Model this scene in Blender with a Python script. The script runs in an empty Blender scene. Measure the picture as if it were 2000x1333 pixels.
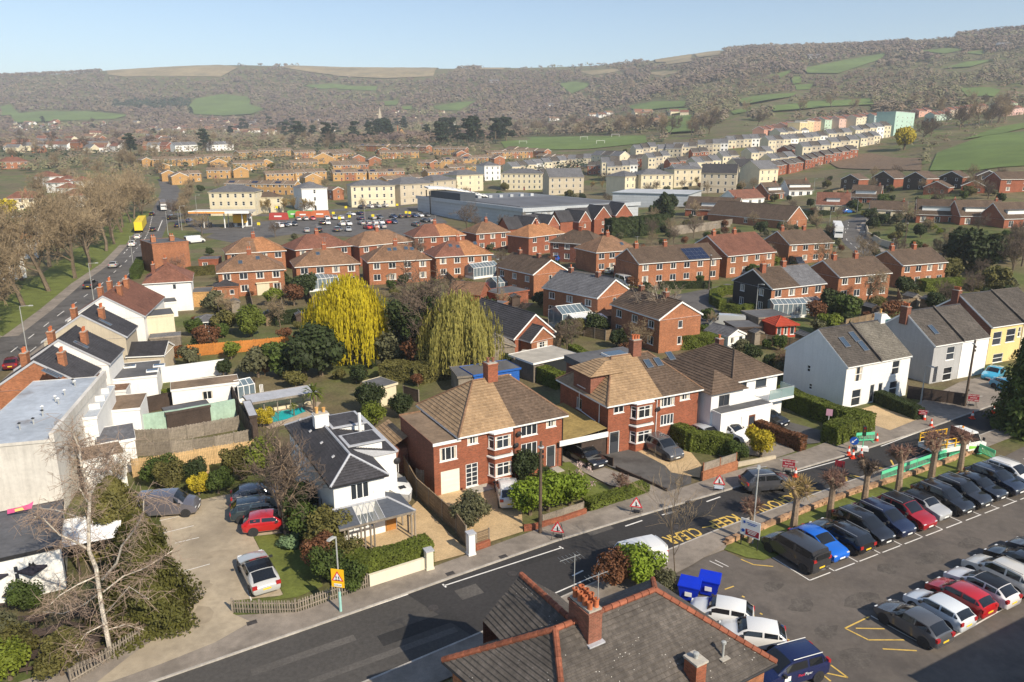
import bpy, bmesh, math, random
import numpy as np
from mathutils import Vector, Matrix
R=math.radians
SC=bpy.context.scene
COL=SC.collection
# ------------------------------------------------------------ camera, sky, sun, exposure
FPX=1450.; TILT=R(14.8); CAMH=28.5
cam=bpy.data.cameras.new('camera'); cam.sensor_width=36.; cam.lens=36.*FPX/2000.; cam.clip_start=1.; cam.clip_end=20000.
camo=bpy.data.objects.new('camera',cam); camo.location=(0,0,CAMH); camo.rotation_euler=(R(90)-TILT,0,0)
COL.objects.link(camo); SC.camera=camo
SUN_EL=37.; SUN_AZ=138.
W=bpy.data.worlds.new('World'); SC.world=W; W.use_nodes=True
wn=W.node_tree.nodes; wl=W.node_tree.links
sky=wn.new('ShaderNodeTexSky'); sky.sky_type='NISHITA'; sky.sun_disc=False
sky.sun_elevation=R(SUN_EL); sky.sun_rotation=R(SUN_AZ); sky.altitude=60; sky.air_density=1.0; sky.dust_density=0.4; sky.ozone_density=2.0
wn['Background'].inputs['Strength'].default_value=0.115
wl.new(sky.outputs[0],wn['Background'].inputs[0])
sl=bpy.data.lights.new('sun','SUN'); sl.energy=5.0; sl.angle=R(0.5); sl.color=(1.0,0.88,0.70)
so=bpy.data.objects.new('sun',sl); COL.objects.link(so)
sd=Vector((math.sin(R(SUN_AZ))*math.cos(R(SUN_EL)),math.cos(R(SUN_AZ))*math.cos(R(SUN_EL)),math.sin(R(SUN_EL))))
so.rotation_euler=sd.to_track_quat('Z','Y').to_euler(); so.location=sd*300
SC.view_settings.view_transform='Standard'; SC.view_settings.look='None'; SC.view_settings.gamma=1.0; SC.view_settings.use_curve_mapping=False
SC.view_settings.exposure=0.38
SC.render.engine='CYCLES'
SC.cycles.max_bounces=6; SC.cycles.diffuse_bounces=2; SC.cycles.glossy_bounces=2; SC.cycles.transmission_bounces=4; SC.cycles.volume_bounces=0; SC.cycles.transparent_max_bounces=8
SC.cycles.caustics_reflective=False; SC.cycles.caustics_refractive=False
# ------------------------------------------------------------ survey: photo points to ground points
OFF={0:(0,0),1:(0,0),2:(650,0),3:(1300,0),4:(0,433),5:(650,433),6:(1300,433),7:(0,866),8:(650,866),9:(1300,866)}
def PX(q):
 if len(q)==2: return q
 r,x,y=q; s=1. if r==0 else 2.854
 return OFF[r][0]+x/s, OFF[r][1]+y/s
def ray(q):
 u,v=PX(q); x=(u-1000)/FPX; y=(v-666.5)/FPX
 return x, math.cos(TILT)-y*math.sin(TILT), -math.sin(TILT)-y*math.cos(TILT)
# terrain: tan(azimuth) columns, forward distance -> height
TS=[-.95,-.69,-.345,0.,.345,.69,1.0]
TT=[[(150,0),(300,1),(450,8),(700,20),(1000,30),(1500,45),(2100,110),(2700,235),(3000,255),(3300,258),(6000,200)],
 [(150,0),(300,1),(450,8),(700,20),(1000,30),(1500,45),(2100,120),(2700,255),(3000,280),(3300,283),(6000,200)],
 [(200,0),(320,2),(440,6),(600,16),(800,26),(1100,36),(1600,58),(2200,150),(2700,285),(3000,326),(3300,329),(6000,250)],
 [(300,0),(440,4),(560,14),(730,30),(1000,40),(1500,70),(1900,140),(2300,225),(2600,282),(2900,285),(6000,230)],
 [(150,0),(250,2),(350,8),(440,13),(560,32),(800,52),(1200,105),(1600,185),(2000,260),(2300,304),(2600,307),(6000,250)],
 [(158,0),(220,6),(300,17),(400,28),(600,44),(900,80),(1300,160),(1700,255),(2000,318),(2300,322),(6000,260)],
 [(158,0),(220,8),(300,20),(400,32),(600,50),(900,95),(1300,185),(1700,290),(2000,360),(2300,365),(6000,300)]]
TD=np.array([0,60,110,150,180,220,260,300,350,400,440,500,560,620,700,800,900,1000,1150,1300,1500,1700,1900,2100,2300,2500,2700,2900,3100,3300,3800,6000],float)
TZ=np.array([np.interp(TD,[0]+[a for a,b in t],[0]+[b for a,b in t]) for t in TT])
TSa=np.array(TS)
def ter(x,y):
 if y<=60: return 0.
 s=min(max(x/y,TS[0]),TS[-1]-1e-6)
 i=min(int(np.searchsorted(TSa,s,'right'))-1,len(TS)-2); f=(s-TS[i])/(TS[i+1]-TS[i]); f=f*f*(3-2*f)
 return float((1-f)*np.interp(y,TD,TZ[i])+f*np.interp(y,TD,TZ[i+1]))
def T(q,h=0.):
 """ground point under photo point q, seen at height h above the ground"""
 r=ray(q)
 if r[2]<0:
  t=(h-CAMH)/r[2]
  if 0<t*r[1]<149: return Vector((r[0]*t,r[1]*t,0.))
 y0=60.;
 y=60.
 while y<7000:
  t=y/r[1]; z=CAMH+r[2]*t
  if z<=ter(r[0]*t,y)+h: break
  y0=y; y=y*1.01+0.4
 lo,hi=y0,y
 for _ in range(24):
  m=(lo+hi)/2; t=m/r[1]
  if CAMH+r[2]*t<=ter(r[0]*t,m)+h: hi=m
  else: lo=m
 t=hi/r[1]; return Vector((r[0]*t,hi,ter(r[0]*t,hi)))
def px_of(p):
 x,y,z=p[0],p[1],p[2]-CAMH
 c=y*math.cos(TILT)-z*math.sin(TILT); w=y*math.sin(TILT)+z*math.cos(TILT)
 return 1000+FPX*x/c, 666.5-FPX*w/c
# ------------------------------------------------------------ objects
def obj(name,me,parent=None,loc=None,rz=0.,sc=None):
 o=bpy.data.objects.new(name,me); COL.objects.link(o)
 if parent is not None: o.parent=parent
 if loc is not None: o.location=loc
 if rz: o.rotation_euler=(0,0,rz)
 if sc is not None: o.scale=sc if hasattr(sc,'__len__') else (sc,sc,sc)
 return o
def tag(o,label=None,cat=None,group=None,kind=None):
 if label: o['label']=label
 if cat: o['category']=cat
 if group: o['group']=group
 if kind: o['kind']=kind
 return o
def thing(name,label,cat,loc=(0,0,0),rz=0.,group=None):
 return tag(obj(name,None,None,loc,rz),label,cat,group)
def copy_tree(o,parent=None):
 c=o.copy(); COL.objects.link(c); c.parent=parent
 for ch in o.children: copy_tree(ch,c)
 return c
class MB:
 def __init__(s): s.v=[]; s.f=[]; s.m=[]; s.mats=[]
 def mi(s,mat):
  if mat not in s.mats: s.mats.append(mat)
  return s.mats.index(mat)
 def face(s,pts,mat):
  n=len(s.v); s.v+= [tuple(p) for p in pts]; s.f.append(tuple(range(n,n+len(pts)))); s.m.append(s.mi(mat))
 def mesh(s,vs,fs,mat):
  n=len(s.v); s.v+=[tuple(p) for p in vs]; k=s.mi(mat)
  for f in fs: s.f.append(tuple(i+n for i in f)); s.m.append(k)
 def box(s,c,d,mat,rz=0.,taper=1.,skip=''):
  x,y,z=d[0]/2,d[1]/2,d[2]/2; vs=[]
  cs,sn=math.cos(rz),math.sin(rz)
  for sz in (-1,1):
   k=1. if sz<0 else taper
   for a,b in ((-1,-1),(1,-1),(1,1),(-1,1)):
    px,py=a*x*k,b*y*k
    vs.append((c[0]+px*cs-py*sn,c[1]+px*sn+py*cs,c[2]+sz*z))
  fs=[(0,3,2,1),(4,5,6,7),(0,1,5,4),(1,2,6,5),(2,3,7,6),(3,0,4,7)]
  s.mesh(vs,fs,mat)
 def bx(s,x0,x1,y0,y1,z0,z1,mat): s.box(((x0+x1)/2,(y0+y1)/2,(z0+z1)/2),(x1-x0,y1-y0,z1-z0),mat)
 def prism(s,pts,z0,z1,mat,top=None):
  n=len(pts); vs=[(p[0],p[1],z0) for p in pts]+[(p[0],p[1],z1) for p in pts]
  s.mesh(vs,[(i,(i+1)%n,n+(i+1)%n,n+i) for i in range(n)],mat)
  s.mesh([(p[0],p[1],z1) for p in pts],[tuple(range(n))],top or mat)
  s.mesh([(p[0],p[1],z0) for p in pts],[tuple(range(n-1,-1,-1))],mat)
 def tube(s,a,b,r0,r1,mat,n=6,cap=True):
  a=Vector(a);b=Vector(b);d=(b-a)
  if d.length<1e-6: return
  d.normalize(); t=d.orthogonal().normalized(); w=d.cross(t)
  vs=[]
  for p,r in ((a,r0),(b,r1)):
   for i in range(n):
    g=2*math.pi*i/n; vs.append(p+t*(r*math.cos(g))+w*(r*math.sin(g)))
  fs=[(i,(i+1)%n,n+(i+1)%n,n+i) for i in range(n)]
  if cap: fs+= [tuple(range(n-1,-1,-1)),tuple(range(n,2*n))]
  s.mesh(vs,fs,mat)
 def lathe(s,c,prof,mat,n=10,axis='z'):
  vs=[];fs=[]
  for r,z in prof:
   for i in range(n):
    g=2*math.pi*i/n; a,b=r*math.cos(g),r*math.sin(g)
    vs.append((c[0]+a,c[1]+b,c[2]+z) if axis=='z' else ((c[0]+a,c[1]+z,c[2]+b) if axis=='y' else (c[0]+z,c[1]+a,c[2]+b)))
  for k in range(len(prof)-1):
   for i in range(n): fs.append((k*n+i,k*n+(i+1)%n,(k+1)*n+(i+1)%n,(k+1)*n+i))
  fs.append(tuple(range(n-1,-1,-1))); fs.append(tuple((len(prof)-1)*n+i for i in range(n)))
  s.mesh(vs,fs,mat)
 def me(s,name='mesh',smooth=0):
  m=bpy.data.meshes.new(name); m.from_pydata(s.v,[],s.f)
  for k in s.mats: m.materials.append(k)
  if len(s.mats)>1: m.polygons.foreach_set('material_index',s.m)
  if smooth:
   m.polygons.foreach_set('use_smooth',[True]*len(s.f));
   bm=bmesh.new(); bm.from_mesh(m); bmesh.ops.remove_doubles(bm,verts=bm.verts,dist=1e-4); bm.to_mesh(m); bm.free()
   m.set_sharp_from_angle(angle=R(smooth))
  m.update(); return m
 def build(s,name,parent=None,loc=None,rz=0.,smooth=0):
  return obj(name,s.me(name,smooth),parent,loc,rz)
# ------------------------------------------------------------ materials
MATS={}
def mat(name,col,rough=.85,n1=(.6,.18),n2=(6.,.12),brick=None,bump=0.,metal=0.,spec=.3,objcol=False,rand=.0,trans=0.,coat=0.,wave=None,speck=None,col2=None,n3=None,alpha=None,streak=0.):
 if name in MATS: return MATS[name]
 m=bpy.data.materials.new(name); m.use_nodes=True; MATS[name]=m
 nt=m.node_tree; N=nt.nodes; L=nt.links; bs=N['Principled BSDF']
 bs.inputs['Roughness'].default_value=rough; bs.inputs['Metallic'].default_value=metal; bs.inputs['Specular IOR Level'].default_value=spec
 if coat: bs.inputs['Coat Weight'].default_value=coat; bs.inputs['Coat Roughness'].default_value=.05
 def math_(op,a,b=None):
  x=N.new('ShaderNodeMath'); x.operation=op
  for i,k in enumerate((a,b)):
   if k is None: continue
   if isinstance(k,(int,float)): x.inputs[i].default_value=k
   else: L.new(k,x.inputs[i])
  return x.outputs[0]
 def vmath(op,a,b=None):
  x=N.new('ShaderNodeVectorMath'); x.operation=op
  for i,k in enumerate((a,b)):
   if k is None: continue
   if isinstance(k,tuple): x.inputs[i].default_value=k
   else: L.new(k,x.inputs[i])
  return x
 tc=N.new('ShaderNodeTexCoord'); P=tc.outputs['Object']
 if objcol:
  oi=N.new('ShaderNodeObjectInfo'); base=oi.outputs['Color']
 else:
  rgb=N.new('ShaderNodeRGB'); rgb.outputs[0].default_value=(*col,1); base=rgb.outputs[0]
 def mix(fac,a,b,bt='MIX'):
  x=N.new('ShaderNodeMix'); x.data_type='RGBA'; x.blend_type=bt
  if isinstance(fac,(int,float)): x.inputs[0].default_value=fac
  else: L.new(fac,x.inputs[0])
  for i,k in ((6,a),(7,b)):
   if isinstance(k,tuple): x.inputs[i].default_value=(*k,1) if len(k)==3 else k
   else: L.new(k,x.inputs[i])
  return x.outputs[2]
 def noise(sc,det=4.,vec=None,ro=.6):
  x=N.new('ShaderNodeTexNoise'); x.inputs['Scale'].default_value=sc; x.inputs['Detail'].default_value=det; x.inputs['Roughness'].default_value=ro
  L.new(vec or P,x.inputs['Vector']); return x.outputs['Fac']
 height=None
 if brick or wave or streak:
  g=N.new('ShaderNodeNewGeometry'); vt=N.new('ShaderNodeVectorTransform'); vt.vector_type='NORMAL'; vt.convert_from='WORLD'; vt.convert_to='OBJECT'
  L.new(g.outputs['True Normal'],vt.inputs[0])
  t=vmath('NORMALIZE',vmath('CROSS_PRODUCT',(0.0001,0.0003,1.),vt.outputs[0]).outputs[0]).outputs[0]
  b=vmath('CROSS_PRODUCT',vt.outputs[0],t).outputs[0]
  cx=N.new('ShaderNodeCombineXYZ'); L.new(vmath('DOT_PRODUCT',P,t).outputs['Value'],cx.inputs[0]); L.new(vmath('DOT_PRODUCT',P,b).outputs['Value'],cx.inputs[1])
  UV=cx.outputs[0]
 if col2 is not None:   # large two-tone patches
  cr=N.new('ShaderNodeMapRange'); L.new(noise(col2[1],5.),cr.inputs[0]); cr.inputs[1].default_value=col2[2]; cr.inputs[2].default_value=col2[3]
  base=mix(cr.outputs[0],base,tuple(col2[0]))
 if brick:
  bw,bh,mor,mc,var=brick
  bt=N.new('ShaderNodeTexBrick'); bt.offset=.5; bt.inputs['Scale'].default_value=1.; bt.inputs['Brick Width'].default_value=bw; bt.inputs['Row Height'].default_value=bh
  bt.inputs['Mortar Size'].default_value=mor; bt.inputs['Mortar Smooth'].default_value=.1
  L.new(UV,bt.inputs['Vector'])
  bt.inputs['Color1'].default_value=(1-var,)*3+(1,); bt.inputs['Color2'].default_value=(1+var,)*3+(1,); bt.inputs['Mortar'].default_value=(1,1,1,1)
  base=mix(1.,base,bt.outputs['Color'],'MULTIPLY')
  base=mix(bt.outputs['Fac'],base,mc)
  height=math_('SUBTRACT',1.,bt.outputs['Fac'])
 for nn in (n1,n2,n3):
  if nn:
   f=noise(nn[0]); mr=N.new('ShaderNodeMapRange'); L.new(f,mr.inputs[0]); mr.inputs[1].default_value=.3; mr.inputs[2].default_value=.7
   mr.inputs[3].default_value=1-nn[1]; mr.inputs[4].default_value=1+nn[1]
   base=mix(1.,base,mr.outputs[0],'MULTIPLY')
 if streak:
  mp=N.new('ShaderNodeMapping'); mp.inputs['Scale'].default_value=(3.,.25,1.); L.new(UV,mp.inputs[0])
  f=noise(1.,4.,mp.outputs[0]); mr=N.new('ShaderNodeMapRange'); L.new(f,mr.inputs[0]); mr.inputs[1].default_value=.4; mr.inputs[2].default_value=.75; mr.inputs[3].default_value=1.; mr.inputs[4].default_value=1-streak
  base=mix(1.,base,mr.outputs[0],'MULTIPLY')
 if speck:   # lichen / stones
  sc_,th,c_,am=speck
  v=N.new('ShaderNodeTexVoronoi'); v.inputs['Scale'].default_value=sc_; L.new(P,v.inputs['Vector'])
  lt=math_('LESS_THAN',v.outputs['Distance'],th); gate=math_('GREATER_THAN',noise(.7),am)
  base=mix(math_('MULTIPLY',lt,gate),base,c_)
 if rand:
  oi=N.new('ShaderNodeObjectInfo'); mr=N.new('ShaderNodeMapRange'); L.new(oi.outputs['Random'],mr.inputs[0]); mr.inputs[3].default_value=1-rand; mr.inputs[4].default_value=1+rand
  base=mix(1.,base,mr.outputs[0],'MULTIPLY')
 L.new(base,bs.inputs['Base Color'])
 if bump:
  bp=N.new('ShaderNodeBump'); bp.inputs['Strength'].default_value=bump; bp.inputs['Distance'].default_value=.02
  h=noise(n2[0]*3 if n2 else 20.)
  if height is not None: h=math_('ADD',math_('MULTIPLY',h,.4),height)
  L.new(h,bp.inputs['Height']); L.new(bp.outputs[0],bs.inputs['Normal'])
 if trans:
  tr=N.new('ShaderNodeBsdfTranslucent'); L.new(base,tr.inputs['Color']); ms=N.new('ShaderNodeMixShader'); ms.inputs[0].default_value=trans
  L.new(bs.outputs[0],ms.inputs[1]); L.new(tr.outputs[0],ms.inputs[2]); L.new(ms.outputs[0],N['Material Output'].inputs['Surface'])
 if alpha is not None: bs.inputs['Alpha'].default_value=alpha
 return m
BR=(.225,.075,.008,(.24,.15,.10),.25)
M_brick=mat('brick_red',(.30,.082,.040),brick=BR,n1=(.5,.16),n2=(9,.14),bump=.4,rand=.06,streak=.12)
M_brickd=mat('brick_dark',(.215,.075,.05),brick=BR,n1=(.5,.16),n2=(9,.14),bump=.4,rand=.08,streak=.12)
M_bricko=mat('brick_orange',(.375,.142,.065),brick=BR,n1=(.5,.16),n2=(9,.14),bump=.4,rand=.08,streak=.15)
M_bricky=mat('brick_yellow',(.50,.29,.10),brick=BR,n1=(.5,.12),n2=(9,.12),rand=.10)
M_white=mat('render_white',(.80,.79,.76),n1=(.4,.05),n2=(5,.04),streak=.07,rand=.03)
M_cream=mat('render_cream',(.68,.60,.43),n1=(.4,.07),n2=(5,.05),streak=.10,rand=.05)
M_stone=mat('render_stone',(.52,.45,.34),n1=(.4,.08),n2=(5,.06),streak=.12,rand=.06)
M_greyr=mat('render_grey',(.40,.40,.40),n1=(.4,.07),n2=(5,.05),streak=.12)
M_yellowr=mat('render_yellow',(.72,.56,.25),n1=(.4,.06),n2=(5,.05),streak=.1)
M_pastel=mat('render_pastel',(.5,.5,.5),objcol=True,n1=(.4,.06),n2=(5,.05),streak=.1)
def tiles(name,col,bw=.33,bh=.32,**k): return mat(name,col,brick=(bw,bh,.006,tuple(c*.5 for c in col),.16),bump=.35,rough=.8,**{'streak':.18,**k})
M_tan=tiles('tile_tan',(.33,.222,.128),n1=(.5,.12),n2=(3,.12),rand=.05)
M_brown=tiles('tile_brown',(.118,.082,.058),n1=(.5,.2),n2=(4,.2),rand=.12,speck=(7,.12,(.25,.22,.17),.52))
M_browr=tiles('tile_red_brown',(.205,.092,.062),n1=(.5,.2),n2=(4,.16),rand=.12)
M_oran=tiles('tile_orange',(.37,.18,.085),n1=(.5,.2),n2=(4,.18),rand=.1)
M_clay=tiles('tile_clay',(.235,.138,.083),n1=(.5,.22),n2=(4,.2),rand=.12)
M_whited=mat('render_white_stained',(.62,.59,.54),n1=(.3,.12),n2=(3,.08),streak=.2)
M_estate=tiles('tile_estate',(.20,.145,.10),n1=(.5,.2),n2=(4,.16),rand=.15)
M_slate=tiles('slate_dark',(.058,.056,.062),.25,.22,n1=(.5,.2),n2=(5,.18),rand=.1)
M_slatew=tiles('slate_weathered',(.098,.085,.074),.25,.22,n1=(.4,.3),n2=(4,.25),rand=.1,speck=(5,.11,(.55,.53,.48),.56),streak=.2)
M_slateg=tiles('slate_grey',(.15,.15,.16),.3,.28,n1=(.5,.18),n2=(5,.14),rand=.1)
M_slatel=tiles('slate_lichen',(.16,.145,.12),.25,.22,n1=(.5,.3),n2=(5,.3),speck=(6,.15,(.42,.39,.3),.45))
M_felt=mat('roof_felt',(.11,.11,.115),n1=(.3,.25),n2=(3,.15),bump=.15)
M_feltbrown=mat('roof_felt_brown',(.21,.15,.10),n1=(.35,.3),n2=(3,.2),bump=.15)
M_membrane=mat('roof_membrane',(.40,.44,.49),n1=(.18,.25),n2=(2,.12),rough=.55,col2=((.16,.13,.11),.25,.60,.72))
M_lead=mat('lead',(.42,.43,.46),rough=.6,n1=(1,.1),n2=(8,.1))
M_leadd=mat('lead_dark',(.13,.14,.16),rough=.55,n1=(1,.12),n2=(8,.1))
M_ridge=mat('ridge_clay',(.25,.085,.048),n1=(1.5,.25),n2=(8,.2),bump=.3,rand=.25)
M_pot=mat('pot_clay',(.46,.14,.06),n1=(3,.2),n2=(12,.15),rand=.15)
M_poty=mat('pot_buff',(.60,.34,.12),n1=(3,.2),n2=(12,.15),rand=.1)
M_upvc=mat('white_frame',(.82,.82,.80),rough=.4,n1=None,n2=None)
M_glass=mat('window_glass',(.030,.036,.045),rough=.06,n1=None,n2=None,spec=.6,rand=.5)
M_curtain=mat('curtain',(.55,.50,.42),n1=(2,.15),n2=(9,.1))
M_dark=mat('black_metal',(.025,.025,.028),rough=.5,n1=None,n2=(9,.15))
M_steel=mat('galvanised',(.42,.43,.43),rough=.45,n1=(2,.1),n2=None,metal=.3)
M_lamp=mat('lamp_grey',(.36,.37,.36),rough=.5,n1=(2,.1),n2=None)
M_wood=mat('timber_fence',(.235,.17,.105),brick=(2.2,.14,.012,(.06,.045,.03),.18),n1=(.8,.25),n2=(6,.2),bump=.3,rand=.15)
M_woodg=mat('timber_grey',(.24,.205,.165),n1=(.8,.25),n2=(6,.25),bump=.3,rand=.2)
M_woodn=mat('timber_new',(.50,.34,.17),n1=(.8,.2),n2=(6,.2),bump=.3,rand=.12)
M_woodo=mat('timber_orange',(.52,.20,.045),n1=(.8,.2),n2=(6,.2),bump=.3,rand=.12)
M_woodr=mat('timber_red',(.40,.06,.03),n1=(.8,.2),n2=(6,.2),bump=.3,rand=.1)
M_woodd=mat('timber_dark',(.07,.05,.04),n1=(.8,.25),n2=(6,.2),bump=.3,rand=.2)
M_post=mat('telegraph_wood',(.105,.075,.055),n1=(1,.25),n2=(9,.2),bump=.3)
M_conc=mat('concrete',(.40,.37,.32),n1=(.7,.18),n2=(8,.14),bump=.2)
M_kerb=mat('kerb_stone',(.40,.37,.33),n1=(1.,.2),n2=(8,.14),bump=.2)
M_road=mat('asphalt_new',(.040,.038,.038),n1=(.08,.22),n2=(4,.18),n3=(60,.3),bump=.2,rough=.85)
M_roado=mat('asphalt_old',(.115,.108,.102),n1=(.12,.18),n2=(1.5,.14),n3=(40,.2),bump=.2,col2=((.08,.074,.07),.3,.5,.62))
M_carpark=mat('asphalt_car_park',(.125,.108,.094),n1=(.15,.18),n2=(2,.12),n3=(40,.2),bump=.2,col2=((.095,.083,.074),.35,.5,.65))
M_pubpark=mat('asphalt_pale',(.40,.335,.245),n1=(.2,.2),n2=(2,.14),n3=(40,.18),bump=.2,col2=((.30,.25,.185),.25,.48,.66))
M_pave=mat('pavement_tarmac',(.25,.215,.18),n1=(.3,.2),n2=(2,.14),n3=(30,.16),bump=.2,col2=((.18,.155,.13),.35,.5,.66))
M_gravel=mat('gravel_gold',(.50,.36,.20),n1=(.5,.15),n2=(6,.15),n3=(45,.4),bump=.6,speck=(22,.2,(.62,.52,.38),.3))
M_soil=mat('soil',(.17,.115,.07),n1=(.5,.25),n2=(5,.25),n3=(30,.3),bump=.5)
M_grass=mat('lawn',(.125,.148,.032),n1=(.4,.25),n2=(4,.2),n3=(40,.3),bump=.5)
M_field=mat('pasture',(.115,.165,.04),n1=(.01,.2),n2=(.06,.14),n3=(.5,.1))
M_fieldo=mat('dry_pasture',(.285,.225,.125),n1=(.008,.2),n2=(.05,.2),n3=(.3,.15),col2=((.17,.15,.085),.012,.5,.68))
M_pool=mat('pool_water',(.02,.42,.44),rough=.08,n1=(.6,.12),n2=None,spec=.5)
M_yline=mat('yellow_paint',(.62,.42,.10),n1=(3,.2),n2=(20,.2))
M_wline=mat('white_paint',(.72,.70,.66),n1=(3,.12),n2=(20,.15))
M_solar=mat('solar_glass',(.014,.022,.055),rough=.12,n1=None,n2=None,spec=.6)
M_leafm={}
def leaf(name,col,trans=.25,rand=.15,**k):
 return mat('leaf_'+name,col,rough=.65,n1=(.9,.35),n2=(5,.25),rand=rand,trans=trans,**k)
L_green=leaf('green',(.072,.105,.02)); L_dark=leaf('dark',(.042,.060,.018)); L_olive=leaf('olive',(.125,.115,.032)); L_lime=leaf('lime',(.155,.19,.022))
L_hedge=leaf('hedge',(.125,.155,.022)); L_yellow=leaf('yellow',(.50,.40,.03)); L_willow=leaf('willow',(.66,.55,.03),trans=.4); L_palew=leaf('pale_willow',(.40,.36,.10),trans=.4)
L_brown=leaf('brown',(.17,.075,.035)); L_conif=leaf('conifer',(.088,.088,.018)); L_pine=leaf('pine',(.028,.045,.022)); L_grey=leaf('grey',(.12,.12,.06)); L_blossom=leaf('blossom',(.60,.46,.42)); L_pinkbl=leaf('pink_blossom',(.36,.20,.18))
L_laurel=leaf('laurel',(.17,.235,.02)); L_whitebl=leaf('white_blossom',(.5,.46,.36))
L_twig=mat('bark_twig',(.27,.205,.125),n1=(.9,.25),n2=None,rand=.2); L_twigd=mat('bark_twig_dark',(.115,.085,.065),n1=(.9,.25),n2=None,rand=.2); L_twigr=mat('bark_twig_red',(.20,.115,.085),n1=(.9,.25),n2=None,rand=.2); L_twigy=mat('bark_twig_yellow',(.30,.215,.085),n1=(.9,.25),n2=None,rand=.15)
L_bark=mat('bark',(.15,.115,.08),n1=(1,.3),n2=(9,.3),bump=.5); L_birch=mat('bark_birch',(.52,.47,.40),n1=(1.5,.3),n2=(10,.35),bump=.3); L_ivy=leaf('ivy',(.048,.068,.018))
# ------------------------------------------------------------ ground, hills
def seg_patch(name,pts,m,off=.02,sub=0,kind='structure',label=None,cat=None,parent=None):
 """a sheet of ground laid on the terrain; pts are ground points"""
 bm=bmesh.new()
 f=bm.faces.new([bm.verts.new((p[0],p[1],0)) for p in pts])
 bmesh.ops.triangulate(bm,faces=bm.faces[:])
 for _ in range(7 if sub else 0):
  es=[e for e in bm.edges if e.calc_length()>sub]
  if not es: break
  bmesh.ops.subdivide_edges(bm,edges=es,cuts=1); bmesh.ops.triangulate(bm,faces=[f for f in bm.faces if len(f.verts)>3])
 for v in bm.verts: v.co.z=ter(v.co.x,v.co.y)+off
 bmesh.ops.recalc_face_normals(bm,faces=bm.faces[:])
 if sum(f.normal.z for f in bm.faces)<0: bmesh.ops.reverse_faces(bm,faces=bm.faces[:])
 me=bpy.data.meshes.new(name); bm.to_mesh(me); bm.free(); me.materials.append(m)
 o=obj(name,me,parent)
 if kind: o['kind']=kind
 if label: tag(o,label,cat)
 return o
def patch(name,qs,m,off=.02,sub=0,**k): return seg_patch(name,[T(q) for q in qs],m,off,sub,**k)
def build_ground():
 m=mat('ground_soil_and_grass',(.145,.118,.062),n1=(.03,.2),n2=(.35,.25),n3=(3.,.3),col2=((.088,.105,.028),.06,.44,.60),bump=.3)
 az=[-1.6+3.2*i/170 for i in range(171)]
 ds=sorted(set([1,20,40,60,90,110,130]+[150*1.028**i for i in range(0,135) if 150*1.028**i<4000]+[4200]))
 vs=[];fs=[]
 for d in ds:
  for s in az: vs.append((s*d,d,ter(s*d,d)+ (0 if d<800 else 1.*math.sin(s*41+d*.01)+.6*math.sin(d*.023+s*17))))
 n=len(az)
 for i in range(len(ds)-1):
  for j in range(n-1): fs.append((i*n+j,i*n+j+1,(i+1)*n+j+1,(i+1)*n+j))
 k=len(vs); vs+=[(-400,1,0),(400,1,0),(400,-300,0),(-400,-300,0)]; fs.append((k,k+3,k+2,k+1))
 me=bpy.data.meshes.new('ground'); me.from_pydata(vs,[],fs); me.materials.append(m); me.polygons.foreach_set('use_smooth',[True]*len(fs)); me.update()
 o=obj('ground',me); o['kind']='structure'
build_ground()
# ------------------------------------------------------------ main road (kerb lines surveyed)
FARK=[(-75,-1.5),(-19.0,34.9),(-9.7,40.9),(-3.7,44.9),(3.2,49.4),(8.8,52.6),(14.8,55.9),(19.5,58.5),(25.7,61.9),(32.2,65.5),(42.1,71.4),(53.4,78.6),(75,92),(110,113)]
NEARK=[(-75,-9.5),(-8.2,34.5),(-1.8,38.9),(2.3,41.8),(11.2,48.2),(15.4,51.0),(22.2,55.2),(29.9,59.9),(33.3,61.9),(42,67),(56,75.6),(77.5,88.8),(112,109.5)]
def offline(pl,d):
 out=[]
 for i,p in enumerate(pl):
  a=Vector(pl[max(i-1,0)]);b=Vector(pl[min(i+1,len(pl)-1)]); t=(b-a).normalized(); n=Vector((-t.y,t.x)); out.append((p[0]+n.x*d,p[1]+n.y*d))
 return out
seg_patch('road',FARK+NEARK[::-1],M_road,.02)
seg_patch('road_old_surface',[(-75,-1.45),(-19,34.95),(-9.7,40.85),(-6.8,42.7),(-2.4,38.55),(-8.2,34.55),(-75,-9.45)],mat('asphalt_worn',(.070,.065,.060),n1=(.08,.22),n2=(4,.18),n3=(60,.3),bump=.2),.026)
def kerb(name,pl,side):
 mb=MB(); a=pl; b=offline(pl,.13*side)
 for i in range(len(pl)-1):
  q=[a[i],a[i+1],b[i+1],b[i]]
  if side<0: q=q[::-1]
  mb.prism(q,0.0,.12,M_kerb)
 o=mb.build(name); o['kind']='structure'
kerb('kerb',FARK,1); kerb('kerb',NEARK,-1)
PAVE_F=[(-75,1.5),(-24,36.5),(-21.4,38.6),(-17.6,40.4),(-13.4,40.8),(-9.6,43.5),(-5.7,45.8),(-1.7,48.6),(1.7,51.0),(6.1,54.0),(11.1,57.1),(14.5,58.3),(20.4,61.9),(28.2,66.4),(37.8,73.0),(47,78.8),(60,86.5),(78,97),(110,117)]
seg_patch('pavement',offline(FARK,.12)+PAVE_F[::-1],M_pave,.115)
NEARW=[(-75,-12.5),(-8,31.8),(2.5,38.8),(9.5,43.8),(12.6,46.2),(15.9,49.2),(20.3,52.1),(25.1,55.1),(28.6,57.2),(36.1,61.2),(45,66.4),(57,73.8),(79,87),(113,107.5)]
seg_patch('pavement',offline(NEARK,-.12)+NEARW[::-1],M_pave,.115)
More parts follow.
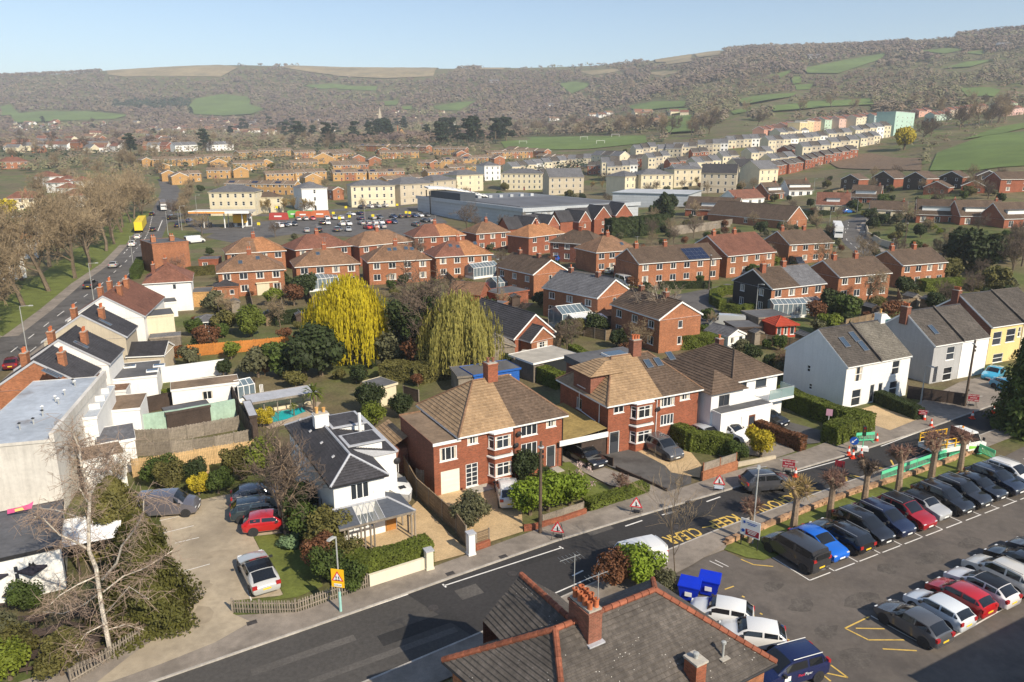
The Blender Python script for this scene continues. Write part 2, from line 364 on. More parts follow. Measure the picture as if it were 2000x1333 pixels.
def line(qs,w,m,off=.034,dash=None,name='road_marking',parent=None,world=False):
 """painted line along ground points"""
 ps=[Vector(q[:2]) for q in qs] if world else [Vector(T(q)[:2]) for q in qs]; mb=MB()
 for a,b in zip(ps,ps[1:]):
  d=b-a; L=d.length; d.normalize(); n=Vector((-d.y,d.x))*w/2
  if dash:
   s=0.
   segs=[]
   while s<L: segs.append((s,min(s+dash[0],L))); s+=dash[0]+dash[1]
  else: segs=[(0,L)]
  for s0,s1 in segs:
   p,q=a+d*s0,a+d*s1; pts=[p-n,q-n,q+n,p+n]
   mb.face([(v.x,v.y,ter(v.x,v.y)+off) for v in pts],m)
 o=mb.build(name); o['kind']='structure'; return o
# parking box and centre lines
line([(8,620,797),(8,1275,585)],.11,M_wline); line([(8,612,788),(8,632,806)],.12,M_wline); line([(8,1262,577),(8,1285,590)],.12,M_wline)
line([(8,920,962),(8,1185,862),(8,1470,737)],.11,M_wline); line([(8,912,952),(8,940,974)],.12,M_wline)
for a,b in (((8,1335,742),(8,1395,712)),((8,1630,465),(8,1725,433)),((8,1835,402),(8,1940,372)),((9,0,398),(9,85,372)),((9,228,328),(9,305,301))): line([a,b],.13,M_wline)
line([(9,728,163),(9,1020,83)],.12,M_wline); line([(6,1200,1255),(6,1440,1165)],.12,M_wline); line([(6,1440,1165),(6,1560,1110)],.12,M_wline)
line([(8,150,937),(8,420,845)],.09,M_wline,.036)
for qs in (((9,1005,180),(9,1010,218)),((9,1005,180),(9,1095,205)),((9,1025,178),(9,1110,196)),((9,975,222),(9,1060,228)),((9,1175,140),(9,1280,142)),((9,1280,142),(9,1255,95)),((9,760,262),(9,890,268)),((9,1110,180),(9,1160,185))): line(list(qs),.16,M_yline)
line([(9,205,473),(9,262,462)],.14,M_yline); line([(8,1790,578),(8,1855,558)],.14,M_yline); line([(9,490,395),(9,520,385)],.14,M_yline)
def text_mesh(txt,size,m,ext=0.,align='CENTER',bold=0.):
 cu=bpy.data.curves.new('text','FONT'); cu.body=txt; cu.size=size; cu.align_x=align; cu.align_y='CENTER'; cu.extrude=ext; cu.offset=bold; cu.resolution_u=2
 o=bpy.data.objects.new('tmp',cu); COL.objects.link(o); dg=bpy.context.evaluated_depsgraph_get(); dg.update()
 me=bpy.data.meshes.new_from_object(o.evaluated_get(dg)); bpy.data.objects.remove(o); me.materials.clear(); me.materials.append(m); return me
def road_text(txt,q0,q1,h):
 """lettering on the road, read from the far side; q0/q1 are its left and right ends as seen from the camera"""
 a=Vector(T(q0)[:2]);b=Vector(T(q1)[:2]); d=a-b; me=text_mesh(txt,1.,M_yline,0.,bold=.015)
 xs=[v.co.x for v in me.vertices]; ys=[v.co.y for v in me.vertices]; w=max(xs)-min(xs); hh=max(ys)-min(ys); c=(a+b)/2
 o=obj('road_lettering',me,None,(c.x,c.y,.036),math.atan2(d.y,d.x),(d.length/w,h/hh,1)); o['kind']='structure'
road_text('KEEP',(9,245,462),(9,405,412),1.25); road_text('SCHOOL',(9,500,378),(9,735,290),1.3); road_text('CLEAR',(9,5,545),(9,185,488),1.3)
# ------------------------------------------------------------ left avenue road and side roads
def strip(name,cl,w,m,off=.02,sub=12):
 ps=[Vector(T(q)[:2]) for q in cl]
 a=offline(ps,w/2); b=offline(ps,-w/2)
 seg_patch(name,list(a)+list(b)[::-1],m,off,sub)
 return ps
AVE=[(4,-60,840),(4,120,690),(4,330,530),(4,560,365),(4,700,235),(4,800,120),(4,855,20),(1,870,1240),(1,905,1190),(1,935,1120),(1,950,1060),(1,925,1000)]
strip('grass_verge',[(4,-150,700),(4,60,590),(4,250,445),(4,430,300),(4,560,190),(4,660,90),(4,730,0),(1,770,1180)],16,M_grass,.012)
ave=strip('avenue_road',AVE,9.0,M_roado,.03)
strip('pavement',[(4,-60,640),(4,60,640),(4,260,490),(4,430,345),(4,590,235),(4,690,130)],2.2,M_pave,.035)
strip('pavement',[(4,20,925),(4,215,735),(4,420,570),(4,640,380),(4,790,255),(4,850,165)],2.0,M_pave,.036)
line([(4,60,730),(4,330,520),(4,560,355),(4,700,225),(4,820,80)],.15,M_wline,.045,(3,5))
line([(4,150,740),(4,345,590),(4,575,410),(4,720,290)],.12,M_wline,.045,(4,2))
line([(4,690,180),(4,790,60),(1,830,1290),(1,850,1200)],.2,M_wline,.06,(3,3)); line([(4,800,110),(4,838,40)],.2,M_wline,.06,(2,2))
line([(1,880,1290),(1,905,1230)],.25,M_wline,.06)
strip('road',[(1,880,1240),(1,980,1230),(1,1100,1240),(1,1200,1300)],8,M_roado,.04)
strip('road',[(1,905,1195),(1,1010,1195),(1,1500,1200),(1,1998,1165),(2,330,1150),(2,560,1110)],9,M_roado,.025)
# supermarket car park
patch('supermarket_car_park',[(1,1130,1333),(1,1290,1250),(1,1480,1235),(1,1998,1185),(2,520,1140),(2,640,1240),(2,590,1290),(2,330,1333),(4,1640,70),(4,1300,120),(4,1150,90)],M_roado,.035,25)
# cul-de-sac road on the right
strip('road',[(6,-40,440),(6,150,420),(6,330,385),(6,420,360)],6.5,M_roado,.03)
strip('road',[(6,150,420),(6,180,480),(6,250,540),(6,330,590)],6.0,M_roado,.026)
strip('road',[(6,400,365),(6,300,395),(6,120,430)],5.0,M_roado,.024)
strip('road',[(6,1180,200),(6,1090,130),(6,1040,70),(6,1020,10),(3,1000,1290),(3,1040,1240),(3,1110,1215),(3,1180,1200)],8.0,M_roado,.03)
line([(6,1095,175),(6,1010,105),(6,1000,40),(3,1015,1280),(3,1020,1240)],.14,M_wline,.05,(3,4))
strip('pavement',[(6,1250,185),(6,1150,130),(6,1100,70),(6,1085,20),(3,1080,1280),(3,1110,1240)],1.6,M_pave,.04)
strip('road',[(5,1100,470),(5,960,460),(5,900,480)],5,M_roado,.03)
strip('road',[(4,1840,200),(5,140,235),(5,170,150),(5,150,90)],4.,M_roado,.03)
strip('road',[(5,560,170),(5,950,200),(5,1230,265),(5,1500,310),(5,1640,330)],5.,M_roado,.026)
# right school car park
CP=[T(q) for q in ((9,0,690),(9,60,650),(9,200,640),(9,330,600),(9,420,645),(9,545,655),(9,590,640),(9,740,560),(9,850,500),(9,960,460),(9,1080,400),(9,1180,345),(9,1310,295),(9,1420,240),(9,1540,200),(9,1650,180),(9,1760,125),(9,1830,100),(9,1900,70),(9,1998,20))]
CPp=[(p.x,p.y) for p in CP]+[(75,72),(85,60),(70,20),(10,20),(9.5,43.8)]
seg_patch('car_park',CPp,M_carpark,.03)
seg_patch('grass_verge',[(15.9,49.0),(20.3,51.9),(25.1,54.9),(28.6,57.0),(36.1,61.0),(46,66.9)]+[(p.x,p.y) for p in [T(q) for q in ((9,1840,100),(9,1700,170),(9,1560,215),(9,1330,310),(9,1190,360),(9,1000,455),(9,760,570),(9,600,640),(9,545,655),(9,450,640),(9,325,595))]],M_grass,.06)
patch('pavement',[(9,0,600),(9,110,560),(9,250,500),(9,345,565),(9,325,598),(9,200,645),(9,60,655),(9,0,690)],M_pave,.05)
BAYS=[(9,940,715),(9,1060,675),(9,1185,625),(9,1308,577),(9,1430,530),(9,1548,485),(9,1655,442),(9,1745,402),(9,1865,365),(9,1955,325)]
bd=[Vector(T(q)[:2]) for q in BAYS]; bdir=(bd[-1]-bd[0]).normalized(); bn=Vector((-bdir.y,bdir.x))
for i in range(-2,14):
 p=bd[0]+bdir*(2.43*i);
 if i>=-1: line([p,p+bn*4.6],.09,M_wline,.04,world=True)
line([bd[0]-bdir*2.4,bd[0]+bdir*33],.09,M_wline,.042,(2.0,.5),world=True)
for qs in (((9,420,650),(9,490,680),(9,600,690)),((9,1000,1035),(9,1135,970)),((9,1000,1035),(9,1130,1100)),((9,1130,1100),(9,1330,1100)),((9,1060,1035),(9,1220,1038)),((9,1210,1150),(9,1400,1160)),((9,850,1275),(9,1015,1310)),((9,920,1240),(9,1015,1310)),((9,850,1275),(9,920,1330)),((9,330,818),(9,380,800)),((9,690,1310),(9,800,1300))): line(list(qs),.1,M_yline,.043)
for i in range(9): line([(9,425+50*i,855+48*i),(9,440+50*i,862+48*i)],.12,M_yline,.044)
for i in range(0,7):
 p=T((9,1480,1150));
line([(9,1145,965),(9,1480,1150)],.09,M_wline,.04); line([(9,1480,1150),(9,1700,1030),(9,1960,880)],.09,M_wline,.04)
for a,b in (((9,245,660),(9,320,695)),((9,275,655),(9,350,692))): line([a,b],.07,M_wline,.055)
# ------------------------------------------------------------ plots on the far side of the road
patch('pub_car_park',[(7,890,420),(7,1060,330),(7,1250,290),(7,1400,270),(7,1560,260),(7,1640,330),(7,1600,500),(7,1410,520),(7,1580,850),(7,1300,880),(7,1250,960),(7,1380,1010),(7,1000,1110),(7,600,1320),(7,540,1345),(7,900,1060),(7,960,960),(7,1000,830),(7,960,640),(7,920,520)],M_pubpark,.03)
patch('pavement',[(7,980,900),(7,1270,880),(7,1300,960),(7,1400,1005),(7,1200,1120),(7,900,1240),(7,640,1333),(7,520,1360),(7,720,1200),(7,900,1070)],M_pubpark,.121)
patch('lawn',[(7,1415,525),(7,1560,505),(7,1700,560),(7,1760,700),(7,1800,800),(7,1660,860),(7,1500,880),(7,1580,845)],M_grass,.05)
for a,b in (((7,890,435),(7,1055,398)),((7,905,505),(7,1080,462)),((7,975,560),(7,1110,528)),((7,985,728),(7,1170,676)),((7,1380,820),(7,1402,880))): line([a,b],.08,M_wline,.04)
patch('gravel_drive',[(8,120,560),(8,400,400),(8,470,330),(8,760,620),(8,555,675),(8,540,560),(8,230,600)],M_gravel,.13,parent=None)
patch('gravel_drive',[(8,540,260),(8,760,200),(8,900,240),(8,1050,330),(8,1060,500),(8,870,560),(8,700,470),(8,480,230)],M_gravel,.125)
patch('lawn',[(8,1150,140),(8,1320,110),(8,1430,190),(8,1530,250),(8,1560,290),(8,1440,330),(8,1200,240)],M_grass,.13)
patch('drive',[(8,1250,90),(8,1330,50),(8,1480,130),(8,1860,260),(8,1760,330),(8,1680,270),(8,1540,240)],M_pave,.122)
patch('drive',[(8,1480,40),(8,1640,25),(8,1998,190),(8,1998,232),(8,1858,280),(8,1700,200),(8,1480,110)],M_roado,.127)
patch('gravel_drive',[(8,1640,20),(8,1750,-10),(8,1998,60),(9,200,130),(9,190,200),(9,30,170),(8,1850,130)],M_gravel,.133)
patch('drive',[(6,130,1160),(6,290,1130),(6,520,1090),(6,720,1290),(6,600,1330),(9,400,60),(9,390,120),(6,250,1290)],M_pave,.128)
patch('drive',[(6,600,1100),(6,860,1170),(6,860,1240),(6,760,1250)],M_roado,.131)
patch('gravel_drive',[(6,1060,1060),(6,1160,1030),(6,1400,1110),(6,1250,1170),(6,1130,1130)],M_gravel,.126)
patch('drive',[(6,1360,1040),(6,1640,900),(6,1800,860),(6,1890,900),(6,1780,1030),(6,1420,1110)],M_pave,.129)
patch('beer_garden',[(7,-40,830),(7,330,640),(7,700,640),(7,960,960),(7,900,1050),(7,600,1200),(7,330,1340),(7,-40,1340)],mat('garden_worn',(.12,.10,.055),n1=(.3,.3),n2=(3,.25),n3=(20,.3),bump=.5,col2=((.07,.09,.025),.3,.45,.6)),.02)
# hillside fields: dry grass commons and green pasture, in photo order from the left
FG=[(1,[(0,600,60,585,110,640,0,650),(60,640,230,625,480,625,720,645,640,668,300,680,80,690),(1040,600,1090,555,1240,530,1390,545,1400,590,1480,610,1400,640,1240,650,1080,640),(1680,480,1850,470,1990,485,1800,500)]),
(2,[(0,480,250,485,240,510,30,500),(550,600,700,575,800,570,700,622,600,620),(380,600,450,595,440,615,390,615),(1260,470,1350,460,1440,470,1400,500,1330,525),(1640,600,1800,570,1960,575,1930,600,1700,628),(1850,660,1998,650,1998,690,1880,690),(280,570,380,565,350,590,290,592),(1860,615,1990,610,1960,640,1870,645)]),
(3,[(400,560,560,535,730,525,700,547,560,567,430,592),(590,600,800,575,1150,555,1160,590,900,602,600,628),(360,630,480,605,470,628,380,648),(0,575,110,570,110,603,0,610),(0,690,160,690,170,742,0,752),(770,385,1000,340,1230,300,1200,335,960,415,790,412),(620,420,720,390,690,412,640,442),(1540,388,1680,350,1840,338,1700,378),(1640,500,1800,495,1870,510,1830,545,1680,545),(700,440,760,430,750,470,710,475),(1400,290,1560,275,1680,280,1560,305),(720,480,830,475,800,505,730,510),(1650,300,1790,285,1760,310)])]
FT=[(1,[(560,385,700,366,1250,368,1330,378,1230,432,900,427,700,432,600,420),(1560,378,1998,370,1998,412,1850,420,1700,400)]),(2,[(0,375,250,368,640,358,700,372,560,430,300,440,0,425),(800,392,1000,352,1250,328,1230,350,950,392),(1370,402,1560,388,1620,396,1450,424),(1700,300,1880,276,1998,280,1998,345,1800,350,1720,332),(1740,412,1850,400,1960,405,1830,428),(1590,330,1650,310,1640,335)]),(3,[(0,275,150,272,330,280,300,310,180,325,0,320),(1040,215,1250,200,1400,190,1380,215,1100,235),(1250,205,1560,190,1640,200,1400,225),(0,330,120,325,160,345,0,365)])]
def fld(L): return [[(r,p[k],p[k+1]) for k in range(0,len(p),2)] for r,ps in L for p in ps]
FPOLY=[]
def field(qs,m,off=1.2,sub=40.):
 o=patch('field',qs,m,off,sub); FPOLY.append([PX(q) for q in qs])
for q in fld(FG): field(q,M_field,1.9)
for q in fld(FT): field(q,M_fieldo,1.9)
field(((0,978,278),(0,1040,268),(0,1260,266),(0,1265,280),(0,1150,292),(0,985,290)),M_field,.5,20)
field(((0,1815,335),(0,1830,300),(0,1940,262),(0,2010,258),(0,2010,325),(0,1900,335)),M_field,.4,20)
field(((0,1880,275),(0,1960,248),(0,2010,240),(0,2010,250),(0,1960,262)),M_field,.6,20)
field(((0,1610,312),(0,1700,300),(0,1800,310),(0,1800,335),(0,1640,330)),M_soil,.4,20)
# repairs, drain covers and stains in the carriageway and car park
M_rep=mat('asphalt_repair',(.030,.029,.029),n1=(.3,.2),n2=(6,.2),n3=(60,.25)); M_repl=mat('asphalt_patch_pale',(.10,.092,.084),n1=(.3,.2),n2=(6,.2),n3=(60,.25)); M_oil=mat('oil_stain',(.098,.086,.075),n1=(1,.3),n2=(8,.2)); M_iron=mat('cast_iron',(.055,.05,.048),n1=(4,.3),n2=(30,.3),bump=.5,rough=.6)
def dpatch(q,L,w,m,off,rz=None,name='road_repair',n=4,seed=0):
 p=T(q); a=R(31) if rz is None else rz; rr=random.Random(seed)
 pts=[(x*L/2,y*w/2) for x,y in ((-1,-1),(1,-1),(1,1),(-1,1))] if n==4 else [(L/2*rr.uniform(.6,1)*math.cos(i*6.283/n),w/2*rr.uniform(.6,1)*math.sin(i*6.283/n)) for i in range(n)]
 seg_patch(name,[(p.x+x*math.cos(a)-y*math.sin(a),p.y+x*math.sin(a)+y*math.cos(a)) for x,y in pts],m,off)
for i,(q,L,w,m) in enumerate((((8,480,1030),5,1.1,M_rep),((8,760,830),1.6,1.2,M_repl),((8,1150,640),3,.8,M_rep),((8,300,1180),9,.5,M_repl),((8,1480,480),2.2,1.1,M_repl),((9,120,430),4,.7,M_rep),((7,1700,1180),6,.6,M_repl))): dpatch(q,L,w,m,.031,name='road_repair')
for i,(q,L,w) in enumerate((((9,1100,880),3.4,2.2),((9,760,900),2.6,1.6),((9,900,1050),2.2,1.5),((9,1480,640),3.6,1.6),((9,1240,700),2.4,1.4),((9,1700,560),3.,1.4),((9,600,800),2.,1.2),((9,1050,1200),3.,2.))): dpatch(q,L,w,M_oil,.034,name='tarmac_stain',n=11,seed=i)
for i,(q,L,w) in enumerate((((7,1130,970),1.4,2.6),((7,1100,800),2.4,1.5),((7,1200,620),2.2,1.4),((7,1300,450),1.6,1.))): dpatch(q,L,w,mat('damp_stain',(.335,.278,.202),n1=(1,.2),n2=None),.134 if i<1 else .036,name='tarmac_stain',n=11,seed=20+i)
for q in ((8,560,920),(8,1000,730),(8,1560,560),(9,60,470),(9,360,330),(9,900,190)):
 m=MB(); m.lathe((0,0,0),[(.33,0),(.33,.012)],M_iron,18); tag(m.build('manhole_cover',None,T(q)+Vector((0,0,.03))),'round iron manhole cover set in the road','manhole cover','manhole covers in the road')
for q in ((7,1405,1010),(8,655,735),(8,950,640),(9,130,335)):
 m=MB(); m.bx(-.3,.3,-.2,.2,0,.012,M_iron); tag(m.build('drain_cover',None,T(q)+Vector((0,0,.118)),R(31)),'small rectangular iron cover in the pavement','drain cover','iron covers in the pavement')
# ------------------------------------------------------------ building kit
WCACHE={}
def win_mesh(w,h,lights,kind,near,fm,curt):
 key=(round(w,2),round(h,2),lights,kind,near,fm.name,curt)
 if key in WCACHE: return WCACHE[key]
 fr=MB(); gl=MB(); b=.065 if near else .08; t=.07
 fr.bx(0,w,0,t,0,b,fm); fr.bx(0,w,0,t,h-b,h,fm); fr.bx(0,b,.001,t-.001,b,h-b,fm); fr.bx(w-b,w,.001,t-.001,b,h-b,fm)
 if kind!='plain':
  for i in range(1,lights): x=w*i/lights; fr.bx(x-.035,x+.035,.002,t-.002,b,h-b,fm)
  if kind=='sash' : fr.bx(b,w-b,.003,t-.003,h*.5-.035,h*.5+.035,fm)
  if kind=='top' : fr.bx(b,w-b,.003,t-.003,h*.70-.03,h*.70+.03,fm)
  if kind=='grid':
   for i in range(1,5): fr.bx(b,w-b,.003,t-.003,h*i/5-.018,h*i/5+.018,fm)
 if near: fr.bx(-.06,w+.06,-.08,-.005,-.06,-.002,fm)
 g=gl if near else fr
 y=.05
 if curt:
  c=w*(.16 if curt==1 else .3)
  g.face([(c,y,0),(w-c,y,0),(w-c,y,h),(c,y,h)],M_glass);
  g.face([(0,y,0),(c,y,0),(c,y,h),(0,y,h)],M_curtain); g.face([(w-c,y,0),(w,y,0),(w,y,h),(w-c,y,h)],M_curtain)
 else: g.face([(0,y,0),(w,y,0),(w,y,h),(0,y,h)],M_glass)
 r=(fr.me('window'),gl.me('pane') if near else None); WCACHE[key]=r; return r
def door_mesh(w,h,kind,col):
 key=('door',round(w,2),round(h,2),kind,col.name)
 if key in WCACHE: return WCACHE[key]
 m=MB()
 if kind=='garage':
  m.bx(0,w,.03,.08,0,h,col)
  for i in range(1,5): m.bx(.02,w-.02,.018,.03,h*i/5-.22,h*i/5-.02,col)
 else:
  m.bx(0,.06,0,.08,0,h,M_upvc); m.bx(w-.06,w,0,.08,0,h,M_upvc); m.bx(.06,w-.06,0,.08,h-.06,h,M_upvc)
  m.bx(.06,w-.06,.025,.07,0,h-.06,col); m.bx(.16,w-.16,.01,.024,.15,h*.42,col); m.bx(.16,w-.16,.012,.024,h*.52,h-.25,M_glass)
 WCACHE[key]=m.me('door'); return WCACHE[key]
RW=random.Random(5)
def panel(mb,p,t,n,L,z0,z1,holes,m,dep=.10):
 xs=sorted({0.,L}|{min(max(k,0),L) for h in holes for k in h[:2]}); zs=sorted({z0,z1}|{min(max(k,z0),z1) for h in holes for k in h[2:4]})
 def pt(x,z,i=0.): return (p[0]+t[0]*x-n[0]*i,p[1]+t[1]*x-n[1]*i,z)
 for a,b in zip(xs,xs[1:]):
  for c,d in zip(zs,zs[1:]):
   if b-a<1e-5 or d-c<1e-5: continue
   mx,mz=(a+b)/2,(c+d)/2
   if any(h[0]<mx<h[1] and h[2]<mz<h[3] for h in holes): continue
   mb.face([pt(a,c),pt(b,c),pt(b,d),pt(a,d)],m)
 for h in holes:
  x0,x1,c,d=h[:4]
  mb.face([pt(x0,c),pt(x0,c,dep),pt(x0,d,dep),pt(x0,d)],m); mb.face([pt(x1,c,dep),pt(x1,c),pt(x1,d),pt(x1,d,dep)],m)
  mb.face([pt(x0,c),pt(x1,c),pt(x1,c,dep),pt(x0,c,dep)],m); mb.face([pt(x0,d,dep),pt(x1,d,dep),pt(x1,d),pt(x0,d)],m)
def slope(mb,p0,p1,q1,q0,m,gauge=.33,lift=.05):
 p0,p1,q1,q0=map(Vector,(p0,p1,q1,q0)); nr=((p1-p0).cross(((q0+q1)/2-(p0+p1)/2))).normalized()
 L=((q0+q1)/2-(p0+p1)/2).length; n=max(1,round(L/gauge)) if gauge else 1
 for i in range(n):
  a=p0.lerp(q0,i/n);b=p1.lerp(q1,i/n);c=p1.lerp(q1,(i+1)/n);d=p0.lerp(q0,(i+1)/n)
  mb.face([a+nr*lift,b+nr*lift,c+nr*.004,d+nr*.004] if (c-d).length>1e-4 else [a+nr*lift,b+nr*lift,c+nr*.004],m)
  mb.face([a+nr*.002,b+nr*.002,b+nr*lift,a+nr*lift],m)
class House:
 def __init__(s,name,label,cat,A,B,eaves,depth,group=None,base=False,near=True,w=None,yaw=None,world=None,rise=0.):
  if world: a=Vector((world[0],world[1],ter(world[0],world[1]))); s.yaw=yaw; s.w=w
  else:
   a=T(A,0 if base else eaves+rise); b=T(B,0 if base else eaves+rise)
   s.yaw=math.atan2(b.y-a.y,b.x-a.x) if yaw is None else yaw; s.w=w or math.hypot(b.x-a.x,b.y-a.y)
  s.g=a.z+rise; s.d=depth; s.E=eaves; s.near=near
  s.o=(a.x,a.y,s.g); s.root=thing(name,label,cat,s.o,s.yaw,group); s.holes={k:[] for k in 'frbl'}
  s.c,s.sn=math.cos(s.yaw),math.sin(s.yaw)
 def local_ray(s,q):
  r=ray(q); O=(-s.o[0],-s.o[1],CAMH-s.g)
  f=lambda v:(v[0]*s.c+v[1]*s.sn,-v[0]*s.sn+v[1]*s.c,v[2])
  return f(O),f(r)
 def loc(s,q,face='f',off=0.):
  O,D=s.local_ray(q)
  if face in 'fb': t=((s.d if face=='b' else 0)-off-O[1])/D[1]; return O[0]+D[0]*t,O[2]+D[2]*t
  k=s.w if face=='r' else 0.; t=(k+(off if face=='r' else -off)-O[0])/D[0]; return O[1]+D[1]*t,O[2]+D[2]*t
 def atz(s,q,z):
  O,D=s.local_ray(q); t=(z-O[2])/D[2]; return O[0]+D[0]*t,O[1]+D[1]*t
 def win(s,face,q0,q1,lights=2,kind='w',fm=None,curt=None,mesh=None):
  x0,z1=s.loc(q0,face); x1,z0=s.loc(q1,face)
  if face=='l': x0,x1=s.d-x0,s.d-x1
  s.winm(face,x0,x1,z0,z1,lights,kind,fm,curt)
 def winm(s,face,x0,x1,z0,z1,lights=2,kind='w',fm=None,curt=None):
  L=s.w if face in 'fb' else s.d
  if x1<x0: x0,x1=x1,x0
  x0=max(x0,.12); x1=min(x1,L-.12)
  z0=max(z0,.03); k=max(0,z1-(s.E-.28)) if s.near else 0; z1-=k; z0=max(.03,z0-k*.6); z1=max(z1,z0+.3)
  if x1-x0<.25: x1=x0+.4
  w=round(x1-x0,1) if not s.near else round((x1-x0)/.05)*.05; h=round(z1-z0,1) if not s.near else round((z1-z0)/.05)*.05
  s.holes[face].append((x0,x0+w,z0,z0+h,lights,kind,fm or M_upvc,RW.choice((0,0,1,2)) if curt is None else curt))
 def frame(s,face):
  return {'f':((0,0),(1,0),(0,-1),s.w),'r':((s.w,0),(0,1),(1,0),s.d),'b':((s.w,s.d),(-1,0),(0,1),s.w),'l':((0,s.d),(0,-1),(-1,0),s.d)}[face]
 def put(s,face,h,parent):
  p,t,n,L=s.frame(face); s.put_at(p,t,n,h,parent)
 def put_at(s,p,t,n,h,parent):
  x0,x1,z0,z1,li,kind,fm,cu=h; loc=(p[0]+t[0]*x0-n[0]*.03,p[1]+t[1]*x0-n[1]*.03,z0); rz=math.atan2(t[1],t[0])
  if kind in ('door','garage'):
   return obj('garage_door' if kind=='garage' else 'door',door_mesh(x1-x0,z1-z0,kind,fm),parent,loc,rz)
  me,pm=win_mesh(x1-x0,z1-z0,li,kind,s.near,fm,cu); o=obj('window',me,parent,loc,rz)
  if pm: obj('pane',pm,o)
  return o
 def walls(s,m,gable=None,pitch=35.,z0=0.,faces='frbl',fmat=None,parapet=0.):
  mb=MB(); E=s.E+parapet
  for k in faces:
   p,t,n,L=s.frame(k); mm=(fmat or {}).get(k,m); panel(mb,p,t,n,L,z0-.3,E,s.holes[k],mm)
  tp=math.tan(R(pitch))
  if gable=='x':
   zr=s.E+s.d/2*tp
   for k in 'lr':
    x=0 if k=='l' else s.w; f=[(x,0,s.E),(x,s.d,s.E),(x,s.d/2,zr)]; mb.face(f if k=='r' else f[::-1],(fmat or {}).get(k,m))
  if gable=='y':
   zr=s.E+s.w/2*tp
   for k in 'fb':
    y=0 if k=='f' else s.d; f=[(0,y,s.E),(s.w,y,s.E),(s.w/2,y,zr)]; mb.face(f if k=='f' else f[::-1],(fmat or {}).get(k,m))
  o=mb.build('wall',s.root)
  for k in 'frbl':
   for h in s.holes[k]: s.put(k,h,s.root)
  return o
 def roof(s,kind,m,pitch=35.,ov=.3,gauge=.33,split=None,ridge=None,ovg=.12,fascia=None,hipin=None,axis=None,rtile=False,mats=None):
  E=s.E; w,d=s.w,s.d; pitch=pitch-(2.5 if kind=='hip' else 1.); tp=math.tan(R(pitch)); ze=E-.04; s.pitch=pitch; s.tp=tp; s.ov=ov; s.up=ov*tp-.04
  if gauge and not s.near: gauge=max(gauge,.9)
  fm=fascia or M_upvc; rl=[]
  if kind=='flat':
   mb=MB(); mb.bx(-ov,w+ov,-ov,d+ov,E,E+.12,m); mb.build('roof',s.root)
   fb=MB(); k=ov+.03
   fb.bx(-k,w+k,-k,-ov,E-.08,E+.17,fm); fb.bx(-k,w+k,d+ov,d+k,E-.08,E+.17,fm); fb.bx(-k,-ov,-ov,d+ov,E-.08,E+.17,fm); fb.bx(w+ov,w+k,-ov,d+ov,E-.08,E+.17,fm)
   fb.build('fascia',s.root); return
  if axis is None: axis='x' if w>=d else 'y'
  S=[]
  if kind=='gable':
   if axis=='x':
    zr=ze+(d/2+ov)*tp; x0,x1,y0,y1=-ovg,w+ovg,-ov,d+ov
    S=[('f',(x0,y0,ze),(x1,y0,ze),(x1,d/2,zr),(x0,d/2,zr)),('b',(x1,y1,ze),(x0,y1,ze),(x0,d/2,zr),(x1,d/2,zr))]; rl=[((x0,d/2,zr),(x1,d/2,zr))]
    barge=[((x,y0,ze),(x,d/2,zr),(x,y1,ze)) for x in (x0,x1)]
   else:
    zr=ze+(w/2+ov)*tp; x0,x1,y0,y1=-ov,w+ov,-ovg,d+ovg
    S=[('r',(x1,y0,ze),(x1,y1,ze),(w/2,y1,zr),(w/2,y0,zr)),('l',(x0,y1,ze),(x0,y0,ze),(w/2,y0,zr),(w/2,y1,zr))]; rl=[((w/2,y0,zr),(w/2,y1,zr))]
    barge=[((x0,y,ze),(w/2,y,zr),(x1,y,ze)) for y in (y0,y1)]
  else:
   x0,x1,y0,y1=-ov,w+ov,-ov,d+ov; barge=[]
   if axis=='x':
    zr=ze+(d/2+ov)*tp; hi=hipin if hipin is not None else d/2; a=(min(hi,w/2),d/2,zr); b=(max(w-hi,w/2),d/2,zr)
    S=[('f',(x0,y0,ze),(x1,y0,ze),b,a),('r',(x1,y0,ze),(x1,y1,ze),b,b),('b',(x1,y1,ze),(x0,y1,ze),a,b),('l',(x0,y1,ze),(x0,y0,ze),a,a)]
    rl=[(a,b),((x0,y0,ze),a),((x0,y1,ze),a),((x1,y0,ze),b),((x1,y1,ze),b)]
   else:
    zr=ze+(w/2+ov)*tp; hi=hipin if hipin is not None else w/2; a=(w/2,min(hi,d/2),zr); b=(w/2,max(d-hi,d/2),zr)
    S=[('f',(x0,y0,ze),(x1,y0,ze),a,a),('r',(x1,y0,ze),(x1,y1,ze),b,a),('b',(x1,y1,ze),(x0,y1,ze),b,b),('l',(x0,y1,ze),(x0,y0,ze),a,b)]
    rl=[(a,b),((x0,y0,ze),a),((x1,y0,ze),a),((x0,y1,ze),b),((x1,y1,ze),b)]
  s.zr=zr
  if split:
   sx,m2=split; A_,B_=MB(),MB()
   for k,p0,p1,q1,q0 in S:
    if k in 'fb' and axis=='x':
     tx=lambda P,Q: tuple(P[i]+(Q[i]-P[i])*((sx-P[0])/(Q[0]-P[0])) for i in range(3))
     pm=tx(p0,p1); qm=tx(q0,q1) if abs(q1[0]-q0[0])>1e-6 else q0
     if k=='f': slope(A_,p0,pm,qm,q0,m,gauge); slope(B_,pm,p1,q1,qm,m2,gauge)
     else: slope(B_,p0,pm,qm,q0,m2,gauge); slope(A_,pm,p1,q1,qm,m,gauge)
    else: slope(A_ if k=='l' else B_,p0,p1,q1,q0,m if k=='l' else m2,gauge)
   A_.build('roof',s.root); B_.build('roof',s.root)
  else:
   mb=MB()
   for k,p0,p1,q1,q0 in S: slope(mb,p0,p1,q1,q0,(mats or {}).get(k,m),gauge)
   mb.build('roof',s.root)
  # ridge and hip tiles, fascia and barge boards
  rm=ridge or m
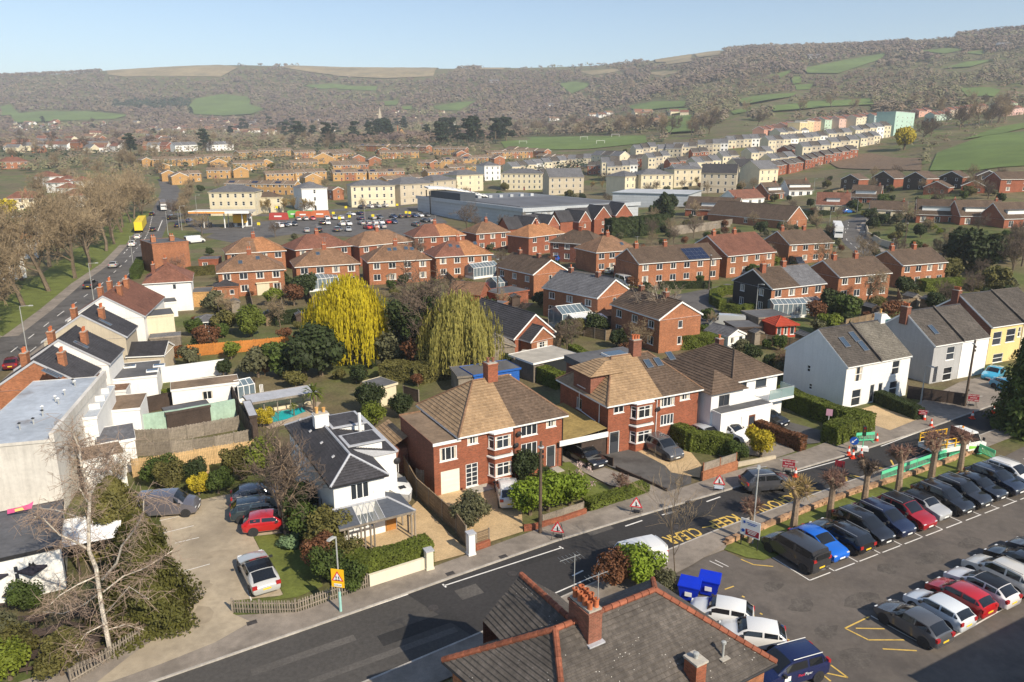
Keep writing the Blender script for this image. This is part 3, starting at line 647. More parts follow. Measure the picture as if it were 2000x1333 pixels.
  if rtile:
   tm=MB(); tm.tube((0,0,0),(.44,0,0),.13,.12,rm,8); me=tm.me('ridge_tile')
   for a,b in rl:
    a,b=Vector(a),Vector(b); dv=b-a; n=max(1,int(dv.length/.45))
    for i in range(n):
     o=obj('ridge_tile',me,s.root,a+dv*(i/n)+Vector((0,0,.03))); o.rotation_mode='QUATERNION'; o.rotation_quaternion=dv.to_track_quat('X','Z'); o.scale=(dv.length/n/.45,1,1)
  else:
   rb=MB()
   for a,b in rl:
    if (Vector(a)-Vector(b)).length>.05: rb.tube(Vector(a)+Vector((0,0,.02)),Vector(b)+Vector((0,0,.02)),.10 if s.near else .12,.10 if s.near else .12,rm,6)
   rb.build('ridge',s.root)
  fb=MB()
  x0,x1,y0,y1=(-ov,w+ov,-ov,d+ov) if kind=='hip' else ((-ovg,w+ovg,-ov,d+ov) if axis=='x' else (-ov,w+ov,-ovg,d+ovg))
  if kind=='hip' or axis=='x': fb.bx(x0,x1,y0-.02,y0+.05,ze-.12,ze+.01,fm); fb.bx(x0,x1,y1-.05,y1+.02,ze-.16,ze+.01,fm)
  if kind=='hip' or axis=='y': fb.bx(x0-.02,x0+.05,y0+.05,y1-.05,ze-.16,ze+.01,fm); fb.bx(x1-.05,x1+.02,y0+.05,y1-.05,ze-.16,ze+.01,fm)
  for a,b,c in barge:
   for p,q in ((a,b),(b,c)):
    p,q=Vector(p),Vector(q); dn=Vector((0,0,-.24)); o_=Vector((0.03,0,0)) if axis=='x' else Vector((0,.03,0))
    fb.mesh([p-o_,q-o_,q-o_+dn,p-o_+dn,p+o_,q+o_,q+o_+dn,p+o_+dn],[(0,1,2,3),(7,6,5,4),(0,4,5,1),(3,2,6,7)],fm)
  # soffit closing the overhang
  fb.face([(x0,y0,ze-.15),(x0,y1,ze-.15),(x1,y1,ze-.15),(x1,y0,ze-.15)],fm)
  fb.build('fascia',s.root)
 def roofpt(s,face,q):
  """photo point on the front/left/right slope -> local point"""
  O,D=s.local_ray(q); E=s.E+s.up
  if face=='f': t=(E+s.tp*O[1]-O[2])/(D[2]-s.tp*D[1])
  elif face=='l': t=(E+s.tp*O[0]-O[2])/(D[2]-s.tp*D[0])
  else: t=(E+s.tp*(s.w-O[0])-O[2])/(D[2]+s.tp*D[0])
  return Vector((O[0]+D[0]*t,O[1]+D[1]*t,O[2]+D[2]*t))
 def onroof(s,name,me,p,face,child=None,lift=.05):
  o=obj(name,me,s.root,p); rz={'f':0,'l':-math.pi/2,'r':math.pi/2,'b':math.pi}[face]
  o.matrix_local=Matrix.Translation(p)@Matrix.Rotation(rz,4,'Z')@Matrix.Rotation(R(s.pitch),4,'X')@Matrix.Translation((0,0,lift))
  if child: obj(child[0],child[1],o)
  return o
 def skylight(s,q,w=.8,h=1.2,face='f'):
  a=MB(); a.bx(-w/2,w/2,-h/2,-h/2+.07,0,.09,M_leadd); a.bx(-w/2,w/2,h/2-.07,h/2,0,.09,M_leadd); a.bx(-w/2,-w/2+.07,-h/2+.07,h/2-.07,0,.09,M_leadd); a.bx(w/2-.07,w/2,-h/2+.07,h/2-.07,0,.09,M_leadd)
  b=MB(); b.bx(-w/2+.07,w/2-.07,-h/2+.07,h/2-.07,.01,.06,M_skyl)
  s.onroof('skylight',a.me('skylight'),s.roofpt(face,q),face,('pane',b.me('pane')))
 def solar(s,q,nx,ny,w=1.0,h=1.6,face='f'):
  p=s.roofpt(face,q); pm=MB(); pm.bx(-w/2+.02,w/2-.02,-h/2+.02,h/2-.02,0,.05,M_solar); pm.bx(-w/2,w/2,-h/2,h/2,-.02,.03,M_steel); me=pm.me('solar_panel')
  for i in range(nx):
   for j in range(ny):
    f=1 if face=='f' else 0
    dx=(i-(nx-1)/2)*w; dy=(j-(ny-1)/2)*h*math.cos(R(s.pitch)); dz=(j-(ny-1)/2)*h*math.sin(R(s.pitch))
    v=Vector((dx,dy,dz)) if face=='f' else (Vector((-dy,dx,dz)) if face=='r' else Vector((dy,-dx,dz)))
    s.onroof('solar_panel',me,p+v,face,lift=.1)
 def chimney(s,x,y,zt,w=.9,d=.6,pots=2,m=None,pm=None,zb=None,cap=True,rows=1):
  mb=MB(); zb=s.E if zb is None else zb; m=m or M_brick
  mb.bx(x-w/2,x+w/2,y-d/2,y+d/2,zb,zt-.2,m)
  mb.bx(x-w/2-.05,x+w/2+.05,y-d/2-.05,y+d/2+.05,zt-.2,zt-.08,m); mb.bx(x-w/2+.02,x+w/2-.02,y-d/2+.02,y+d/2-.02,zt-.08,zt,M_conc)
  c=mb.build('chimney',s.root)
  pt=MB(); pt.lathe((0,0,0),[(.13,0),(.125,.35),(.16,.36),(.16,.45),(.11,.45),(.10,.30)],pm or M_pot,10); me=pt.me('pot',40)
  n=(pots+rows-1)//rows
  for k in range(pots):
   i,j=k%n,k//n; lx=x-w/2+w*(i+.5)/n if w>=d else x-w/2+w*(j+.5)/rows; ly=y-d/2+d*(j+.5)/rows if w>=d else y-d/2+d*(i+.5)/n
   o=obj('pot',me,c,(lx,ly,zt-.01)); o.scale=(1,1,RW.uniform(.85,1.15))
  return c
 def aerial(s,x,y,z):
  if 'aer' not in WCACHE:
   m=MB(); m.tube((0,0,-.6),(0,0,1.5),.025,.025,M_steel,4); m.tube((-.5,0,1.4),(.5,0,1.4),.02,.02,M_steel,3)
   for i in range(5): m.tube((-.45+.22*i,-.25,1.4),(-.45+.22*i,.25,1.4),.014,.014,M_steel,3)
   WCACHE['aer']=m.me('aerial')
  obj('aerial',WCACHE['aer'],s.root,(x,y,z))
 def autowin(s,face,n,zs=((.9,2.1),(3.3,4.4)),ww=1.4,lights=2,kind='w',door=None,skip=(),fm=None,curt=None):
  L=s.w if face in 'fb' else s.d
  for k,(a,b) in enumerate(zs):
   for i in range(n):
    if (k,i) in skip: continue
    x=L*(i+.5)/n
    if door is not None and k==0 and i in (door if isinstance(door,(list,tuple)) else (door,)): s.holes[face].append((x-.5,x+.5,.03,2.1,1,'door',RW.choice(DOORS),0)); continue
    s.winm(face,x-ww/2,x+ww/2,a,b,lights,kind,fm,curt)
 def block(s,name,x0,x1,y0,y1,z0,z1,m,top=None,par=None):
  b=MB(); b.bx(x0,x1,y0,y1,z0,z1,m);
  if top: b.bx(x0+.06,x1-.06,y0+.06,y1-.06,z1+.002,z1+.03,top)
  return b.build(name,par or s.root)
M_skyl=mat('skylight_glass',(.05,.075,.11),rough=.05,n1=None,n2=None,spec=.8)
DOORS=[mat('door_white',(.75,.75,.73),n1=None,n2=None),mat('door_navy',(.03,.04,.06),n1=None,n2=None,rough=.5),mat('door_red',(.25,.03,.02),n1=None,n2=None,rough=.5),mat('door_green',(.03,.09,.05),n1=None,n2=None,rough=.5)]
D_wood=mat('door_oak',(.42,.19,.05),n1=(3,.15),n2=None,rough=.5); D_dark=mat('door_grey',(.05,.055,.065),n1=None,n2=None,rough=.5); D_mahog=mat('door_mahogany',(.16,.05,.025),n1=(3,.15),n2=None,rough=.5)
def bay(h,x0,x1,z0,z1,proj,sill,head,m,roofm=None,cant=.4,lights=3):
 """a bay window: brick apron, glazed band, flat top"""
 mb=MB(); pts=[(x0,0),(x0+cant,-proj),(x1-cant,-proj),(x1,0)]; b=None; H=[]
 for p,q in zip(pts,pts[1:]):
  L=math.hypot(q[0]-p[0],q[1]-p[1]); t=((q[0]-p[0])/L,(q[1]-p[1])/L); n=(t[1],-t[0])
  ho=(.06,L-.06,sill,head,max(1,round(L/.75)),'top',M_upvc,1); panel(mb,p,t,n,L,z0,z1,[ho],m); H.append((p,t,n,ho))
 mb.face([(*p,z1) for p in pts[::-1]][::-1],roofm or M_felt)
 o=mb.build('bay',h.root)
 for p,t,n,ho in H: h.put_at(p,t,n,(ho[0],ho[1],ho[2],ho[3],*ho[4:]),o)
 tb=MB(); k=.12; tb.prism([(x0-k,-.01),(x0+cant-k*.6,-proj-k),(x1-cant+k*.6,-proj-k),(x1+k,-.01)],z1+.003,z1+.12,roofm or M_upvc); tb.build('bay_roof',o)
 return o
# ------------------------------------------------------------ foreground brick house with slate roof (bottom edge)
def fore():
 ZR=8.0; ZE=5.2
 o=thing('brick_house','red brick house with weathered slate roof, terracotta ridge tiles and a stack of eight pots','house',(8.,26.,0))
 off=Vector((8.,26.,0))
 def Q(q,z):
  r=ray(q); t=(z-CAMH)/r[2]; return Vector((r[0]*t,r[1]*t,z))-off
 a=Q((8,1240,1040),ZR)        # left ridge end (hip meets ridge)
 b=Q((8,1795,820),ZR)         # right ridge end
 # front slope (towards camera) is large: extend down to eaves in front
 dn=(b-a).normalized(); per=Vector((dn.y,-dn.x,0))   # towards the camera
 f0=a+per*6.-dn*1.2; f0.z=ZE; c=b+per*4.2+dn*3.9; c.z=ZE; f0=c-dn*11.8; f0.z=ZE
 bk=per*-4.0
 r1=b+bk+dn*3.6; r1.z=ZE
 g0=a+bk-dn*3.6; g0.z=ZE
 mb=MB()
 slope(mb,f0,c,b,a,M_slatew,.24)                 # main slope
 slope(mb,c,r1,b,b,M_slatew,.24)                 # right hip
 slope(mb,r1,g0,a,b,M_slatew,.24)                # back slope
 slope(mb,g0,f0,a,a,M_slatew,.24)                # left hip
 mb.build('roof',o)
 # lower front gablet over the pavement side, left of the stack
 g=MB(); k=a.lerp(b,.22); gl=k+per*-4.9; gl.z=ZR-.35
 gw=1.9; s0=k+dn*0; p0=gl-dn*gw*1.15; p0.z=ZE+.6; p1=gl+dn*gw*1.15; p1.z=ZE+.6; q0=k-dn*gw*1.15; q0.z=ZE+.6; q1=k+dn*gw*1.15; q1.z=ZE+.6
 slope(g,p0,q0,k+Vector((0,0,-.35)),gl,M_slatew,.24); slope(g,q1,p1,gl,k+Vector((0,0,-.35)),M_slatew,.24)
 g.build('roof',o)
 gw_=MB(); gi=gl-per*-.25;
 gw_.face([Vector((p0.x,p0.y,ZE-2.)),Vector((p1.x,p1.y,ZE-2.)),p1,gl,p0],M_brickd); gw_.build('gable',o)
 # walls
 w=MB(); ins=.35
 cs=[f0+dn*ins-per*ins,c-dn*ins-per*ins,r1-dn*ins+per*ins,g0+dn*ins+per*ins]
 hole=[]
 for i in range(4):
  p,q=cs[i],cs[(i+1)%4]; L=(q-p).length; t=(q-p)/L; n=(t.y,-t.x)
  hs=[]
  if i==0: hs=[(L-2.6,L-1.2,3.4,4.7,2,'w',M_upvc,1)]
  if i==1: hs=[(1.0,2.2,3.5,4.7,2,'w',M_upvc,1),(4.5,5.9,3.5,4.7,2,'w',M_upvc,0),(1.,2.2,.9,2.2,2,'w',M_upvc,1)]
  panel(w,(p.x,p.y),(t.x,t.y),n,L,-.3,ZE-.05,hs,M_bricko); hole.append((p,t,n,hs))
 wo=w.build('wall',o)
 class D: near=True
 for p,t,n,hs in hole:
  for hh in hs: House.put_at(D,(p.x,p.y),(t.x,t.y),n,hh,o)
 fb=MB()
 for p,q in ((f0,c),(c,r1),(r1,g0),(g0,f0)): fb.tube(p-Vector((0,0,.08)),q-Vector((0,0,.08)),.07,.07,M_dark,6)
 fb.build('gutter',o)
 # ridge tiles, each its own
 tm=MB(); tm.tube((0,0,0),(.40,0,0),.15,.135,M_ridge,8); me=tm.me('ridge_tile')
 for p,q in ((a,b),(b,c),(b,r1),(a,f0),(a,g0),(k+Vector((0,0,-.35)),gl)):
  dv=q-p; n=int(dv.length/.42)
  for i in range(n):
   r=obj('ridge_tile',me,o,p+dv*(i/n)+Vector((0,0,.05))); r.rotation_mode='QUATERNION'; r.rotation_quaternion=dv.to_track_quat('X','Z'); r.scale=(dv.length/n/.42,1,1)
 # chimney stack set across the ridge
 ch=MB(); cp=a.lerp(b,.255)+per*.2; ang=math.atan2(per.y,per.x); zt=ZR+.8
 ch.box((cp.x,cp.y,(ZR-1.6+zt)/2),(1.5,.72,zt-ZR+1.6),M_brickd,ang); ch.box((cp.x,cp.y,zt+.05),(1.6,.82,.12),M_brickd,ang); ch.box((cp.x,cp.y,zt+.17),(1.45,.68,.1),M_conc,ang)
 ch.box((cp.x+per.x*.5,cp.y+per.y*.5,ZR-.62),(.9,.86,.08),M_lead,ang)
 co=ch.build('chimney',o)
 pm=MB(); pm.lathe((0,0,0),[(.155,0),(.14,.40),(.17,.42),(.17,.50),(.12,.50),(.11,.3)],M_pot,12); pme=pm.me('pot',40)
 for i in range(4):
  for j in (-1,1):
   q=obj('pot',pme,co,cp+per*(-.54+.36*i)+dn*(.17*j)+Vector((0,0,zt+.2-cp.z))); q.scale=(1,1,RW.uniform(.7,1.)); q.scale=(.8,.8,q.scale[2])
 ae=MB(); q=cp+per*.6+dn*.2; q.z=zt; ae.tube(q,q+Vector((0,0,1.9)),.02,.02,M_steel,5); tp=q+Vector((0,0,1.8)); ae.tube(tp-dn*.7,tp+dn*.5,.012,.012,M_steel,4)
 for i in range(6): z=tp+dn*(-.6+.2*i); ae.tube(z-per*.22,z+per*.22,.008,.008,M_steel,3)
 ae.build('aerial',co)
 ae=MB(); q=cp-per*.6-dn*.2; q.z=zt; ae.tube(q,q+Vector((0,0,2.3)),.02,.02,M_steel,5); tp=q+Vector((0,0,2.2)); ae.tube(tp-dn*.8,tp+dn*.3,.012,.012,M_steel,4)
 for i in range(6): z=tp+dn*(-.7+.2*i); ae.tube(z-per*.3,z+per*.3,.008,.008,M_steel,3)
 ae.build('aerial',co)
 def onslope(q):
  O=Vector((0,0,CAMH))-off; D_=Vector(ray(q)); nr=(c-f0).cross(a-f0); t=(f0-O).dot(nr)/D_.dot(nr); return O+D_*t
 v=MB(); p=onslope((9,318,1195)); v.tube((p.x,p.y,p.z-.1),(p.x,p.y,p.z+.75),.06,.06,M_lamp,8); v.lathe((p.x,p.y,p.z+.72),[(.06,0),(.12,.03),(.12,.12),(.03,.15)],M_lamp,8); v.box((p.x,p.y,p.z+.02),(.5,.5,.03),M_conc,ang); v.build('vent_pipe',o)
 v=MB(); p=onslope((9,160,1310)); v.box((p.x,p.y,p.z+.3),(.75,.6,1.3),M_brick,ang); v.box((p.x,p.y,p.z+1.0),(.85,.7,.1),M_conc,ang); cc=v.build('chimney',o)
 pm=MB(); pm.lathe((0,0,0),[(.10,0),(.10,.15),(.14,.17),(.14,.25),(.05,.28)],M_lamp,10); obj('pot',pm.me('pot'),cc,(p.x,p.y,p.z+1.05))
fore()
# ------------------------------------------------------------ white house with dark slate hip roof (the subject)
def subject():
 h=House('white_house','white rendered detached house with dark slate roof, pale hip flashings and timber post veranda','house',(650.4,947.3),(750,925.4),4.9,13.4)
 h.win('f',(0,520+935/5.714,760+1050/5.714),(0,520+1150/5.714,760+1195/5.714),3,'w',M_upvc,0)
 xw,zw=h.loc((8,115,440));
 h.holes['f'].append((.9,2.9,.9,2.1,4,'w',M_upvc,0)); h.holes['f'].append((3.7,4.7,.05,2.15,1,'door',D_wood,0))
 h.winm('l',4.0,4.9,3.2,4.2,1); h.winm('l',9,9.8,.8,2.2,1)
 h.walls(M_white); h.roof('hip',M_slate,32.,.28,.22,ridge=M_lead,fascia=M_dark,axis='y')
 w=h.w
 # lower side wing: shallow slate slope, lead coping, two lead-edged dormers
 wm=MB(); x0,x1,y0,y1=w-.05,w+2.3,3.6,12.6; panel(wm,(x0,y0),(1,0),(0,-1),x1-x0,-.3,4.8,[],M_white); panel(wm,(x1,y0),(0,1),(1,0),y1-y0,-.3,4.8,[],M_white); panel(wm,(x1,y1),(-1,0),(0,1),x1-x0,-.3,4.8,[],M_white); wm.build('wall',h.root)
 sm=MB(); slope(sm,(x1+.1,y0-.12,4.84),(x1+.1,y1+.12,4.84),(w-1.25,y1+.12,5.78),(w-1.25,y0-.12,5.78),M_slate,.22); sm.face([(w,y0-.12,4.8),(x1+.1,y0-.12,4.8),(x1+.1,y0-.12,4.88),(w-1.2,y0-.12,5.8)],M_lead); sm.build('roof',h.root)
 rb=MB(); rb.bx(x1-.1,x1+.16,y0-.15,y1+.15,4.86,4.98,M_lead); rb.build('coping',h.root)
 for ya,yb in ((4.0,6.2),(8.4,11.2)):
  d=MB(); d.bx(w-1.2,w+1.3,ya,yb,4.9,5.85,M_white); do=d.build('dormer',h.root); d=MB(); d.bx(w-1.5,w+1.5,ya-.2,yb+.2,5.85,5.95,M_lead); d.bx(w-1.25,w+1.25,ya+.05,yb-.05,5.952,6.0,M_slate); d.build('dormer_roof',do)
 f=MB(); f.tube((w+.6,7.3,5.0),(w+.6,7.3,7.2),.14,.14,M_white,8); f.build('flue',h.root)
 h.chimney(w*.44,9.0,h.zr+1.1,1.15,.75,2,M_white,M_poty,zb=6.0)
 vm=MB(); vm.box((0,0,.06),(.14,.25,.12),M_lead); vme=vm.me('roof_vent')
 for q in ((0,520+385/5.714,760+350/5.714),(0,520+500/5.714,760+480/5.714),(0,520+625/5.714,760+610/5.714),(0,520+755/5.714,760+765/5.714)): h.onroof('roof_vent',vme,h.roofpt('l',q),'l')
 # veranda: lead-grey lean-to roof with a glazed middle, paired posts
 v=h.root; D=2.0; zt,zb=2.95,2.35
 lm=mat('veranda_roof',(.085,.095,.115),rough=.5,n1=(.8,.12),n2=(6,.1))
 a=MB(); xg0,xg1=1.25,3.1
 a0=MB(); slope(a0,(-.3,-D,zb),(xg0,-D,zb),(xg0,-.02,zt),(-.1,-.02,zt),lm,.5,.02); a0.build('veranda_roof',v); slope(a,(xg1,-D,zb),(w+1.6,-D,zb),(w+.1,-.02,zt),(xg1,-.02,zt),lm,.5,.02)
 slope(a,(w+1.6,-D,zb),(w+1.6,1.2,zb),(w+.1,1.2,zt),(w+.1,-.02,zt),lm,.5,.02)
 vo=a.build('veranda_roof',v)
 b=MB(); b.tube((w+1.6,-D,zb+.04),(w+.1,0,zt+.04),.09,.09,M_lead,6); b.bx(-.2,w+.1,-.10,-.003,zt-.03,zt+.09,M_lead); b.bx(-.3,w+1.6,-D-.06,-D,zb-.12,zb+.03,M_woodg)
 for i in range(5): x=xg0+(xg1-xg0)*i/4; b.tube((x,-D,zb+.03),(x,-.05,zt+.03),.03,.03,M_lead,4)
 b.build('glazing_bar',vo)
 gm=mat('clear_glass',(.55,.6,.6),rough=.03,n1=None,n2=None,spec=.6,alpha=.22)
 for i in range(4):
  x0=xg0+(xg1-xg0)*i/4; x1=xg0+(xg1-xg0)*(i+1)/4; c=MB(); c.face([(x0,-D,zb),(x1,-D,zb),(x1,-.03,zt),(x0,-.03,zt)],gm); c.build('pane',vo)
 pm=MB(); pm.bx(-.055,.055,-.055,.055,0,zb-.1,M_woodg); pme=pm.me('post')
 for x in (.1,1.3,w*.52,w+1.3):
  for dx in (0,.28): obj('post',pme,v,(x+dx,-D+.15,0))
 for y in (-.9,.3): obj('post',pme,v,(w+1.4,y,0))
 s=MB(); s.bx(w-.9,w-.72,-.06,-.005,3.6,3.8,M_upvc); s.build('alarm_box',v)
 s=MB(); s.lathe((w+2.35,3.5,4.0),[(.02,0),(.28,.08),(.30,.10),(.02,.06)],M_dark,12,'y'); s.build('satellite_dish',v)
 return h
SUBJ=subject()
# ------------------------------------------------------------ brick semi with tan and brown roof halves
def semi1():
 h=House('brick_semi','red brick semi with tan and brown roof halves and a flat garage wing','house',(5,712,1192),(5,1285,1075),5.1,8.6)
 w=h.w
 h.win('f',(5,750,1180),(5,810,1222),2);
 h.win('f',(5,1050,1112),(5,1140,1167),3); h.win('f',(5,1190,1090),(5,1245,1127),2)
 h.win('f',(8,1050,8),(8,1140,80),3)
 x,z=h.loc((8,740,62)); x2,_=h.loc((8,808,60)); h.holes['f'].append((x,x2,.25,2.35,2,'grid',M_upvc,0))
 x,z=h.loc((5,1192,1210)); x2,_=h.loc((5,1242,1210)); h.holes['f'].append((x,x2,.25,2.35,1,'door',D_dark,0))
 h.walls(M_brick)
 h.roof('hip',M_tan,36.,.35,.32,split=(w*.50,M_brown),ridge=M_clay,hipin=3.3)
 xb0,_=h.loc((5,862,1180)); xb1,_=h.loc((5,992,1160))
 bay(h,xb0,xb1,-.2,2.65,.75,.95,2.15,M_brick,M_upvc,.3); bay(h,xb0,xb1,2.9,4.85,.7,3.45,4.6,M_brick,M_upvc,.3)
 cx,cy=h.atz((5,905,925),h.zr); h.chimney(w*.5,h.d*.5,h.zr+1.5,1.0,1.0,2,M_brick,M_brickd,zb=h.zr-1.2)
 # garage wing, flat felt roof behind a low parapet
 g0,_=h.loc((5,560,1222)); g=h.root
 gm=MB(); gw=-g0;
 ho=[(gw*.22,gw*.86,3.1,4.3,3,'w',M_upvc,1),(gw*.24,gw*.95,.05,2.2,1,'garage',mat('garage_cream',(.74,.70,.60),n1=(1,.05),n2=None),0)]
 panel(gm,(g0,0),(1,0),(0,-1),gw,-.3,4.7,ho,M_brick); panel(gm,(g0,7.5),(0,-1),(-1,0),7.5,-.3,4.7,[],M_brickd); panel(gm,(0,7.5),(-1,0),(0,1),gw,-.3,4.7,[],M_brick)
 gm.build('wall',g)
 for hh in ho: h.put_at((g0,0),(1,0),(0,-1),hh,g)
 fr=MB(); fr.bx(g0-.05,-.01,-.05,7.55,4.7,4.82,M_feltbrown); fr.build('roof',g)
 fr=MB(); fr.bx(g0-.08,0,-.10,-.05,4.6,4.86,M_upvc); fr.bx(g0-.10,g0-.05,-.05,7.55,4.62,4.88,M_brickd); fr.bx(g0-.1,0,7.55,7.62,4.65,4.95,M_clay); fr.build('parapet',g)
 lm2=MB(); slope(lm2,(g0-2.3,10.5,2.4),(g0-2.3,5.6,2.4),(g0-.06,5.6,3.5),(g0-.06,10.5,3.5),M_tan,.32); lm2.build('outhouse_roof',g)
 lw=MB(); lw.bx(g0-2.1,g0-.06,5.8,10.4,-.2,2.4,M_brickd); lw.build('outhouse_wall',g)
 st=MB(); st.bx(xb0-2.1,xb0-.1,-1.2,-.02,0,.2,M_conc); st.build('doorstep',g); st=MB(); st.bx(w-1.9,w-.5,-1.1,-.02,0,.2,M_conc); st.build('doorstep',g)
 dp=MB(); dp.tube((w*.5,-.06,0),(w*.5,-.06,4.9),.04,.04,M_dark,6); dp.tube((w-.08,-.06,0),(w-.08,-.06,4.9),.04,.04,M_dark,6); dp.build('drainpipe',g)
 sd_=MB(); sd_.lathe((w*.54,-.3,4.2),[(.02,0),(.24,.07),(.26,.09),(.02,.05)],M_dark,12,'y'); sd_.build('satellite_dish',g); sd_=MB(); sd_.lathe((w*.515,-.3,3.2),[(.02,0),(.22,.07),(.24,.09),(.02,.05)],M_dark,12,'y'); sd_.build('satellite_dish',g)
 return h
SEMI1=semi1()
def semi2():
 h=House('brick_semi','brick semi with a side dormer, three rooflights and a flat roofed rear extension','house',(5,1537,1022),(6,185,930),5.1,8.8)
 w=h.w
 h.win('f',(5,1568,1012),(5,1622,1050),2); h.win('f',(5,1938,940),(5,1990,975),2); h.win('f',(5,1828,958),(5,1905,1008),4)
 h.win('f',(5,1828,1080),(5,1898,1125),4)
 x,_=h.loc((5,1545,1140)); x2,_=h.loc((5,1600,1140)); h.holes['f'].append((x,x2,.1,2.3,1,'door',D_dark,0))
 h.holes['r'].append((1.0,2.0,3.4,4.4,2,'w',M_upvc,1)); h.holes['l'].append((3.2,4.2,3.0,4.2,1,'w',M_upvc,0))
 h.walls(M_brick); h.roof('hip',M_tan,36.,.35,.32,split=(w*.56,M_brown),ridge=M_clay,hipin=3.2)
 xb0,_=h.loc((5,1660,1000)); xb1,_=h.loc((5,1778,980)); bay(h,xb0,xb1,-.2,2.6,.7,.95,2.1,M_brick,M_upvc,.3); bay(h,xb0,xb1,2.85,4.85,.65,3.4,4.6,M_brick,M_upvc,.3)
 h.chimney(w*.56,h.d*.5,h.zr+1.5,1.0,.8,3,M_brickd,M_pot,zb=h.zr-1.2)
 for q in ((5,1757,795),(5,1812,785),(5,1880,752)): h.skylight(q,.75,1.1)
 # dormer on the left hip
 d=MB(); d.bx(-.15,3.1,2.9,6.0,5.0,7.15,M_brickd); do=d.build('dormer',h.root)
 d=MB(); slope(d,(-.5,6.4,7.1),(-.5,2.5,7.1),(2.,3.8,8.0),(2.,5.2,8.0),M_tan,.32); slope(d,(-.5,2.5,7.1),(3.4,2.5,7.1),(3.4,3.8,8.0),(2.,3.8,8.0),M_tan,.32); slope(d,(3.4,6.4,7.1),(-.5,6.4,7.1),(2,5.2,8.0),(3.4,5.2,8.0),M_tan,.32); slope(d,(2,3.8,8.0),(3.4,3.8,8.0),(3.4,5.2,8.0),(2,5.2,8.0),M_tan,.9); d.build('dormer_roof',h.root)
 h.put_at((-.16,5.2),(0,-1),(-1,0),(0.,1.4,5.6,6.8,1,'w',M_upvc,0),h.root)
 e=MB(); e.bx(w*.3,w,h.d,h.d+4.2,-.2,5.5,M_brickd); e.build('extension_wall',h.root); e=MB(); e.bx(w*.28,w+.1,h.d-.2,h.d+4.4,5.5,6.2,M_felt); e.build('extension_roof',h.root)
 e=MB(); e.bx(w*.62,w*.85,h.d+1,h.d+2.6,6.2,6.45,M_upvc); e.bx(w*.63,w*.84,h.d+1.1,h.d+2.5,6.45,6.5,M_skyl); e.build('rooflight',h.root)
 p=MB(); p.tube((w*.52,-.07,0),(w*.52,-.07,4.9),.045,.045,M_upvc,6); p.tube((-.07,1.4,0),(-.07,1.4,4.9),.045,.045,M_upvc,6); p.tube((-.07,5.,3.),(-.07,5.,7.),.05,.05,M_upvc,6); p.tube((-.07,2.,2.8),(-.07,4.6,3.0),.05,.05,M_upvc,6); p.build('drainpipe',h.root)
 s_=MB(); s_.lathe((w*.53,-.3,3.8),[(.02,0),(.24,.07),(.26,.09),(.02,.05)],M_dark,12,'y'); s_.build('satellite_dish',h.root)
 # shared car port with corrugated roof
 c=MB(); cm=mat('corrugated_moss',(.26,.19,.07),n1=(.5,.25),n2=(3,.2))
 n=26; xa,xb=-5.6,-.4; ya,yb=-.6,7.4
 for i in range(n):
  y0=ya+(yb-ya)*i/n; y1=ya+(yb-ya)*(i+1)/n; ym=(y0+y1)/2
  zf=lambda x: 2.45+.55*(x-xa)/(xb-xa)
  c.face([(xa,y0,2.5),(xb,y0,3.05),(xb,ym,3.0),(xa,ym,2.45)],cm); c.face([(xa,ym,2.45),(xb,ym,3.0),(xb,y1,3.05),(xa,y1,2.5)],cm)
 p=thing('carport','car port with mossy corrugated roof and dark side wall between two brick semis','carport',h.o,h.yaw)
 c.build('roof',p); b=MB(); b.bx(xa-.02,xb,ya-.12,ya-.02,2.25,2.75,M_upvc); b.bx(xa+2.6,xb,ya+.2,ya+.35,0,2.5,M_woodd); b.build('front_board',p)
 b=MB(); b.bx(xa+2.5,xa+2.62,ya+.2,yb,0,2.3,M_woodd); b.build('side_wall',p)
 for y in (ya+.3,3.5,yb-.2): b=MB(); b.bx(xa,xa+.1,y,y+.1,0,2.44,M_woodd); b.build('post',p)
 return h
SEMI2=semi2()
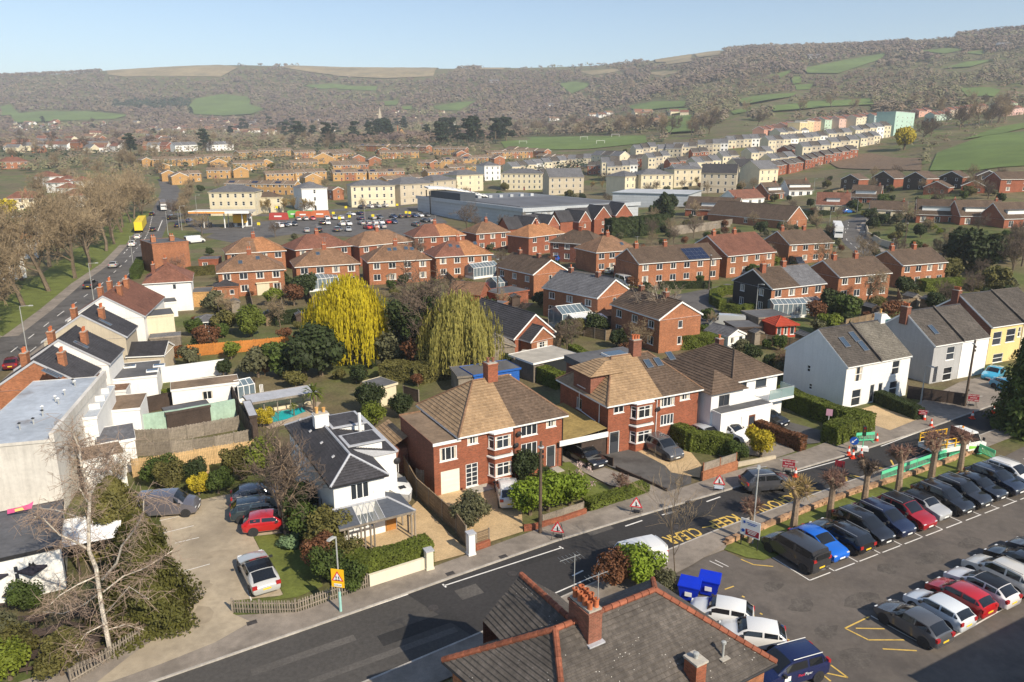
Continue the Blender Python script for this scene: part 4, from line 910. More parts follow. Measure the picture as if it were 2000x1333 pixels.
def white_modern():
 h=House('white_villa','white rendered house with brown hipped roof, glass balcony and projecting garage','house',(6,372,890),(6,625,842),5.0,9.5)
 w=h.w
 h.win('f',(6,408,878),(6,452,912),2,'w',mat('grey_frame',(.10,.10,.11),n1=None,n2=None,rough=.5)); h.win('f',(6,505,870),(6,560,912),3,'plain',MATS['grey_frame'],0)
 h.win('f',(6,540,985),(6,600,1045),2,'w',MATS['grey_frame'],0)
 h.walls(M_white); h.roof('hip',M_brown,33.,.4,.33,ridge=M_brown)
 xw,_=h.loc((6,245,900)); xw=-4.2
 # left forward wing
 g=h.root; wm=MB(); y0=-1.6; ho=[(1.0,2.4,3.2,4.4,2,'w',MATS['grey_frame'],0)]
 panel(wm,(xw,y0),(1,0),(0,-1),-xw,-.3,5.0,ho,M_white); panel(wm,(xw,8.5),(0,-1),(-1,0),8.5-y0,-.3,5.0,[],M_white); panel(wm,(0,y0),(0,1),(1,0),-y0,-.3,5.0,[],M_white); panel(wm,(0,8.5),(-1,0),(0,1),-xw,-.3,5.0,[],M_white); wm.build('wall',g)
 for hh in ho: h.put_at((xw,y0),(1,0),(0,-1),hh,g)
 tp=math.tan(R(33)); k=-xw/2; zr=5+ (k+.4)*tp-.2; rm=MB(); e=.4
 slope(rm,(xw-e,y0-e,4.75),(0+e,y0-e,4.75),(xw/2,y0+k,zr),(xw/2,y0+k,zr),M_brown,.33); slope(rm,(e,y0-e,4.75),(e,8.9,4.75),(xw/2,8.9-k,zr),(xw/2,y0+k,zr),M_brown,.33); slope(rm,(xw-e,8.9,4.75),(xw-e,y0-e,4.75),(xw/2,y0+k,zr),(xw/2,8.9-k,zr),M_brown,.33); slope(rm,(e,8.9,4.75),(xw-e,8.9,4.75),(xw/2,8.9-k,zr),(xw/2,8.9-k,zr),M_brown,.33); rm.build('roof',g)
 # garage and porch block with flat top
 gb=MB(); x1=w*.42; ho=[(.4,2.8,.1,2.3,1,'garage',DOORS[0],0),(3.7,4.7,.1,2.3,1,'door',D_mahog,0)]; y1=-2.9
 panel(gb,(xw+.2,y1),(1,0),(0,-1),x1-xw-.2,-.3,2.9,ho,M_white); panel(gb,(xw+.2,y0),(0,-1),(-1,0),y0-y1,-.3,2.9,[],M_white); panel(gb,(x1,y1),(0,1),(1,0),-y1,-.3,2.9,[],M_white); gb.bx(xw+.1,x1+.1,y1-.1,-.02,2.9,3.1,M_white); gb.bx(xw+.2,x1,y1,y0-.02,3.1,3.14,M_felt); gb.build('garage_wing',g)
 for hh in ho: h.put_at((xw+.2,y1),(1,0),(0,-1),hh,g)
 # balcony with glass balustrade
 b=MB(); bx0,bx1=w*.50,w+.5; b.bx(bx0+.1,bx1,-2.0,-.02,2.7,2.95,M_white); bo=b.build('balcony',g)
 gm=mat('balustrade_glass',(.30,.42,.42),rough=.05,n1=None,n2=None,spec=.6,alpha=.55)
 for x0_,x1_ in ((bx0+.15,(bx0+bx1)/2-.02),((bx0+bx1)/2+.02,bx1-.05)): c=MB(); c.bx(x0_,x1_,-1.98,-1.96,2.96,4.0,gm); c.build('glass_panel',bo)
 c=MB(); c.bx(bx1-.05,bx1-.03,-1.95,-.1,2.96,4.0,gm); c.build('glass_panel',bo); c=MB(); c.tube((bx0+.15,-1.97,4.02),(bx1-.04,-1.97,4.02),.03,.03,M_steel,6); c.build('handrail',bo)
 lw=MB(); lw.bx(bx0+.5,w,-.9,-.02,-.2,2.7,M_white); lw.build('lower_wall',g)
 h.chimney(w*.72,h.d*.75,h.zr+.3,.7,.7,1,M_brickd,M_pot,zb=5.4)
 # timber and black garden room at the side
 gr=House('garage','flat roofed black and timber garage with a square rooflight','garage',(6,62,1158),(6,288,1136),2.7,5.0,base=True)
 gr.holes['f'].append((gr.w*.58,gr.w-.15,.05,2.3,1,'garage',D_wood,0)); gr.walls(M_dark); gr.roof('flat',M_felt,0,.25,fascia=M_dark)
 e=MB(); e.bx(gr.w*.3,gr.w*.55,2.6,4.0,2.82,3.0,M_upvc); e.bx(gr.w*.32,gr.w*.53,2.75,3.85,3.0,3.04,M_skyl); e.build('rooflight',gr.root)
 return h
white_modern()
def victorian(name,label,A,B,eaves,depth,pitch,wall,roofm,roofm2,wins,par=.5,chim=(),sky=(),doors=(),lw=(),gm=None,arch=()):
 h=House(name,label,'house',A,B,eaves,depth); w=h.w
 for q0,q1 in wins: h.win('f',q0,q1,1 if h else 2,'sash')
 for x0,x1,z1,c in doors: h.holes['f'].append((x0*w,x1*w,.1,z1,1,'door',c,0))
 for a,b,c,d in lw: h.winm('l',a,b,c,d,1,'sash')
 h.walls(wall,'x',pitch,fmat=gm); h.roof('gable',roofm,pitch,.18,.25,split=(w*par,roofm2),axis='x',ridge=M_slate,ovg=.02,fascia=M_upvc)
 zr=h.zr; pm=MB(); x=w*par
 for y0,z0,y1,z1 in ((-.25,eaves,depth/2,zr),(depth/2,zr,depth+.25,eaves)): pm.mesh([(x-.14,y0,z0-.05),(x+.14,y0,z0-.05),(x+.14,y0,z0+.30),(x-.14,y0,z0+.30),(x-.14,y1,z1-.05),(x+.14,y1,z1-.05),(x+.14,y1,z1+.30),(x-.14,y1,z1+.30)],[(0,1,2,3),(7,6,5,4),(3,2,6,7),(0,3,7,4),(2,1,5,6)],M_slatew)
 pm.build('parapet',h.root)
 for cx,cy,zt,n,m,p in chim: h.chimney(cx*w,cy*depth,zr+zt,.75,.95,n,m,p,zb=zr-1.6)
 for q in sky: h.skylight(q,.85,1.5)
 for ax in arch:
  am=MB()
  for i in range(7):
   g0,g1=math.pi*i/7,math.pi*(i+1)/7; am.mesh([(ax+.75*math.cos(g0),-.06,2.1+.75*math.sin(g0)),(ax+.75*math.cos(g1),-.06,2.1+.75*math.sin(g1)),(ax+.58*math.cos(g1),-.06,2.1+.58*math.sin(g1)),(ax+.58*math.cos(g0),-.06,2.1+.58*math.sin(g0))],[(0,1,2,3)],M_dark)
  am.bx(ax-.75,ax-.58,-.06,-.005,0,2.1,M_dark); am.bx(ax+.58,ax+.75,-.06,-.005,0,2.1,M_dark); am.build('door_arch',h.root)
 return h
V1=victorian('white_semi','white painted Victorian pair with three rooflights and twin arched doors',(6,1012,810),(6,1368,745),4.9,8.8,37.,M_white,M_slatew,M_slatel,[((6,1060,812),(6,1092,888)),((6,1042,940),(6,1080,1025)),((6,1268,778),(6,1298,850)),((6,1252,895),(6,1285,965))],.5,((.97,.5,.9,1,M_white,M_poty),),((6,995,675),(6,1050,645),(6,1098,695)),((.40,.47,2.2,D_dark),(.53,.60,2.2,D_dark)),((3.4,3.9,2.9,3.7),(3.9,4.4,.9,1.6)),arch=())
V2=victorian('painted_semi','pair with grey painted half and white half under slate roofs',(6,1500,692),(6,1805,642),4.9,9.0,37.,M_greyr,M_slatew,M_slatew,[((6,1572,700),(6,1605,768)),((6,1552,815),(6,1588,888)),((6,1700,690),(6,1728,745))],.5,((.0,.5,.7,3,M_brickd,M_pot),),((6,1490,605),),((.05,.13,2.2,D_dark),(.86,.96,2.2,DOORS[1])),())
wp=MB(); wp.bx(V2.w*.5,V2.w-.02,-.05,-.012,-.2,4.85,M_white); wp.build('white_front',V2.root)
V3=victorian('yellow_terrace','yellow rendered terraced house with arched sash windows and dark gable',(6,1818,588),(6,1995,562),5.2,10.0,35.,M_yellowr,M_slatew,M_slatew,[((6,1830,618),(6,1865,685)),((6,1905,600),(6,1942,668)),((6,1828,740),(6,1868,815)),((6,1968,590),(6,1990,640))],.98,((.0,.55,.6,4,M_brickd,M_pot),),(),(),(),{'l':M_brickd})
V4=House('white_terrace','pale rendered terraced house next to the yellow one','house',(6,2000,560),(6,2140,540),5.2,10.0)
V4.autowin('f',2); V4.walls(M_cream,'x',35.); V4.roof('gable',M_slatew,35.,.2,.25,axis='x')
# ------------------------------------------------------------ left side: terrace along the avenue, flat roofed block, yards
def dist_px(A,q,h):
 a=T(A,h); b=T(q,h); return math.hypot(b.x-a.x,b.y-a.y)
def terrace(label,A,B,depth,eaves,wall,roofm,pitch,chims=(),sky=(),wins=(),name='terraced_house',cm=None):
 b=T(B,eaves); k=R(14); w=A; h=House(name,label,'house',None,None,eaves,depth,world=(b.x-w*math.cos(k),b.y-w*math.sin(k)),w=w,yaw=k)
 for q0,q1 in wins: h.win('f',q0,q1,1)
 h.walls(wall,'y',pitch); h.roof('gable',roofm,pitch,.25,.25,axis='y',ridge=roofm,ovg=.06,fascia=M_lead)
 for x,y in chims: h.chimney(x*h.w,y*h.d,h.E+min(x,1-x)*h.w*h.tp+1.5,.6,.9,2,M_bricko,M_pot,zb=h.E+.1)
 for q in sky: h.skylight(q,.7,1.6,'r')
 return h
t1=terrace('slate roofed end terrace with red brick gable, nearest the flat roofed block',8.2,(4,465,905),5.6,5.0,M_bricko,M_slate,34,((.36,.2),(.72,.4)),((4,280,850),(4,300,850)))
t2=terrace('slate roofed terraced house with white painted gable and small slit window',9.,(4,602,790),6.2,5.2,M_white,M_slate,34,((.36,.3),(.7,.4)),((4,450,690),),())
t3=terrace('slate roofed terraced house with bare grey rendered gable',9.2,(4,698,640),5.8,5.2,M_stone,M_slate,34,((.36,.3),(.68,.4)),((4,585,565),),())
t4=terrace('terraced house with red brown tiles and a bright white gable',9.6,(4,800,526),14.,5.4,M_white,M_browr,33,((.38,.25),(.62,.3),(.38,.6),(.6,.65)))
mb=MB(); mb.bx(t2.w*.18,t2.w*.21,-.04,-.005,5.7,6.6,M_dark); mb.build('slit_window',t2.root)
def flat(name,label,cat,A,B,h,depth,wall,roofm,wins=(),fascia=None,ov=.05,w=None):
 H=House(name,label,cat,A,B,h,depth if not isinstance(depth,tuple) else dist_px(B,depth,h),w=w)
 for f,a,b,c,d,l in wins: H.winm(f,a,b,c,d,l)
 H.walls(wall); H.roof('flat',roofm,0,ov,fascia=fascia or wall); return H
wing=flat('rear_wing','cream rendered two storey wing behind the red brown terrace','house',(4,690,548),(4,968,520),4.8,4.6,M_cream,M_felt,(('f',1.2,2.4,2.6,3.4,1),))
w2=flat('rear_extension','single storey rear extension with felt roof and three rooflights behind white gable','extension',(4,612,888),(4,872,862),2.9,6.5,M_white,M_felt)
for x,y in ((1.0,4.2),(3.6,1.4),(4.2,3.4)):
 e=MB(); e.bx(x,x+1.3,y,y+.8,3.02,3.2,M_upvc); e.bx(x+.08,x+1.22,y+.08,y+.72,3.2,3.24,M_skyl); e.build('rooflight',w2.root)
w3=House('rear_extension','single storey slate roofed extension behind grey gable','extension',(4,705,752),(4,912,742),2.6,5.0); w3.walls(M_stone,'x',25); w3.roof('gable',M_slate,25,.2,.25,axis='x')
w4=flat('lean_to_shed','open fronted shed with pale felt roof in back garden','shed',(4,835,655),(4,1005,640),2.3,2.4,M_woodg,M_slateg)
hr=House('white_house','white rendered house with red hipped tile roof beside the avenue','house',(4,803,345),(4,1062,330),5.3,9.0); hr.win('f',(4,960,350),(4,985,378),1); hr.walls(M_white); hr.roof('hip',M_browr,36,.3,.33,ridge=M_browr); hr.chimney(hr.w*.45,hr.d*.6,hr.zr+.9,.6,.9,2,M_brickd); hr.chimney(hr.w*.2,hr.d*.3,hr.zr+.3,.6,.9,2,M_brickd)
hx2=flat('brick_extension','buff brick single storey extension of the red roofed white house','extension',(4,1068,400),(4,1172,395),2.6,5.,M_bricky,M_felt)
hx3=flat('rear_extension','low flat roofed extension with pergola below white wall','extension',(4,855,462),(4,985,450),2.5,4.,M_white,M_felt)
bb=flat('brick_block','tall flat roofed orange brick building with two chimneys by the avenue','house',(4,846,128),(4,1050,112),6.8,9.,M_bricko,M_felt)
bb.chimney(1.2,3.,8.2,1.,.8,2,M_bricko,M_pot,zb=6.5); bb.chimney(bb.w*.66,3.,8.2,1.,.8,2,M_bricko,M_pot,zb=6.5)
flat('brick_extension','small brick outbuilding with white window behind the orange block','outbuilding',(4,1105,215),(4,1215,212),2.6,5.,M_brick,M_slateg,(('f',.8,2.0,1.,2.,2),))
# big flat roofed white block
L1=House('flat_roofed_block','white rendered commercial block with pale blue stained flat roof','building',(4,-220,1270),(4,300,1222),6.0,dist_px((4,300,1222),(4,435,884),6.))
L1.walls(M_whited); L1.roof('flat',M_membrane,0,.05,fascia=M_whited)
w_,d_=L1.w,L1.d
b=MB(); b.bx(w_-6.5,w_-6.3,.1,d_*.48,6.12,6.5,M_membrane); b.bx(-.1,w_-6.5,d_*.48,d_*.48+.25,6.12,6.5,M_membrane); b.bx(w_-.25,w_+.08,-.08,d_+.08,6.18,6.7,M_whited); b.build('parapet',L1.root)
rr=random.Random(2)
for i in range(9):
 b=MB(); x,y=rr.uniform(3,w_-2),rr.uniform(2,d_-2); b.tube((x,y,6.1),(x,y,6.6),.07,.07,M_lamp,6); b.lathe((x,y,6.6),[(.07,0),(.16,.05),(.02,.14)],M_dark if i%2 else M_upvc,8); b.build('roof_vent',L1.root)
OB1=flat('white_wing','white stepped wing with pale parapets against the flat roofed block','building',(4,440,1105),(4,538,1095),4.9,(4,518,935),M_white,M_membrane)
for i in range(1,4): b=MB(); b.bx(.05,OB1.w-.05,OB1.d*i/4-.15,OB1.d*i/4+.15,4.95,5.5,M_white); b.build('parapet',OB1.root)
flat('rear_extension','low white extension with stained felt roof beside yard','extension',(4,540,1068),(4,778,1045),3.2,(4,770,968),M_white,M_feltbrown)
flat('rear_extension','white lean-to with grey corrugated roof next to green yard wall','extension',(4,545,1250),(4,752,1215),3.0,(4,742,1130),M_white,M_slateg)
flat('rear_extension','white lean-to with brown felt roof above the pub shelter','extension',(7,455,110),(7,690,60),3.0,(7,675,-10),M_white,M_feltbrown)
flat('brick_outhouse','little red brick outhouse with tiled ridge between the white wings','outhouse',(4,518,960),(4,700,945),3.,2.4,M_white,M_clay)
# yard walls and fences
def fence(label,qs,h,m,pw=1.83,posts=M_woodg,cat='fence',name='panel_fence',group=None,world=None,z=0.,thick=.05,gap=.0,board=False):
 """panel fence along base points; every panel and post its own part"""
 ps=[Vector(T(q)) for q in qs] if world is None else [Vector((*p,0)) for p in world]
 root=thing(name,label,cat,ps[0],0,group); o=ps[0]
 pm=MB(); pm.bx(-.05,.05,-.05,.05,-.2,h+.08,posts); pme=pm.me('post')
 cache={}
 for a,b in zip(ps,ps[1:]):
  d=b-a; d.z=0; L=d.length; n=max(1,round(L/pw)); ang=math.atan2(d.y,d.x); st=L/n; k=round(st,2)
  if k not in cache:
   q=MB()
   if board:
    nb=max(3,int(k/.15))
    for i in range(nb): q.bx(.06+(k-.12)*i/nb,.06+(k-.12)*(i+.88)/nb,-thick/2,thick/2*(.6 if i%2 else 1),.02,h-.04*(i%2),m)
    q.bx(.05,k-.05,-thick,-thick/2,h*.25,h*.25+.07,m); q.bx(.05,k-.05,-thick,-thick/2,h*.8,h*.8+.07,m)
   else:
    q.bx(.05,k-.05,-thick/2,thick/2,.02,h-.03,m); q.bx(.03,k-.03,-thick,thick,h-.03,h+.02,m)
   cache[k]=q.me('panel')
  for i in range(n):
   p=a+d*(i/n); z_=ter(p.x,p.y); loc=(p.x-o.x,p.y-o.y,z_-o.z)
   x=obj('panel',cache[k],root,loc,ang); x.scale=(st/k,1,1); obj('post',pme,root,loc,ang)
  obj('post',pme,root,(b.x-o.x,b.y-o.y,b.z-o.z),ang)
 return root
def wallrun(name,label,qs,h,m,cap=None,th=.22,cat='wall',world=None,piers=0):
 ps=[Vector(T(q)) for q in qs] if world is None else [Vector((*p,0)) for p in world]
 root=thing(name,label,cat,ps[0]); o=ps[0]
 for a,b in zip(ps,ps[1:]):
  d=b-a; d.z=0; L=d.length; ang=math.atan2(d.y,d.x); q=MB(); q.bx(0,L,-th/2,th/2,-.3,h,m)
  s=q.build('section',root,a-o,ang)
  if cap: c=MB(); c.bx(-.03,L+.03,-th/2-.04,th/2+.04,h+.002,h+.09,cap); c.build('coping',s)
 return root
M_palegreen=mat('pale_green_paint',(.36,.50,.40),n1=(.6,.12),n2=(4,.1),streak=.2)
wallrun('yard_wall','long pale green painted yard wall behind grey fences',((4,752,1198),(4,1000,1160),(4,1318,1098)),2.2,M_palegreen)
fence('grey weathered panel fence just below the green wall',((4,760,1240),(4,945,1232),(4,1335,1160)),1.5,M_woodg,board=True)
fence('grey weathered panel fence in the middle of the yards',((4,770,1310),(4,960,1300),(4,1200,1270),(4,1415,1225)),1.35,M_woodg,board=True)
fence('new pale timber panel fence at the top of the pub car park',((7,745,190),(7,925,165),(7,985,155),(7,1200,115),(7,1420,80)),1.75,M_woodn,board=True,posts=M_woodn)
fence('dark side fence along the pool garden',((4,1300,1010),(4,1345,1110),(4,1420,1250)),2.,M_woodd,posts=M_woodd)
fence('dark creosoted fence below the brown roofed outbuildings',((4,780,1075),(4,920,1045),(4,1150,1000),(4,1425,960)),1.8,M_woodd,posts=M_woodd)
fence('bright orange garden fence running to the willow',((4,912,768),(4,1122,748),(4,1420,722),(4,1720,692)),1.7,M_woodo,posts=M_woodo,board=True)
wallrun('garden_wall','long white painted garden wall with flat coping',((4,868,905),(4,1258,850)),1.9,M_white,M_upvc)
flat('felt_shed','low shed with torn black felt roof above the green wall','shed',(4,925,1075),(4,1170,1030),2.,(4,1150,1000),M_woodd,M_felt)
ob=flat('outbuilding','long outbuilding with brown corrugated roof below white garden wall','outbuilding',(4,955,945),(4,1330,900),2.3,3.0,M_white,M_feltbrown,(('f',3.,4.2,.8,1.8,2),('f',6.,7.2,.1,1.9,2),('f',9.2,10.6,.8,1.8,2)))
def glasshouse(label,A,B,depth,h=2.1,name='conservatory',rf=M_upvc,ridge=True,pitch=25,cat='conservatory',wall=None):
 H=House(name,label,cat,A,B,h,depth); w,d=H.w,H.d; fr=MB(); n=max(3,int(w/.8)); zr=h+(d/2)*math.tan(R(pitch)) if ridge else h+.1
 gm=mat('conservatory_glass',(.16,.22,.26),rough=.05,n1=None,n2=None,spec=.7,alpha=.75)
 fr.bx(0,w,0,d,-.1,.5,wall or M_upvc)
 for i in range(n+1):
  x=w*i/n
  for y in (0,d): fr.bx(x-.04,x+.04,y-.04,y+.04,.5,h,rf)
  fr.tube((x,0,h),(x,d/2,zr),.035,.035,rf,4); fr.tube((x,d,h),(x,d/2,zr),.035,.035,rf,4)
 fr.bx(-.05,w+.05,-.05,.05,h,h+.08,rf); fr.bx(-.05,w+.05,d-.05,d+.05,h,h+.08,rf); fr.tube((0,d/2,zr),(w,d/2,zr),.06,.06,rf,5)
 fr.build('frame',H.root)
 for i in range(n):
  x0,x1=w*i/n+.04,w*(i+1)/n-.04
  for pts in ([(x0,0,.5),(x1,0,.5),(x1,0,h),(x0,0,h)],[(x0,0,h),(x1,0,h),(x1,d/2,zr),(x0,d/2,zr)],[(x1,d,h),(x0,d,h),(x0,d/2,zr),(x1,d/2,zr)]):
   g=MB(); g.face(pts,gm); g.build('pane',H.root)
 for x in (0,w): g=MB(); g.face([(x,0,.5),(x,d,.5),(x,d,h),(x,d/2,zr),(x,0,h)],gm); g.build('pane',H.root)
 return H
glasshouse('small white framed greenhouse at the end of the brown outbuilding',(4,1325,925),(4,1418,905),2.2,1.9,'greenhouse',cat='greenhouse')
sh=House('summerhouse','dark green summerhouse with hipped felt roof and glazed doors','summerhouse',(4,1092,560),(4,1208,552),2.1,3.); sh.autowin('f',2,((.3,1.8),),1.2); sh.walls(M_woodd); sh.roof('hip',M_slateg,25,.35,.3,ridge=M_slateg)
# pool garden
patch('pool_terrace',[(4,1400,1050),(4,1690,995),(4,1790,1010),(4,1720,1100),(4,1500,1160),(4,1430,1110)],mat('stone_paving',(.42,.33,.24),brick=(.6,.6,.015,(.25,.2,.15),.1),n1=(1,.12),n2=(6,.1)),.05)
pool=tag(patch('swimming_pool',[(4,1428,1098),(4,1470,1075),(4,1690,1038),(4,1705,1062),(4,1600,1105),(4,1530,1122)],M_pool,.08,kind=None),'turquoise swimming pool beside the white veranda house','pool')
ph=House('pool_house','long low pool pavilion with flat grey roof and open cream front','pavilion',(4,1395,1016),(4,1760,955),1.7,2.6)
mb=MB(); mb.bx(0,ph.w,1.8,2.2,-.1,1.7,M_cream); mb.bx(-.1,ph.w,1.2,1.8,0,.35,M_cream); mb.build('wall',ph.root); ph.roof('flat',M_lead,0,.2,fascia=M_woodg)
for i in range(6): mb=MB(); x=ph.w*i/5; mb.bx(x-.06,x+.06,.05,.17,0,1.7,M_woodg); mb.build('post',ph.root)
p2=flat('pool_store','narrow flat roofed store along the side of the pool','store',(4,1392,1092),(4,1432,1086),2.4,(4,1385,1005),M_woodd,M_lead)
# ------------------------------------------------------------ pub at the bottom left
pub=House('public_house','low white painted pub building with black felt roof and dark windows','pub',(7,-80,668),(7,330,578),3.1,dist_px((7,330,578),(7,322,335),3.1))
pub.win('f',(7,66,690),(7,115,762),1,'sash',M_upvc,0); pub.win('f',(7,150,668),(7,200,692),2,'w',M_upvc,0)
pub.walls(M_white); pub.roof('flat',M_felt,0,.1,fascia=M_dark)
b=MB(); b.lathe((pub.w-1.6,-.12,2.2),[(.18,0),(.18,.08)],M_dark,12,'y'); b.build('wall_lamp',pub.root)
shl=House('garden_shelter','open timber shelter with white corrugated roof next to the pub','shelter',(7,332,592),(7,668,528),2.3,dist_px((7,332,592),(7,345,440),2.3))
cm=mat('corrugated_white',(.62,.63,.64),rough=.5,n1=(.5,.12),n2=(4,.1)); q=MB(); n=34
for i in range(n):
 y0,y1=shl.d*i/n,shl.d*(i+1)/n; ym=(y0+y1)/2
 q.face([(-.1,y0,2.4),(shl.w,y0,2.4),(shl.w,ym,2.48),(-.1,ym,2.48)],cm); q.face([(-.1,ym,2.48),(shl.w,ym,2.48),(shl.w,y1,2.4),(-.1,y1,2.4)],cm)
q.build('roof',shl.root)
for i in range(5):
 for y in (.15,shl.d-.15): q=MB(); x=.1+(shl.w-.3)*i/4; q.bx(x-.06,x+.06,y-.06,y+.06,0,2.4,M_woodd); q.build('post',shl.root)
q=MB(); q.bx(0,shl.w,shl.d-.3,shl.d-.2,0,2.3,M_woodd); q.build('back_wall',shl.root)
# roof terrace parapet with rails behind the pub
tw=wallrun('terrace_wall','low grey wall with white rails along the pub roof terrace',((7,-60,420),(7,165,345)),3.3,M_stone)
for k in range(3):
 a=T((7,-60,420)); b_=T((7,165,345)); q=MB(); z=3.5+.35*k; q.tube((0,0,z),(b_.x-a.x,b_.y-a.y,z),.03,.03,M_upvc,5); q.build('rail',tw)
um=T((7,110,385),3.6);
fm=MB(); M_pink=mat('pink_fabric',(.75,.12,.30),n1=(3,.2),n2=None); a=Vector((0,0,0))
fm.mesh([(-.9,0,-.3),(.7,.25,.0),(.9,.3,.55),(.55,.2,.35),(-.1,.05,.2),(-.8,-.05,.1)],[(0,1,2,3,4,5)],M_pink); fm.mesh([(-.3,-.04,-.1),(.3,.08,.0),(.2,.06,.2),(-.3,-.04,.1)],[(0,1,2,3)],mat('yellow_fabric',(.8,.6,.2),n1=None,n2=None))
tag(fm.build('banner',None,(um.x,um.y,3.75)),'pink and yellow banner tied to the pub terrace rail','banner')
def picnic(q,rz,label,rnd=False):
 o=thing('picnic_table',label,'table',T(q),rz,'picnic tables in the beer garden'); L=1.8
 t=MB()
 for i in range(5): t.bx(-L/2,L/2,-.36+.145*i,-.36+.145*i+.135,.72,.76,M_woodd)
 t.build('table_top',o)
 for s in (-1,1): b=MB(); b.bx(-L/2,L/2,s*.75-.13,s*.75+.13,.42,.46,M_woodd); b.build('bench',o)
 for x in (-.6,.6):
  for s in (-1,1): b=MB(); b.tube((x,s*.30,.72),(x,s*.62,0),.05,.05,M_woodd,4); b.build('leg',o)
  b=MB(); b.bx(x-.04,x+.04,-.8,.8,.34,.42,M_woodd); b.build('crossbar',o)
for q,r,l in (((7,165,1040),.2,'dark wooden picnic table beneath the birch, close to the pub wall'),((7,255,1110),.6,'dark wooden picnic table left of the birch trunk, lids of benches in grass'),((7,235,1235),.35,'dark wooden picnic table near the bottom of the beer garden'),((7,470,1000),-.3,'dark wooden picnic table under the conifer'),((7,120,890),.1,'dark wooden picnic table beside the pub umbrella'),((7,550,1140),1.1,'dark wooden picnic table right beside the birch trunk')): picnic(q,r,l)
def parasol(q,label,rot):
 o=thing('parasol',label,'umbrella',T(q),rot); b=MB(); b.tube((0,0,0),(0,0,2.45),.03,.03,M_woodd,6); b.build('pole',o); b=MB(); M_char=mat('canvas_charcoal',(.03,.028,.04),n1=None,n2=None)
 n=4
 for i in range(n):
  g0=2*math.pi*i/n; g1=2*math.pi*(i+1)/n; r=2.0; b.mesh([(0,0,2.6),(r*math.cos(g0),r*math.sin(g0),2.05),(r*math.cos(g1),r*math.sin(g1),2.05),(r*math.cos(g1),r*math.sin(g1),1.9),(r*math.cos(g0),r*math.sin(g0),1.9)],[(0,1,2),(1,4,3,2)],M_char)
 b.build('canopy',o); b=MB(); b.box((0,0,.05),(.6,.6,.1),M_conc); b.build('base',o)
parasol((7,215,800),'square charcoal parasol open in front of the pub windows',.5); parasol((7,-15,860),'square charcoal parasol at the far end of the pub wall',.3)
# ------------------------------------------------------------ brick semis and houses of the middle ground
def mid(label,A,B,depth,roof,wall,roofm,pitch=34,eaves=4.9,nf=4,name='brick_semi',split=None,chim=((.5,.5),),sky=(),axis=None,group=None,near=True,lw=0,door=(),zs=((.9,2.2),(3.3,4.5)),ww=1.5,fmat=None,kind='w',solar=None,gauge=.36,rw=0,ov=.35,cat='house',curt=None,chm=None,hipin=None):
 d=dist_px(A,depth,eaves) if isinstance(depth,tuple) else depth
 h=House(name,label,cat,A,B,eaves,d,group,near=near)
 if nf: h.autowin('f',nf,zs,min(ww,h.w/nf*.7),2,kind,door=list(door),curt=curt)
 if lw: h.autowin('l',lw,zs,1.1)
 if rw: h.autowin('r',rw,zs,1.1)
 ax=axis or ('x' if h.w>=h.d else 'y')
 h.walls(wall,ax if roof=='gable' else None,pitch,fmat=fmat)
 h.roof(roof,roofm,pitch,ov,gauge,split=(h.w*.5,split) if split else None,ridge=roofm,axis=ax,hipin=hipin)
 for c in chim: h.chimney(c[0]*h.w,c[1]*h.d,h.zr+.95,.85,.7,2,chm or M_brick,M_pot,zb=h.zr-1.4)
 if near and chim: h.aerial(chim[0][0]*h.w+.3,chim[0][1]*h.d,h.zr+.9)
 for q in sky: h.skylight(q,.8,1.0)
 if solar: h.solar(*solar)
 return h
G1='hipped roof brick semis between the gardens and the supermarket'
mid('brick semi with tan hipped roof and two rooflights behind the red roofed white house',(4,1215,285),(4,1582,264),8.5,'hip',M_bricko,M_clay,sky=((4,1340,228),(4,1437,204)))
mid('brick semi with half brown, half orange hipped roof beside the car park',(4,1265,178),(4,1588,160),8.5,'hip',M_bricko,M_clay,split=M_oran)
mid('brick semi with tan hipped roof and glass lean-to behind the yellow willow',(4,1650,252),(4,2000,232),8.5,'hip',M_bricko,M_clay,sky=((4,1772,180),))
mid('brick semi with red brown hipped roof below the supermarket car park',(4,1648,158),(4,1955,133),8.5,'hip',M_brick,M_browr)
mid('brick semi with tan hipped roof and white van at its side',(5,148,138),(5,440,108),8.5,'hip',M_brick,M_clay)
mid('brick semi with brown hipped roof carrying four rooflights',(5,200,226),(5,542,208),8.5,'hip',M_bricko,M_clay,sky=((5,315,157),(5,346,155),(5,408,150),(5,441,153)))
mid('brick semi with red brown and orange roof halves and white bays',(5,455,88),(5,735,74),8.5,'hip',M_brick,M_browr,split=M_oran)
mid('brick semi with dark brown and bright orange roof halves, glass lean-to behind',(5,575,198),(5,885,180),8.5,'hip',M_bricko,M_browr,split=M_oran,sky=((5,655,135),(5,697,140),(5,793,122)))
mid('detached brick house with brown pyramid roof and white bay',(5,800,68),(5,982,56),8.,'hip',M_brick,M_clay,nf=3)
mid('detached brick house with orange hipped roof',(5,1092,88),(5,1290,62),8.,'hip',M_brick,M_oran,nf=3)
mid('brick semi with dark brown hipped roof next to the pink blossom tree',(5,1212,112),(5,1470,128),8.5,'hip',M_brickd,M_brown)
mid('brick house with brown hipped roof and small rooflight beside garage',(5,1470,172),(5,1702,152),9.,'hip',M_bricko,M_clay,sky=((5,1610,125),))
